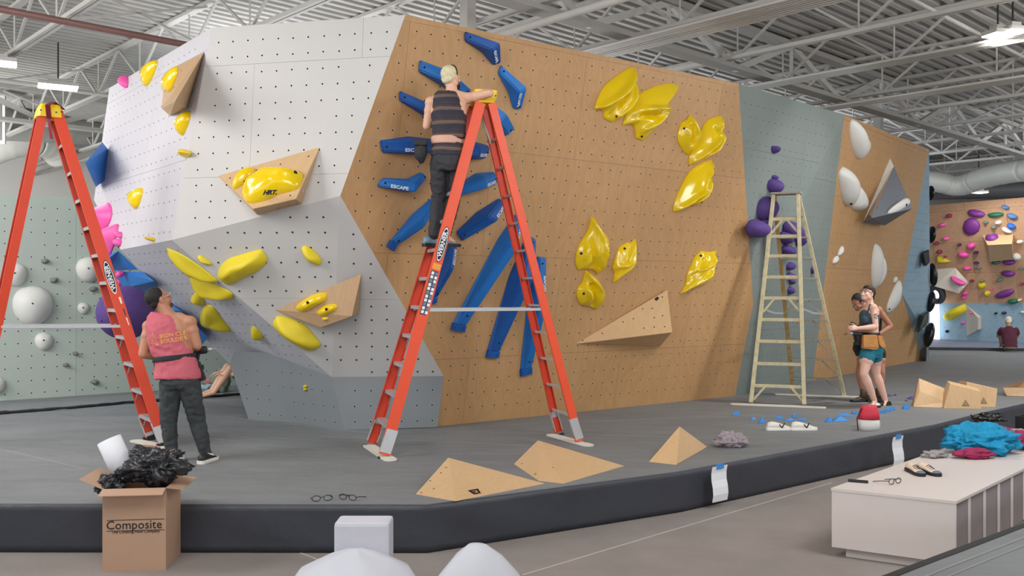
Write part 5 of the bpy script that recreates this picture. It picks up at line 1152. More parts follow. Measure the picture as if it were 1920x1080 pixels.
def lump(name, c, r, m, lbl, cat, seed=0, amp=.35, fr=4.0, grp=None, rot=None, sub=4, parent=None, fold=0.0, floor_z=None):
    """crumpled soft thing"""
    bm = bmesh.new(); bmesh.ops.create_icosphere(bm, subdivisions=sub, radius=1.0)
    for v in bm.verts:
        d = v.co.normalized(); n1 = noise.noise(d * fr * .5 + V((seed, 0, 0))); n2 = abs(noise.noise(d * fr + V((0, seed, 3)))); n3 = abs(noise.noise(d * fr * 2.3 + V((4, seed, 1))))
        s_ = 1 + amp * (n1 - n2 * .9 - n3 * .5 * (1 + fold)); v.co = V((d.x * r[0], d.y * r[1], d.z * r[2])) * s_
    if rot is not None: bmesh.ops.transform(bm, matrix=rot.to_4x4(), verts=bm.verts)
    bmesh.ops.translate(bm, verts=bm.verts, vec=V(c))
    if floor_z is not None:
        for v in bm.verts: v.co.z = max(v.co.z, floor_z + .001)
    o = link(name, bm, m, parent, smooth=True)
    if lbl: tag(o, lbl, cat, grp)
    return o
# red and white bag in front of the women
c = gp_((1629, 806)); root = empty('drawstring_bag', c, 'small red and white drawstring bag in front of the smiling woman', 'bag')
bm = bmesh.new(); rows = []
for z, a, b in ((0, .12, .09), (.06, .125, .095), (.12, .12, .09)): rows.append(ring(bm, c + V((0, 0, z)), (a, 0, 0), (0, b, 0), 16))
loft(bm, rows); link('lower_panel', bm, mat('bag_white', (214, 214, 212), .7), root, smooth=True)
bm = bmesh.new(); rows = []
for z, a, b in ((.12, .121, .091), (.19, .11, .08), (.25, .095, .05), (.275, .08, .02)):
    r_ = ring(bm, c + V((.005 * z, 0, z)), (a, 0, 0), (0, b, 0), 16)
    for i, v in enumerate(r_): v.co += (v.co - c) * .04 * (i % 2) * (z * 3)
    rows.append(r_)
loft(bm, rows); link('upper_panel', bm, mat('bag_red', (206, 52, 74), .7, var=.15), root, smooth=True)
bm = bmesh.new(); tube(bm, [c + V((-.09, -.03, .25)), c + V((-.15, -.04, .14)), c + V((-.14, -.05, .0))], .006, 5); link('strap', bm, M_BLK, root)
lump('cloth_pile', gp_((1372, 838)) + V((0, 0, .06)), (.17, .12, .10), mat('patterned_cloth', (150, 140, 146), .8, var=.6, scale=30), 'small crumpled patterned cloth on the mat edge', 'cloth', 3, .4, 5, floor_z=MZ)
# sunglasses on the mat at the left of the front edge
def glasses(c, rz, lbl, m, w=.14):
    root = empty('glasses', c, lbl, 'glasses', rz=rz); mm = Matrix.Translation(V(c)) @ Matrix.Rotation(rz, 4, 'Z')
    for s_ in (-1, 1):
        bm = bmesh.new(); rg = []
        for i in range(14):
            a = i * math.tau / 14; p = mm @ V((s_ * w * .27 + w * .2 * math.cos(a), 0, .024 + .02 * math.sin(a))); rad = mm.to_3x3() @ V((math.cos(a), 0, math.sin(a)))
            rg.append(ring(bm, p, rad * .003, mm.to_3x3() @ V((0, .003, 0)), 5))
        loft(bm, rg + [rg[0]], cap=False); link('frame', bm, m, root)
        bm = bmesh.new(); tube(bm, [mm @ V((s_ * w * .48, 0, .03)), mm @ V((s_ * w * .5, .07, .02)), mm @ V((s_ * w * .46, .14, .004))], .003, 5); link('temple', bm, m, root)
    bm = bmesh.new(); tube(bm, [mm @ V((-w * .07, 0, .03)), mm @ V((0, 0, .034)), mm @ V((w * .07, 0, .03))], .003, 5); link('bridge', bm, m, root)
    return root
glasses(gp_((604, 940)), .3, 'dark-framed goggles lying on the mat edge near the left', M_BLK, .16)
glasses(gp_((652, 938)), -.4, 'second pair of dark goggles on the mat edge, right of the first', M_BLK, .16)
# papers taped to the mat front
def paper(x0, y0, x1, y1, lbl):
    a = PZ((x0 + x1) / 2, y1, .06); d = V((3.58, 2.87, 0)).normalized() if x0 > 1200 else V((1, .1, 0)); n_ = V((d.y, -d.x, 0))
    Y = a.y; k = Y / F; w = .21; h = (y1 - y0) * k; c = a + n_ * .045
    root = empty('paper_sheet', c, lbl, 'paper', 'papers taped to the mat front')
    bm = bmesh.new(); rows = []
    for i in range(6):
        z = i / 5 * h; off = n_ * (.012 * math.sin(i * 1.3)); rows.append([bm.verts.new(c + off + d * s_ * w / 2 + V((0, 0, z)) + n_ * e) for s_, e in ((-1, 0), (1, 0), (1, .002), (-1, .002))])
    loft(bm, rows); link('sheet', bm, M_PRINTW, root)
    bm = bmesh.new(); box(bm, (-.05, -.003, -.025), (.05, .004, .02), basis(c + V((0, 0, h)) + n_ * .006, d, -n_)); link('blue_tape', bm, M_SKY, root)
paper(1327, 872, 1357, 938, 'white paper sheet taped to the mat front, nearer one'); paper(1663, 817, 1690, 872, 'white paper sheet taped to the mat front near the white box')

# ================================================================ WHITE BOX BENCH, lower right
bz = .50
p1, p2 = PZ(1558, 915, bz), PZ(1793, 940, bz); u = (p2 - p1).normalized(); v_ = V((.69, .724, 0)); L1, L2 = (p2 - p1).length, 2.5
bench = empty('storage_bench', (p1.x, p1.y, 0), 'long white wooden box bench in the lower right corner with clothes and shoes on top', 'bench')
def skew(bm, a0, a1, b0, b1, z0, z1):
    pts = [p1 + u * a + v_ * b for a, b in ((a0, b0), (a1, b0), (a1, b1), (a0, b1))]
    prism(bm, [V((p.x, p.y, z0)) for p in pts], (0, 0, z1 - z0))
M_BENCH = mat('white_melamine', (214, 204, 200), .45, var=.02)
bm = bmesh.new(); skew(bm, 0, L1, 0, L2, bz - .02, bz); link('top_panel', bm, M_BENCH, bench)
bm = bmesh.new(); skew(bm, .004, L1 - .004, .004, .022, .07, bz - .021); link('front_panel', bm, M_BENCH, bench)
bm = bmesh.new(); skew(bm, .004, .022, .024, L2 - .004, .07, bz - .021); link('side_panel', bm, M_BENCH, bench)
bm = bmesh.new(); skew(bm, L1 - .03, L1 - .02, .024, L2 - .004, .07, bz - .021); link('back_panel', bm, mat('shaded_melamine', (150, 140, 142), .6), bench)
bm = bmesh.new(); skew(bm, .08, L1 - .05, .06, L2 - .05, .0, .07); link('plinth', bm, M_BENCH, bench)
for i in range(7):
    bm = bmesh.new(); pts = [p1 + u * a + v_ * b for a, b in ((L1 - .018, .30 + i * .34), (L1 - .002, .30 + i * .34 + .01), (L1 - .018, .30 + i * .34 + .05))]
    prism(bm, [V((p.x, p.y, .075)) for p in pts], (0, 0, bz - .1)); link('divider', bm, M_BENCH, bench)
bt = lambda p: PZ(p[0], p[1], bz)
for i, (px, lbl) in enumerate(((1716, 'left climbing shoe of the pair on the white bench'), (1741, 'right climbing shoe of the pair on the white bench'))):
    c = bt((px, 888)); shoe(c, 3.25 + (.1 if i else -.1), .25, mat('cream_shoe', (226, 206, 186), .6, var=.1), M_BLK, lbl, 'climbing_shoe', 'climbing shoes on the bench', toe=mat('grey_rubber', (104, 112, 128), .7), high=.9)
lump('chalk_glove', bt((1752, 858)) + V((0, 0, .03)), (.12, .07, .035), mat('grey_glove_cloth', (150, 146, 146), .8, var=.3, scale=30), 'grey crumpled glove behind the climbing shoes', 'glove', 6, .45, 4, floor_z=bz)
lump('towel', bt((1838, 850)) + V((0, 0, .11)), (.36, .22, .16), mat('teal_towel', (22, 142, 186), .85, var=.2, scale=20, bump=.4, bscale=60), 'bundled bright teal towel on the far end of the white bench', 'towel', 5, .32, 4.5, sub=5, floor_z=bz, fold=.6)
lump('shirt_bundle', bt((1893, 838)) + V((0, 0, .07)), (.22, .16, .11), mat('dark_pink_cloth', (150, 40, 84), .85, var=.25, scale=16), 'dark pink bundled shirt right of the teal towel', 'shirt', 9, .35, 4, floor_z=bz, fold=.5)
lump('shirt_bundle', bt((1822, 858)) + V((0, -.05, .045)), (.18, .08, .05), mat('dark_pink_cloth', (150, 40, 84)), 'dark pink sleeve sticking out below the teal towel', 'shirt', 12, .35, 4, floor_z=bz)
lump('paper_wad', bt((1906, 822)) + V((0, 0, .05)), (.12, .1, .05), mat('beige_cloth', (170, 150, 150), .85, var=.3, scale=20), 'beige crumpled cloth at the right frame edge', 'cloth', 14, .4, 4, floor_z=bz)
glasses(bt((1678, 908)), .55, 'thin dark spectacles lying on the white bench', M_BLK, .15)
bm = bmesh.new(); a, b = bt((1590, 903)), bt((1628, 906)); bar(bm, a + V((0, 0, .01)), b + V((0, 0, .01)), .035, .018, bev=.006); tag(link('glasses_case', bm, M_BLK), 'slim dark case lying at the left end of the bench', 'case')

# dark folding chair and black bag at the mat edge, right
c = PZ(1849, 806, MZ); bm = bmesh.new(); 
cc = P(1850, 782, 10.6)
lump('black_bag', PZ(1852, 790, MZ) + V((0, 0, .04)), (.2, .12, .07), mat('black_plastic_film', (20, 20, 22), .25, var=.3, scale=10, bump=.6, bscale=20), 'black plastic bag folded over the mat edge at the right', 'bag', 21, .4, 4, floor_z=MZ)
root = empty('plastic_crate', V((6.4, 11.7, 0)), 'dark slatted plastic crate standing beyond the bench against the mat', 'crate')
mm = basis(V((6.55, 11.35, 0)), V((.78, .62, 0)), V((-.62, .78, 0)))
for i in range(7):
    bm = bmesh.new(); box(bm, (-.32, -.18, .02 + i * .055), (.32, -.165, .05 + i * .055), mm); link('slat', bm, M_BLK, root)
bm = bmesh.new(); box(bm, (-.33, -.16, 0), (-.30, .17, .41), mm); box(bm, (.30, -.16, 0), (.33, .17, .41), mm); box(bm, (-.30, .15, 0), (.30, .17, .41), mm); link('frame', bm, M_BLK, root)

# ================================================================ CARDBOARD CARTON WITH BLACK PLASTIC, lower left
M_CARD = mat('brown_cardboard', (186, 152, 128), .75, var=.04, scale=4)
k1, k2 = PZ(192, 1073, 0), PZ(311, 1069, 0); ku = (k2 - k1).normalized(); kv = V((-ku.y, ku.x, 0)); kw = (k2 - k1).length; kh = CH - (918 - HY) * k1.y / F
kd = .42
carton = empty('cardboard_carton', (k1.x, k1.y, 0), 'tall brown cardboard carton with printed lettering, stuffed with black plastic', 'carton')
km = basis(k1, ku, kv)
for nm, lo, hi in (('front_wall', (0, 0, 0), (kw, .006, kh)), ('side_wall', (kw - .006, .007, 0), (kw, kd, kh)), ('side_wall', (0, .007, 0), (.006, kd, kh)), ('back_wall', (.007, kd - .006, 0), (kw - .007, kd, kh)), ('bottom', (.007, .007, .002), (kw - .007, kd - .007, .008))):
    bm = bmesh.new(); box(bm, lo, hi, km); link(nm, bm, M_CARD, carton)
for a, b, d in (((0, 0), (kw, 0), (0, -.10, -.03)), ((kw, 0), (kw, kd), (.12, .02, -.02)), ((0, kd), (0, 0), (-.17, .02, .07)), ((kw, kd), (0, kd), (.0, .1, .10))):
    bm = bmesh.new(); A_0, B_0 = km @ V((*a, kh)), km @ V((*b, kh)); dd = km.to_3x3() @ V(d); prism(bm, [A_0, B_0, B_0 + dd * .95, A_0 + dd * .95], (0, 0, .004)); link('flap', bm, M_CARD, carton)
fm = basis(k1 + ku * kw * .5 - kv * .001, ku, V((0, 0, 1)))
text('lettering', 'Composite', .085, fm @ Matrix.Translation((.0, kh * .56, .001)), M_PRINTK, carton, sx=.98)
text('lettering', 'The Climbing Hold Company', .027, fm @ Matrix.Translation((.01, kh * .48, .001)), M_PRINTK, carton)
bm = bmesh.new()
for z in (.495, .625): bar(bm, k1 + ku * .03 - kv * .0015 + V((0, 0, kh * z)), k1 + ku * (kw - .01) - kv * .0015 + V((0, 0, kh * z)), .001, .004)
link('print_line', bm, M_PRINTK, carton)
M_FILM = mat('black_film', (44, 45, 50), .22, var=.3, scale=8, bump=.9, bscale=16)
kc = km @ V((kw * .5, kd * .5, kh))
def crumple(c, r, seed, lbl):
    bm = bmesh.new(); bmesh.ops.create_icosphere(bm, subdivisions=5, radius=1.0)
    for v in bm.verts:
        d = v.co.normalized(); n1 = noise.noise(d * 1.6 + V((seed, 0, 0))); n2 = abs(noise.noise(d * 4 + V((0, seed, 3)))) ; n3 = abs(noise.noise(d * 9 + V((4, seed, 1)))); n4 = abs(noise.noise(d * 18 + V((4, 2, seed))))
        v.co = V((d.x * r[0], d.y * r[1], d.z * r[2])) * (1.1 + .5 * n1 - .45 * n2 - .25 * n3 - .12 * n4)
    bmesh.ops.translate(bm, verts=bm.verts, vec=V(c)); tag(link('plastic_sheet', bm, M_FILM, smooth=True), lbl, 'plastic sheet')
crumple(kc + V((.09, -.02, .12)), (.23, .18, .15), 2, 'crumpled shiny black plastic spilling out of the cardboard carton')
crumple(kc + V((-.20, -.08, .0)), (.10, .10, .07), 8, 'corner of black plastic hanging over the left flap of the carton')
bm = bmesh.new(); tube(bm, [kc + V((-.12, .02, .02)), kc + V((-.26, .04, .30))], .085, 16); tag(link('foam_roll', bm, mat('white_foam', (226, 228, 236), .7), smooth=True), 'white foam roll sticking out of the carton behind the plastic', 'foam roll')
bm = bmesh.new(); prism(bm, [kc + V((-.05, .1, 0)), kc + V((.05, .1, 0)), kc + V((.06, .13, .24)), kc + V((-.05, .13, .25))], (0, .006, 0)); tag(link('cardboard_piece', bm, M_CARD), 'brown cardboard flap standing up between foam roll and plastic', 'cardboard')

# ================================================================ WHITE SHEET-WRAPPED BUNDLES, bottom centre
M_SHEET = mat('white_translucent_sheet', (200, 202, 212), .6, var=.03, bump=.3, bscale=5)
def dome(name, prof, c, lbl, seed, flat=0.0, seams=True):
    bm = bmesh.new(); rows = []; n = 32
    for r_, z in prof:
        row = []
        for i in range(n):
            a = i * math.tau / n; w = 1 + .05 * math.sin(3 * a + seed) + .03 * noise.noise(V((math.cos(a) * 2, math.sin(a) * 2, z * 4 + seed))); f = .012 * (abs(math.sin(a * 2.5)) if seams else 0)
            row.append(bm.verts.new(V(c) + V((r_ * w * math.cos(a), r_ * .8 * w * math.sin(a), z - f * (r_ > .05)))))
        rows.append(row)
    loft(bm, rows); return tag(link(name, bm, M_SHEET, smooth=True), lbl, 'bundle', 'white wrapped bundles on the floor')
yb = 5.0
ctr = lambda px: V(((px - CX) * yb / F, yb, 0))
dome('wrapped_bundle', [(.26, 0), (.30, .12), (.28, .28), (.22, .40), (.13, .50), (.05, .555), (.01, .56)], ctr(894), 'white sheet-wrapped bundle with seams meeting at its peak, bottom centre', 2)
dome('wrapped_bundle', [(.38, 0), (.42, .12), (.38, .28), (.30, .40), (.18, .46), (.06, .50), (.01, .505)], ctr(662) + V((0, .1, 0)), 'wider white sheet-wrapped bundle at the bottom, left of the peaked one', 5)
bm = bmesh.new(); box(bm, (-.16, -.1, 0), (.16, .1, .60), Matrix.Translation(ctr(655) + V((.02, .38, 0))), .02); tag(link('white_carton', bm, mat('white_card', (200, 200, 210), .7)), 'white carton standing behind the wide wrapped bundle', 'carton')
# ================================================================ PEOPLE
M_SK1 = mat('fair_skin', (226, 178, 152), .55, var=.05, scale=10); M_SK2 = mat('tan_skin', (188, 132, 104), .55, var=.06, scale=10); M_SK3 = mat('rosy_skin', (230, 184, 166), .55, var=.06, scale=10)
M_SK4 = mat('olive_skin', (176, 122, 100), .55, var=.06, scale=10)
def cap_(bm, a, b, ra, rb, n=12):
    a, b = V(a), V(b); d = b - a; L_ = d.length
    if L_ < 1e-4: ell(bm, a, (ra,) * 3); return
    d /= L_; ref = V((0, 0, 1)) if abs(d.z) < .9 else V((1, 0, 0)); x = d.cross(ref).normalized(); y = d.cross(x); rows = []
    for c, r, sg in ((a, ra, -1), (b, rb, 1)):
        an = [1.4, 1.0, .5] if sg < 0 else [0, .5, 1.0, 1.4]
        if sg < 0: an.append(0)
        for t in an: rows.append(ring(bm, c + d * sg * r * math.sin(t), x * r * math.cos(t), y * r * math.cos(t), n))
    loft(bm, rows)
def fused(name, build, voxel, m, parent, sm=3, wrinkle=0.0, wf=9.0, fac=.5):
    bm = bmesh.new(); build(bm); bmesh.ops.recalc_face_normals(bm, faces=bm.faces)
    me = bpy.data.meshes.new('tmp'); bm.to_mesh(me); bm.free(); t = bpy.data.objects.new('tmp', me); COL.objects.link(t)
    r = t.modifiers.new('r', 'REMESH'); r.mode = 'VOXEL'; r.voxel_size = voxel
    s = t.modifiers.new('s', 'SMOOTH'); s.iterations = sm; s.factor = fac
    dg = bpy.context.evaluated_depsgraph_get(); me2 = bpy.data.meshes.new_from_object(t.evaluated_get(dg)); bpy.data.objects.remove(t); bpy.data.meshes.remove(me)
    bm = bmesh.new(); bm.from_mesh(me2); bpy.data.meshes.remove(me2)
    if wrinkle:
        bm.normal_update()
        for v in bm.verts:
            p = v.co; w = noise.noise(V((p.x * wf, p.y * wf, p.z * wf * 1.7 + p.x * 3))) + .5 * noise.noise(p * wf * 2.3); w = 1 - abs(w) * 2.2
            v.co += v.normal * wrinkle * w
    return link(name, bm, m, parent, smooth=True, recalc=False)
def torso_rings(bm, rows, lat, n=20):
    """rows of (centre, half width, half depth, lateral axis or None)"""
    out = []
    for i, (c, w, d, l) in enumerate(rows):
        up_ = (rows[min(i + 1, len(rows) - 1)][0] - rows[max(i - 1, 0)][0]).normalized(); la = V(l if l is not None else lat).normalized(); la = (la - up_ * la.dot(up_)).normalized(); fw = up_.cross(la)
        out.append([bm.verts.new(V(c) + la * w * (abs(math.cos(t)) ** .85) * (1 if math.cos(t) >= 0 else -1) + fw * d * math.sin(t)) for t in [i_ * math.tau / n for i_ in range(n)]])
    loft(bm, out)
def hand(bm, w, d, n_, th, curl=.5, k=1.0):
    d = V(d).normalized(); n_ = V(n_); n_ = (n_ - d * n_.dot(d)).normalized(); t = n_.cross(d) * th
    rows = []
    for s_, hw, ht in ((-.01, .024, .02), (.02, .030, .016), (.06, .040, .015), (.092, .041, .012)):
        rows.append(ring(bm, V(w) + d * s_ * k, t * hw * k, n_ * ht * k, 12))
    loft(bm, rows)
    for i, (o, L_) in enumerate(((.030, .072), (.010, .080), (-.010, .074), (-.030, .058))):
        p = V(w) + (d * .088 + t * o) * k; dd = (d + t * o * 2.0).normalized(); r = .0095 * k
        for s_, f in enumerate((.42, .32, .26)):
            a = curl * (.6 + s_ * .55); q_ = (dd * math.cos(a) + n_ * math.sin(a)).normalized(); e = p + q_ * L_ * f * k; cap_(bm, p, e, r, r * .9, 8); p = e; r *= .92
    p = V(w) + (d * .03 + t * .032) * k; e = p + (d * .62 + t * .68 + n_ * .35).normalized() * .045 * k; cap_(bm, p, e, .013 * k, .011 * k, 8); cap_(bm, e, e + (d * .85 + t * .25 + n_ * .5 * curl).normalized() * .036 * k, .011 * k, .009 * k, 8)
def head_prims(bm, c, f, u, k=1.0):
    f = V(f).normalized(); u = (V(u) - f * V(u).dot(f)).normalized(); s = f.cross(u); R = Matrix((s, f, u)).transposed(); H = lambda x, y, z: V(c) + R @ V((x * k, y * k, z * k))
    E = lambda p, r: ell(bm, H(*p), tuple(q * k for q in r), R, 16, 12)
    E((0, -.012, .032), (.075, .094, .085)); E((0, .022, -.03), (.060, .072, .082)); E((0, .04, -.088), (.042, .046, .030)); E((0, .076, .03), (.052, .022, .014))
    cap_(bm, H(0, .086, .012), H(0, .110, -.030), .009 * k, .014 * k, 8); E((0, .093, -.055), (.025, .014, .011)); E((.040, .062, -.035), (.020, .022, .020)); E((-.040, .062, -.035), (.020, .022, .020))
    for q in (-1, 1): E((q * .077, -.004, -.008), (.010, .020, .032)); E((q * .06, .0, -.055), (.014, .04, .03))
    return H, R
def eyes(root, H, R, k=1.0, brow=None):
    for q in (-1, 1):
        bm = bmesh.new(); ell(bm, H(q * .030, .083, .008), (.013 * k, .010 * k, .008 * k), R, 10, 8); e = link('eye', bm, M_PRINTW, root, smooth=True)
        bm = bmesh.new(); ell(bm, H(q * .030, .092, .008), (.006 * k, .003 * k, .006 * k), R, 8, 6); link('iris', bm, M_PRINTK, e, smooth=True)
        if brow: bm = bmesh.new(); cap_(bm, H(q * .014, .098, .030), H(q * .046, .086, .032), .004 * k, .003 * k, 6); link('eyebrow', bm, brow, root)
def limb(bm, a, b, c, r0, r1, r2, bulge=.0, bo=None):
    """two-segment tapered limb with soft muscle bulges"""
    a, b, c = V(a), V(b), V(c); cap_(bm, a, b, r0, r1); m_ = a.lerp(b, .35); ell(bm, m_, (r0 * 1.02,) * 3)
    k = b.lerp(c, .28); cap_(bm, b, k, r1 * .97, r1 * (1.02 + bulge)); cap_(bm, k, c, r1 * (1.02 + bulge), r2)
def person(loc, label): return empty('person', loc, label, 'person', 'people in the gym')

# ---------------- man on the ladder
Y1 = 9.3
J = lambda x, y, Y=Y1: P(x, y, Y)
man = person(J(826, 459, 9.28), 'blond bearded man in striped tank top and black trousers standing high on the middle ladder')
lat = V((1, .12, 0))
pel, cst, nck = J(842, 306), J(842, 215), J(847, 178)
sL, sR = J(808, 192), J(878, 184, 9.33); eL, wL = J(800, 236, 9.33), J(818, 222, 9.6); eR, wR = J(918, 175, 9.2), J(893, 173, 9.42)
hL, hR = J(824, 308), J(858, 308); kL, kR = J(822, 374, 9.38), J(849, 376, 9.42); aL, aR = J(814, 443, 9.26), J(834, 443, 9.40)
hd = J(846, 146); hf, hu = V((.62, .72, .12)), V((0.05, .05, 1))
def b1(bm):
    torso_rings(bm, [(pel - V((0, 0, .06)), .15, .11, None), (pel, .165, .115, None), (J(842, 272), .145, .10, None), (J(842, 240), .16, .11, None), (cst, .178, .118, None), (J(843, 194), .175, .105, None), (J(845, 182), .11, .075, None), (J(846, 172), .06, .06, None)], lat)
    cap_(bm, nck, hd - V((0, 0, .05)), .062, .056)
    head_prims(bm, hd, hf, hu)
    for s_, e_, w_ in ((sL, eL, wL), (sR, eR, wR)): ell(bm, s_, (.064, .062, .06)); limb(bm, s_, e_, w_, .056, .042, .028, .06)
    cap_(bm, sL, J(830, 180), .05, .05); cap_(bm, sR, J(858, 178), .05, .05)
    hand(bm, wL, (.5, .8, .2), (0.3, .1, -1), 1, .8); hand(bm, wR, (-.6, .7, -.1), (0, 0, -1), 1, .3)
    limb(bm, hL, kL, aL, .068, .05, .034); limb(bm, hR, kR, aR, .068, .05, .034); cap_(bm, aL, aL + V((.07, .1, -.06)), .035, .03); cap_(bm, aR, aR + V((.08, .08, -.06)), .035, .03)
body = fused('body', b1, .008, M_SK1, man, 3)
M_STR = bpy.data.materials.new('striped_jersey'); M_STR.use_nodes = True
def stripes():
    N = M_STR.node_tree.nodes; L = M_STR.node_tree.links; b = N['Principled BSDF']; b.inputs['Roughness'].default_value = .85
    tc = N.new('ShaderNodeTexCoord'); sp_ = N.new('ShaderNodeSeparateXYZ'); L.new(tc.outputs['Object'], sp_.inputs[0])
    no = N.new('ShaderNodeTexNoise'); no.inputs['Scale'].default_value = 3; L.new(tc.outputs['Object'], no.inputs['Vector'])
    m1 = N.new('ShaderNodeMath'); m1.operation = 'MULTIPLY_ADD'; m1.inputs[1].default_value = .05; L.new(no.outputs['Fac'], m1.inputs[0]); L.new(sp_.outputs['Z'], m1.inputs[2])
    m2 = N.new('ShaderNodeMath'); m2.operation = 'MULTIPLY'; m2.inputs[1].default_value = 7.6; L.new(m1.outputs[0], m2.inputs[0]); fr = N.new('ShaderNodeMath'); fr.operation = 'FRACT'; L.new(m2.outputs[0], fr.inputs[0])
    cr_ = N.new('ShaderNodeValToRGB'); L.new(fr.outputs[0], cr_.inputs[0]); e = cr_.color_ramp.elements; cr_.color_ramp.interpolation = 'LINEAR'
    e[0].position = 0; e[0].color = (*lin((52, 50, 62)), 1); e[1].position = 1; e[1].color = (*lin((60, 56, 66)), 1)
    for p, c in ((.38, (50, 48, 60)), (.44, (128, 106, 88)), (.50, (66, 58, 62)), (.56, (140, 116, 94)), (.63, (58, 50, 56)), (.70, (84, 62, 62)), (.78, (50, 48, 60))):
        q = e.new(p); q.color = (*lin(c), 1)
    L.new(cr_.outputs[0], b.inputs['Base Color'])
stripes()
def t1(bm):
    torso_rings(bm, [(J(841, 293), .178, .135, None), (J(841, 290), .182, .135, None), (J(841, 276), .172, .128, None), (J(841, 271), .160, .12, None), (J(841, 266), .155, .116, None), (J(842, 256), .168, .126, None), (J(842, 240), .170, .126, None), (J(841, 220), .178, .134, None), (J(839, 207), .164, .142, None), (J(838, 194), .146, .140, None), (J(837, 184), .134, .126, None), (J(837, 176), .118, .100, None), (J(837, 172), .10, .06, None)], lat, 24)
fused('tank_top', t1, .008, M_STR, man, 2, .006, 8)
bm = bmesh.new(); rows = []
for z, w in ((257, .172), (260, .176), (268, .174), (271, .168)): c = J(841, z); rows.append([bm.verts.new(c + V((w * math.cos(a), w * .12 * math.cos(a) + .132 * math.sin(a), 0))) for a in [i * math.tau / 28 for i in range(28)]])
loft(bm, rows); link('waist_band', bm, mat('beige_band', (212, 168, 150), .7), man, smooth=True)
M_TRS = mat('black_trouser_cloth', (50, 50, 56), .75, var=.15, scale=14)
def p1_(bm):
    torso_rings(bm, [(J(841, 322), .13, .12, None), (J(841, 308), .178, .135, None), (J(841, 292), .17, .128, None), (J(841, 284), .158, .12, None)], lat)
    for h_, k_, a_ in ((hL, kL, aL), (hR, kR, aR)):
        cap_(bm, h_, k_, .096, .072); cap_(bm, k_, k_.lerp(a_, .5), .072, .068); cap_(bm, k_.lerp(a_, .5), a_ + V((0, 0, .02)), .068, .058)
fused('trousers', p1_, .010, M_TRS, man, 2, .007, 10)
H, R = V, None
bm = bmesh.new(); H, R = head_prims(bm, hd, hf, hu); bm.free()
def hr1(bm): ell(bm, H(0, -.024, .040), (.080, .094, .086), R, 20, 14); ell(bm, H(0, -.062, -.012), (.066, .046, .05), R)
fused('hair', hr1, .006, mat('bleached_hair', (226, 212, 176), .8, var=.25, scale=40, bump=.3, bscale=120), man, 1, .003, 40)
def bd1(bm): ell(bm, H(0, .056, -.086), (.050, .050, .034), R); ell(bm, H(.052, .03, -.062), (.014, .03, .034), R); ell(bm, H(-.052, .03, -.062), (.014, .03, .034), R)
fused('beard', bd1, .006, mat('dark_beard', (58, 38, 30), .9, var=.3, scale=40), man, 1)
eyes(man, H, R)
bm = bmesh.new(); rg = []
for i in range(18):
    a = math.pi * i / 17; p = H(.088 * math.cos(a), -.0 + .02 * math.sin(a), .02 + .108 * math.sin(a)); rg.append(p)
tube(bm, rg, .006, 6); link('headband', bm, M_BLK, man, smooth=True)
M_SHB = mat('blue_black_shoe', (112, 142, 160), .5, var=.4, scale=24)
for a_, nm in ((aL, 'left shoe of the man on the ladder, on the ladder step'), (aR, 'right shoe of the man on the ladder, half hidden by the rail')):
    r = shoe(V((a_.x + .02, a_.y + .03, a_.z - .105)), -1.05, .29, M_SHB, M_BLK, nm, 'sneaker', 'shoes of the man on the ladder', high=1.1)
    r.parent = man; r.location = world_of(man).inverted() @ r.location
    for k_ in ('label', 'category', 'group'):
        if k_ in r: del r[k_]
    r.name = 'shoe'
def flat_kids(root):
    """a part may hold sub-parts, never more"""
    pass
def pouch(c, r, lbl, seed, nm='tool_pouch', m=None, parts=True):
    root = empty(nm, V(c) - V((0, 0, r[2])), lbl, 'pouch'); o = lump('body', c, r, m or M_POUCH, None, None, seed, .14, 3, parent=root, sub=3)
    bm = bmesh.new(); box(bm, (-r[0] * 1.02, -r[1] * 1.05, 0), (r[0] * 1.02, r[1] * .6, r[2] * .5), Matrix.Translation(V(c) + V((0, 0, r[2] * .45))), .01); link('flap', bm, m or M_POUCH, root)
    return root
M_POUCH = mat('black_nylon', (36, 38, 42), .7, var=.25, scale=20, bump=.3, bscale=60)
pouch(J(789, 284, 9.25), (.065, .06, .12), 'black nylon tool pouch on the left hip of the man on the ladder', 4)
bm = bmesh.new(); tube(bm, [J(784, 300, 9.22), J(788, 308, 9.2), J(792, 300, 9.2)], .006, 5); tag(link('buckle_strap', bm, M_BLK), 'short black strap hanging under the tool pouch of the man on the ladder', 'strap')

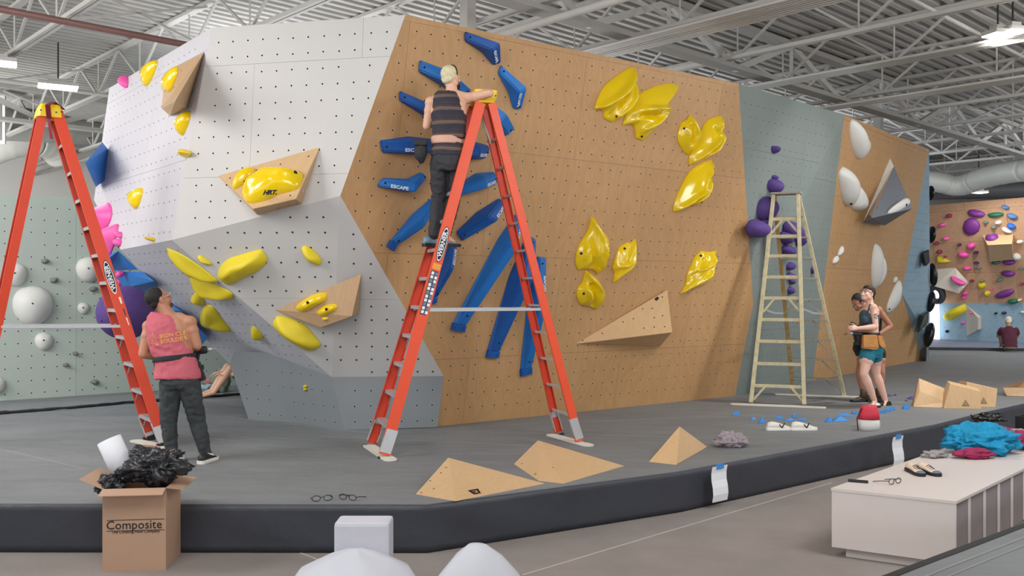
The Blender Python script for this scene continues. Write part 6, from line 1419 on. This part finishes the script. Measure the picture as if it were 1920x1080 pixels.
# ---------------- man in pink tank top
Y2 = 8.5
J = lambda x, y, Y=Y2: P(x, y, Y)
lat = V((1, .10, 0.06))
man2 = person(PZ(350, 866), 'dark-haired man in faded pink tank top seen from behind, looking up at the wall')
pel, nck = J(337, 706), J(316, 590); sL, sR = J(280, 612), J(356, 604); eL, wL = J(268, 664, 8.45), J(318, 668, 8.72); eR, wR = J(370, 648, 8.5), J(362, 655, 8.85)
hL, hR = J(321, 716), J(353, 716); kL, kR = J(316, 790, 8.55), J(370, 790, 8.6); aL, aR = J(322, 850, 8.55), J(386, 850, 8.6)
hd = J(298, 562); hf, hu = V((.72, .62, .42)), V((-.35, -.2, .9))
def b2(bm):
    torso_rings(bm, [(pel - V((0, 0, .06)), .14, .11, None), (pel, .165, .115, None), (J(333, 675), .150, .105, None), (J(327, 645), .165, .115, None), (J(320, 620), .185, .12, None), (J(317, 604), .17, .10, None), (J(316, 594), .10, .07, None), (J(314, 586), .06, .06, None)], lat)
    cap_(bm, nck, hd + V((.02, -.01, -.05)), .062, .058); head_prims(bm, hd, hf, hu)
    for s_, e_, w_ in ((sL, eL, wL), (sR, eR, wR)): ell(bm, s_, (.066, .062, .062)); limb(bm, s_, e_, w_, .056, .043, .029, .08)
    cap_(bm, sL, J(300, 598), .05, .045); cap_(bm, sR, J(335, 594), .05, .045)
    hand(bm, wL, (.8, .5, 0), (0, 0, -1), 1, .7); hand(bm, wR, (-.3, .8, .1), (0, 0, -1), 1, .8)
    limb(bm, hL, kL, aL, .068, .05, .034); limb(bm, hR, kR, aR, .068, .05, .034)
fused('body', b2, .008, M_SK2, man2, 3)
def t2(bm):
    torso_rings(bm, [(J(333, 709), .208, .145, None), (J(333, 706), .211, .147, None), (J(330, 685), .190, .136, None), (J(327, 668), .172, .128, None), (J(321, 652), .184, .132, None), (J(316, 632), .188, .138, None), (J(310, 616), .172, .140, None), (J(307, 604), .158, .128, None), (J(306, 595), .142, .105, None), (J(307, 588), .11, .075, None)], lat, 24)
tank = fused('tank_top', t2, .008, mat('faded_pink_jersey', (196, 98, 112), .85, var=.1, scale=5), man2, 2, .006, 8)
back = J(322, 634) + V((0.02, -.1365, 0))
M_PRY = mat('yellow_orange_print', (240, 178, 90), .7, var=0)
tm = basis(back + V((.045, -.004, .01)), V((1, .06, .16)), V((-.12, -.06, 1)))
bk_ = []
for s_, dy, sz in (('IRON CITY', .028, .052), ('BOULDERS', -.020, .052)):
    bk_.append(text('lettering', s_, sz, tm @ Matrix.Translation((0, dy, 0)), M_PRY, tank, bold=.001, sx=.93))
bm = bmesh.new(); T0 = tm @ Matrix.Translation((-.19, 0, 0)); pp = [(-.06, .04), (-.02, -.02), (-.055, -.05), (-.02, -.02), (.045, -.045), (.01, .075), (-.02, -.02), (.01, .075), (-.01, -.01), (.045, -.045), (-.055, -.05), (-.06, .04), (.01, .0)]
for a, b in zip(pp, pp[1:]): bar(bm, T0 @ V((*a, 0)), T0 @ V((*b, 0)), .004, .002, up=(0, 1, 0))
bk_.append(link('print_emblem', bm, M_PRY, tank))
# press the print onto the cloth: every vertex rests just outside the shirt surface
from mathutils.bvhtree import BVHTree
bvh = BVHTree.FromPolygons([v.co.copy() for v in tank.data.vertices], [tuple(p.vertices) for p in tank.data.polygons])
for o in bk_:
    for v in o.data.vertices:
        h_ = bvh.ray_cast(V((v.co.x, v.co.y - .5, v.co.z)), V((0, 1, 0)))
        if h_[0] is not None: v.co = V((v.co.x, h_[0].y - .003, v.co.z))
M_JEAN = mat('washed_black_denim', (58, 62, 64), .85, var=.3, scale=9)
def p2_(bm):
    torso_rings(bm, [(J(338, 728), .12, .115, None), (J(338, 716), .178, .13, None), (J(337, 700), .170, .125, None), (J(336, 690), .15, .12, None)], lat)
    for h_, k_, a_ in ((hL, kL, aL), (hR, kR, aR)):
        cap_(bm, h_, k_, .104, .076); cap_(bm, k_, k_.lerp(a_, .5), .076, .066); cap_(bm, k_.lerp(a_, .5), a_ + V((0, 0, .0)), .062, .052)
fused('trousers', p2_, .010, M_JEAN, man2, 2, .007, 10)
bm = bmesh.new(); H, R = head_prims(bm, hd, hf, hu); bm.free()
def hr2(bm): ell(bm, H(0, -.026, .040), (.081, .094, .088), R, 20, 14); ell(bm, H(0, -.066, -.015), (.066, .042, .05), R)
M_HAIRK = mat('black_hair', (28, 25, 25), .7, var=.3, scale=40, bump=.3, bscale=120)
fused('hair', hr2, .006, M_HAIRK, man2, 1, .002, 40)
def bd2(bm): ell(bm, H(0, .058, -.088), (.046, .046, .028), R)
fused('beard', bd2, .006, mat('stubble', (92, 66, 54), .9, var=.2), man2, 1)
eyes(man2, H, R)
def specs(root, H, R, m):
    for q in (-1, 1):
        bm = bmesh.new(); rg = []
        for i in range(12):
            a = i * math.tau / 12; rg.append(ring(bm, H(q * .034 + .026 * math.cos(a), .102, .006 + .02 * math.sin(a)), R @ V((math.cos(a) * .0028, 0, math.sin(a) * .0028)), R @ V((0, .0028, 0)), 5))
        loft(bm, rg + [rg[0]], cap=False); link('spectacle_frame', bm, m, root)
        bm = bmesh.new(); tube(bm, [H(q * .06, .10, .012), H(q * .08, .05, .010), H(q * .084, -.01, .012)], .003, 5); link('spectacle_arm', bm, m, root)
specs(man2, H, R, mat('clear_plastic', (190, 180, 172), .3))
bm = bmesh.new(); rows = []
for y_, w in ((674, .186), (672, .190), (667, .190), (665, .186)):
    c = J(327.5, y_); rows.append([bm.verts.new(c + V((w * math.cos(a), w * .1 * math.cos(a) + .146 * math.sin(a), w * .10 * math.cos(a)))) for a in [i * math.tau / 28 for i in range(28)]])
loft(bm, rows); link('waist_belt', bm, M_POUCH, man2, smooth=True)
for nm, q, lbl in (('tool_pouch', [(287, 676), (302, 674), (303, 712), (291, 713)], 'flat black pouch hanging on the left hip of the man in pink'), ('tool_pouch', [(362, 680), (371, 678), (383, 713), (373, 716)], 'black cloth flap hanging on the right hip of the man in pink')):
    bm = bmesh.new(); prism(bm, [J(x, y, 8.52) for x, y in q], (0, .07, 0)); bmesh.ops.bevel(bm, geom=list(bm.edges), offset=.006, segments=2, affect='EDGES'); tag(link(nm, bm, M_POUCH), lbl, 'pouch', 'hip pouches of the man in pink')
for x, y, z in ((322, 866, 8.55), (387, 866, 8.62)):
    r = shoe(PZ(x, y + 1) + V((0, .05, 0)), -.2, .28, M_BLK, M_SNK, '', 'shoe', None); r.parent = man2; r.location = world_of(man2).inverted() @ r.location
    for k_ in ('label', 'category'):
        if k_ in r: del r[k_]
def drill(c, ax, lbl, k=1.0, body_m=None):
    """compact impact driver: barrel, chuck, handle, battery"""
    root = empty('cordless_driver', V(c) - V((0, 0, .1)), lbl, 'power tool'); ax = V(ax).normalized(); dn = V((0, 0, -1)); sd = ax.cross(dn)
    bm = bmesh.new(); tube(bm, [V(c) - ax * .07 * k, V(c) - ax * .065 * k, V(c) + ax * .05 * k, V(c) + ax * .06 * k], [.024 * k, .032 * k, .032 * k, .026 * k], 12); link('motor_housing', bm, body_m or M_POUCH, root, smooth=True)
    bm = bmesh.new(); tube(bm, [V(c) + ax * .06 * k, V(c) + ax * .10 * k, V(c) + ax * .102 * k, V(c) + ax * .13 * k], [.02 * k, .014 * k, .005 * k, .004 * k], 10); link('chuck', bm, M_ALU, root, smooth=True)
    bm = bmesh.new(); bar(bm, V(c) - ax * .01 * k, V(c) + dn * .12 * k - ax * .03 * k, .032 * k, .042 * k, bev=.006); link('handle', bm, M_BLK, root)
    bm = bmesh.new(); box(bm, (-.055 * k, -.03 * k, -.02 * k), (.055 * k, .03 * k, .02 * k), basis(V(c) + dn * .14 * k - ax * .02 * k, ax, sd), .006); link('battery', bm, M_BLK, root)
    return root
drill(J(374, 657, 8.66), (1, .3, .1), 'black cordless driver in front of the man in pink, at his right side', 1.15)

# ---------------- smiling woman and the woman behind her
Y3 = 12.55
cw5 = lambda x, y, Y: P(1570 + x / 4.157, 520 + y / 4.157, Y)
J = lambda x, y, Y=Y3: cw5(x, y, Y)
wom = person(PZ(1640, 763), 'smiling woman in grey top, teal shorts and leather tool belt looking up over her shoulder')
lat = V((.55, -.83, 0)); F3_ = V((-.83, -.40, 0))
hd = J(236, 128); hf, hu = V((-.80, -.52, .38)), V((.25, .1, .95))
hN, hF_ = J(238, 590, 12.47), J(290, 590, 12.66); kN, kF = J(206, 752, 12.40), J(303, 750, 12.70); aN, aF = J(292, 965, 12.50), J(376, 965, 12.75)
sN, sF = J(282, 235, 12.42), J(262, 232, 12.72); eN, wN = J(300, 385, 12.36), J(160, 398, 12.34); eF, wF = J(250, 380, 12.85), J(150, 410, 12.55)
ll = V((.25, -.95, 0))
def b3(bm):
    torso_rings(bm, [(J(265, 620), .10, .12, ll), (J(266, 570), .15, .125, ll), (J(268, 520), .150, .12, ll), (J(258, 440), .118, .095, ll), (J(250, 360), .125, .105, ll), (J(250, 300), .140, .115, ll), (J(258, 250), .145, .09, ll), (J(256, 222), .09, .065, ll), (J(254, 205), .05, .05, ll)], ll)
    cap_(bm, J(257, 225), hd + V((.02, 0, -.05)), .05, .048); head_prims(bm, hd, hf, hu, .96)
    for s_, e_, w_ in ((sN, eN, wN), (sF, eF, wF)): ell(bm, s_, (.052,) * 3); limb(bm, s_, e_, w_, .046, .037, .025, .04)
    ell(bm, J(222, 330, 12.45), (.05, .055, .05)); ell(bm, J(224, 330, 12.6), (.05, .055, .05))
    hand(bm, wN, (-1, -.1, .1), (0, .9, -.3), 1, 1.0, .92); hand(bm, wF, (-1, -.3, .2), (0, -.8, -.4), -1, .9, .92)
    limb(bm, hN, kN, aN, .092, .056, .034, .12); limb(bm, hF_, kF, aF, .092, .056, .034, .12)
    for a_ in (aN, aF): cap_(bm, a_, a_ + V((-.05, -.05, -.05)), .034, .03)
fused('body', b3, .007, M_SK3, wom, 3)
def top3(bm):
    torso_rings(bm, [(J(254, 385), .128, .108, ll), (J(251, 360), .132, .114, ll), (J(250, 310), .148, .124, ll), (J(252, 285), .142, .12, ll), (J(255, 262), .10, .098, ll), (J(256, 250), .07, .08, ll)], ll)
    ell(bm, J(222, 330, 12.45), (.057, .062, .057)); ell(bm, J(224, 330, 12.6), (.057, .062, .057))
    for z_ in (12.46, 12.66): cap_(bm, J(232, 300, z_), J(256, 214, z_ + .0), .017, .016, 8); cap_(bm, J(256, 214, z_), J(290, 235, z_), .016, .016, 8); cap_(bm, J(290, 235, z_), J(284, 300, z_), .016, .02, 8)
fused('sports_top', top3, .007, mat('slate_jersey', (62, 84, 98), .8, var=.12, scale=12), wom, 2)
def sh3(bm):
    torso_rings(bm, [(J(264, 625), .12, .13, ll), (J(266, 570), .162, .138, ll), (J(268, 520), .160, .13, ll), (J(262, 480), .14, .118, ll)], ll)
    cap_(bm, hN, hN.lerp(kN, .22), .105, .103); cap_(bm, hF_, hF_.lerp(kF, .26), .102, .100)
fused('shorts', sh3, .009, mat('teal_shorts_cloth', (24, 118, 140), .7, var=.12, scale=10), wom, 2, .004, 12)
bm = bmesh.new(); H, R = head_prims(bm, hd, hf, hu, .96); bm.free()
def hr3(bm):
    ell(bm, H(0, .012, .066), (.068, .074, .052), R)
    ell(bm, H(0, -.03, .036), (.078, .088, .082), R, 20, 14); ell(bm, H(0, -.075, -.03), (.062, .045, .07), R); cap_(bm, H(0, -.09, -.06), H(.0, -.10, -.14), .04, .03); cap_(bm, H(0, -.10, -.14), H(.01, -.09, -.19), .024, .02)
fused('hair', hr3, .006, mat('dark_brown_hair', (46, 30, 28), .6, var=.3, scale=40), wom, 1, .003, 30)
eyes(wom, H, R, .96, M_HAIRK); specs(wom, H, R, mat('dark_frame', (66, 52, 50), .4))
bm = bmesh.new(); ell(bm, H(0, .1045, -.052), (.022, .006, .010), R, 12, 8); link('smile', bm, M_PRINTW, wom, smooth=True)
# tattoo on the near arm
bm = bmesh.new(); tp_ = sN.lerp(eN, .45)
for i in range(5):
    a = i * 1.25; c = tp_ + V((.018 * math.cos(a), -.0475, .028 * math.sin(a))); ell(bm, c, (.009, .003, .012), seg=8, rings=6)
link('tattoo', bm, mat('tattoo_ink', (120, 104, 104), .7), wom)
M_LEA = mat('tan_leather', (196, 138, 74), .6, var=.18, scale=14, bump=.2, bscale=80)
tb_ = empty('tool_belt', J(262, 520), 'tan leather tool belt with pouches around the hips of the smiling woman', 'tool belt')
bm = bmesh.new(); rows = []
for y_ in (428, 432, 448, 452):
    c = J(256, y_); up2 = .0 if y_ in (432, 448) else -.004; rows.append([bm.verts.new(c + ll.normalized() * (.142 + up2) * math.cos(a) + V((-.96, -.25, 0)).normalized() * (.122 + up2) * math.sin(a)) for a in [i * math.tau / 28 for i in range(28)]])
loft(bm, rows); link('webbing', bm, M_BLK, tb_, smooth=True)
def bag(nm, q, Yb, dp, m, par):
    bm = bmesh.new(); prism(bm, [J(x, y, Yb) for x, y in q], (0, dp, 0)); bmesh.ops.bevel(bm, geom=list(bm.edges), offset=.008, segments=2, affect='EDGES'); return link(nm, bm, m, par)
bag('pouch', [(205, 450), (312, 448), (326, 552), (300, 566), (205, 556), (196, 540)], 12.30, .08, M_LEA, tb_)
bag('front_pocket', [(200, 485), (250, 480), (318, 490), (322, 550), (205, 548)], 12.285, .02, M_LEA, tb_)
bag('side_pouch', [(315, 455), (352, 455), (382, 540), (360, 556), (330, 530)], 12.36, .08, M_LEA, tb_)
bag('hip_pouch', [(140, 425), (198, 425), (200, 500), (170, 520), (148, 490)], 12.40, .10, M_POUCH, tb_)
bag('hanging_pouch', [(140, 500), (190, 495), (184, 580), (158, 620), (128, 560)], 12.58, .06, M_POUCH, tb_)
drill(J(150, 440, 12.36), (-1, -.2, .1), 'black cordless driver held at the hip of the smiling woman', .95)
bm = bmesh.new(); box(bm, (-.035, -.025, -.05), (.035, .025, .05), Matrix.Translation(J(118, 378, 12.4)) @ Matrix.Rotation(.4, 4, 'Y'), .01); tag(link('bolt_box', bm, mat('black_yellow_box', (60, 58, 40), .5, var=.4, scale=30)), 'small black and yellow box held in the hands of the smiling woman', 'box')
for i, (a_, tgt) in enumerate(((aN, (240, 1000)), (aF, (352, 998)))):
    r = shoe(V((a_.x - .05, a_.y - .03, MZ + .001)), 1.9, .25, M_SNK if i == 0 else M_BLK, M_BLK, '', 'shoe', None, high=.75); r.parent = wom; r.location = world_of(wom).inverted() @ r.location
    for k_ in ('label', 'category'):
        if k_ in r: del r[k_]
# woman behind
Y4 = 13.15
J = lambda x, y, Y=Y4: cw5(x, y, Y)
w2 = person(PZ(1625, 753), 'dark-haired woman in black with boots, hand on hip, behind the smiling woman')
hd = J(158, 196, 13.1); hf, hu = V((-.66, -.60, -.52)), V((-.35, -.3, .9)); ll = V((.5, -.86, 0))
sN, sF = J(322, 255, 13.0), J(225, 250, 13.35); eN, wN = J(415, 378, 13.05), J(325, 445, 13.0); eF, wF = J(180, 380, 13.35), J(120, 420, 13.0)
hN, hF_ = J(340, 590, 13.1), J(185, 590, 13.3); hN = J(320, 590, 13.1); hF_ = J(215, 590, 13.3)
kN, kF = J(345, 740, 13.05), J(172, 740, 13.2); aN, aF = J(325, 905, 13.15), J(205, 905, 13.15)
def b4(bm):
    torso_rings(bm, [(J(268, 625), .12, .11, ll), (J(268, 570), .16, .12, ll), (J(268, 510), .15, .115, ll), (J(270, 430), .12, .095, ll), (J(268, 340), .13, .105, ll), (J(262, 280), .15, .10, ll), (J(240, 235), .11, .07, ll), (J(222, 222), .06, .055, ll)], ll)
    cap_(bm, J(232, 232), hd + V((.06, 0.04, -.02)), .05, .05); head_prims(bm, hd, hf, hu, .95)
    for s_, e_, w_ in ((sN, eN, wN), (sF, eF, wF)): ell(bm, s_, (.055,) * 3); limb(bm, s_, e_, w_, .048, .038, .026, .06)
    cap_(bm, sN, J(262, 242, 13.1), .05, .045)
    hand(bm, wN, (-.8, -.1, -.3), (-.3, .8, 0), -1, .4, .92); hand(bm, wF, (-.9, -.3, 0), (0, 0, -1), 1, .9, .92)
    limb(bm, hN, kN, aN, .085, .052, .036, .1); limb(bm, hF_, kF, aF, .085, .052, .036, .1)
fused('body', b4, .007, M_SK4, w2, 3)
def t4(bm): torso_rings(bm, [(J(270, 480), .135, .12, ll), (J(270, 430), .13, .108, ll), (J(268, 340), .14, .116, ll), (J(264, 290), .14, .11, ll), (J(252, 255), .11, .09, ll), (J(240, 235), .08, .07, ll)], ll)
fused('tank_top', t4, .008, mat('black_jersey', (24, 24, 28), .8, var=.2), w2, 2, .003, 12)
def s4(bm):
    torso_rings(bm, [(J(268, 630), .14, .13, ll), (J(268, 570), .172, .132, ll), (J(269, 490), .165, .128, ll), (J(270, 455), .14, .115, ll)], ll)
    cap_(bm, hN, hN.lerp(kN, .12), .100, .098); cap_(bm, hF_, hF_.lerp(kF, .1), .095, .094)
fused('shorts', s4, .009, mat('black_jersey', (24, 24, 28)), w2, 2, .003, 12)
bm = bmesh.new(); H, R = head_prims(bm, hd, hf, hu, .95); bm.free()
def hr4(bm): ell(bm, H(0, -.028, .042), (.080, .094, .086), R, 20, 14); ell(bm, H(0, -.07, -.02), (.064, .045, .06), R); cap_(bm, H(0, -.11, .0), H(.04, -.17, -.06), .032, .02)
fused('hair', hr4, .006, M_HAIRK, w2, 1, .003, 30)
eyes(w2, H, R, .95, M_HAIRK)
M_BOOT = mat('brown_leather_boot', (84, 66, 54), .55, var=.2, scale=16)
for a_, rz in ((aF, 1.75), (aN, 1.95)):
    c = V((a_.x - .05, a_.y, MZ + .001)); r = shoe(c, rz, .28, M_BOOT, M_BLK, '', 'boot', None, high=1.15)
    bm = bmesh.new(); tube(bm, [V((a_.x, a_.y, MZ + .07)), V((a_.x, a_.y, MZ + .13)), V((a_.x, a_.y, MZ + .19))], [.055, .05, .053], 14); link('shaft', bm, M_BOOT, r, smooth=True)
    r.parent = w2; r.location = world_of(w2).inverted() @ c
    for k_ in ('label', 'category'):
        if k_ in r: del r[k_]

# ---------------- seated people
def seated(base, face, lbl, skin, shirt, trousers, hairm, hat=None, k=1.0, lean=.12, head=True):
    """person sitting on the mat with knees up; face = direction faced"""
    f = V((*face, 0)).normalized(); s = V((f.y, -f.x, 0)); B0 = V(base); root = person(B0, lbl); Q = lambda x, y, z: B0 + (s * x + f * y) * k + V((0, 0, z * k))
    hips = [Q(q * .09, 0, .10) for q in (-1, 1)]; kn = [Q(q * .16, .38, .44) for q in (-1, 1)]; an = [Q(q * .12, .62, .08) for q in (-1, 1)]
    sh = [Q(q * .17, lean, .52) for q in (-1, 1)]; el = [Q(q * .24, lean + .18, .34) for q in (-1, 1)]; wr_ = [Q(q * .12, lean + .40, .36) for q in (-1, 1)]
    hc = Q(0, lean + .08, .74)
    def bd(bm):
        torso_rings(bm, [(Q(0, -.02, .02), .14, .12, s), (Q(0, -.01, .12), .17, .13, s), (Q(0, .02, .28), .15, .11, s), (Q(0, lean * .8, .44), .17, .115, s), (Q(0, lean, .54), .13, .08, s), (Q(0, lean + .02, .60), .06, .06, s)], s)
        if head: cap_(bm, Q(0, lean, .56), hc, .055, .052); head_prims(bm, hc, f + V((0, 0, -.3)), V((0, 0, 1)), .97 * k)
        for q in (0, 1):
            ell(bm, sh[q], (.06,) * 3); limb(bm, sh[q], el[q], wr_[q], .05, .04, .028, .05); limb(bm, hips[q], kn[q], an[q], .085, .055, .036, .08); cap_(bm, an[q], an[q] + f * .15 - V((0, 0, .04)), .035, .028); hand(bm, wr_[q], f, V((0, 0, -1)), 1 if q else -1, .5)
    fused('body', bd, .010, skin, root, 3)
    def ts(bm):
        torso_rings(bm, [(Q(0, -.01, .06), .18, .145, s), (Q(0, .02, .28), .175, .135, s), (Q(0, lean * .8, .44), .19, .135, s), (Q(0, lean, .555), .14, .095, s), (Q(0, lean + .02, .585), .08, .07, s)], s)
        for q in (0, 1): cap_(bm, sh[q], sh[q].lerp(el[q], .55), .068, .066)
    fused('t_shirt', ts, .010, shirt, root, 2, .004, 10)
    def tr(bm):
        torso_rings(bm, [(Q(0, -.02, .012), .15, .13, s), (Q(0, 0, .12), .182, .142, s), (Q(0, .0, .2), .15, .12, s)], s)
        for q in (0, 1): cap_(bm, hips[q], kn[q].lerp(hips[q], .35), .098, .082)
    fused('shorts', tr, .010, trousers, root, 2)
    if head:
        bm = bmesh.new(); H, R = head_prims(bm, hc, f + V((0, 0, -.3)), V((0, 0, 1)), .97 * k); bm.free()
        def hh(bm): ell(bm, H(0, -.026, .04), (.082, .096, .088), R, 18, 12); ell(bm, H(0, -.066, -.015), (.066, .042, .05), R)
        fused('cap' if hat else 'hair', hh, .008, hat or hairm, root, 1); eyes(root, H, R, .97)
    return root
seated(PZ(1893, 655.5, MZ + .06), (.35, .94), 'person in maroon shirt and pale cap sitting on the far mat, seen from behind', M_SK2, mat('maroon_cloth', (84, 34, 52), .85, var=.15), mat('olive_cloth', (120, 118, 96), .85), M_HAIRK, hat=mat('cream_cap', (226, 214, 188), .8), k=1.0)
seated(PZ(478, 741), (-.85, -.4), 'person in black shirt and dark green shorts sitting behind the dark grey wall base', M_SK1, mat('black_jersey', (24, 24, 28)), mat('dark_green_shorts', (24, 70, 66), .8), M_HAIRK, lean=.05)
lump('backpack', PZ(413, 735) + V((0, 0, .16)), (.17, .14, .22), mat('olive_backpack_cloth', (126, 134, 120), .8, var=.35, scale=10), 'slouched olive grey backpack in front of the person sitting by the wall base', 'backpack', 31, .25, 3, floor_z=MZ)
lump('clothes_heap', PZ(388, 737) + V((0, 0, .06)), (.17, .12, .08), mat('pale_blue_cloth', (150, 172, 180), .8, var=.4, scale=14), 'small heap of pale clothes beside the olive backpack', 'clothes', 33, .4, 4, floor_z=MZ)
lump('clothes_heap', PZ(386, 731) + V((.05, .05, .14)), (.07, .06, .05), mat('pink_cloth', (216, 120, 120), .8, var=.2), 'pink cloth on top of the small clothes heap', 'clothes', 35, .3, 4)
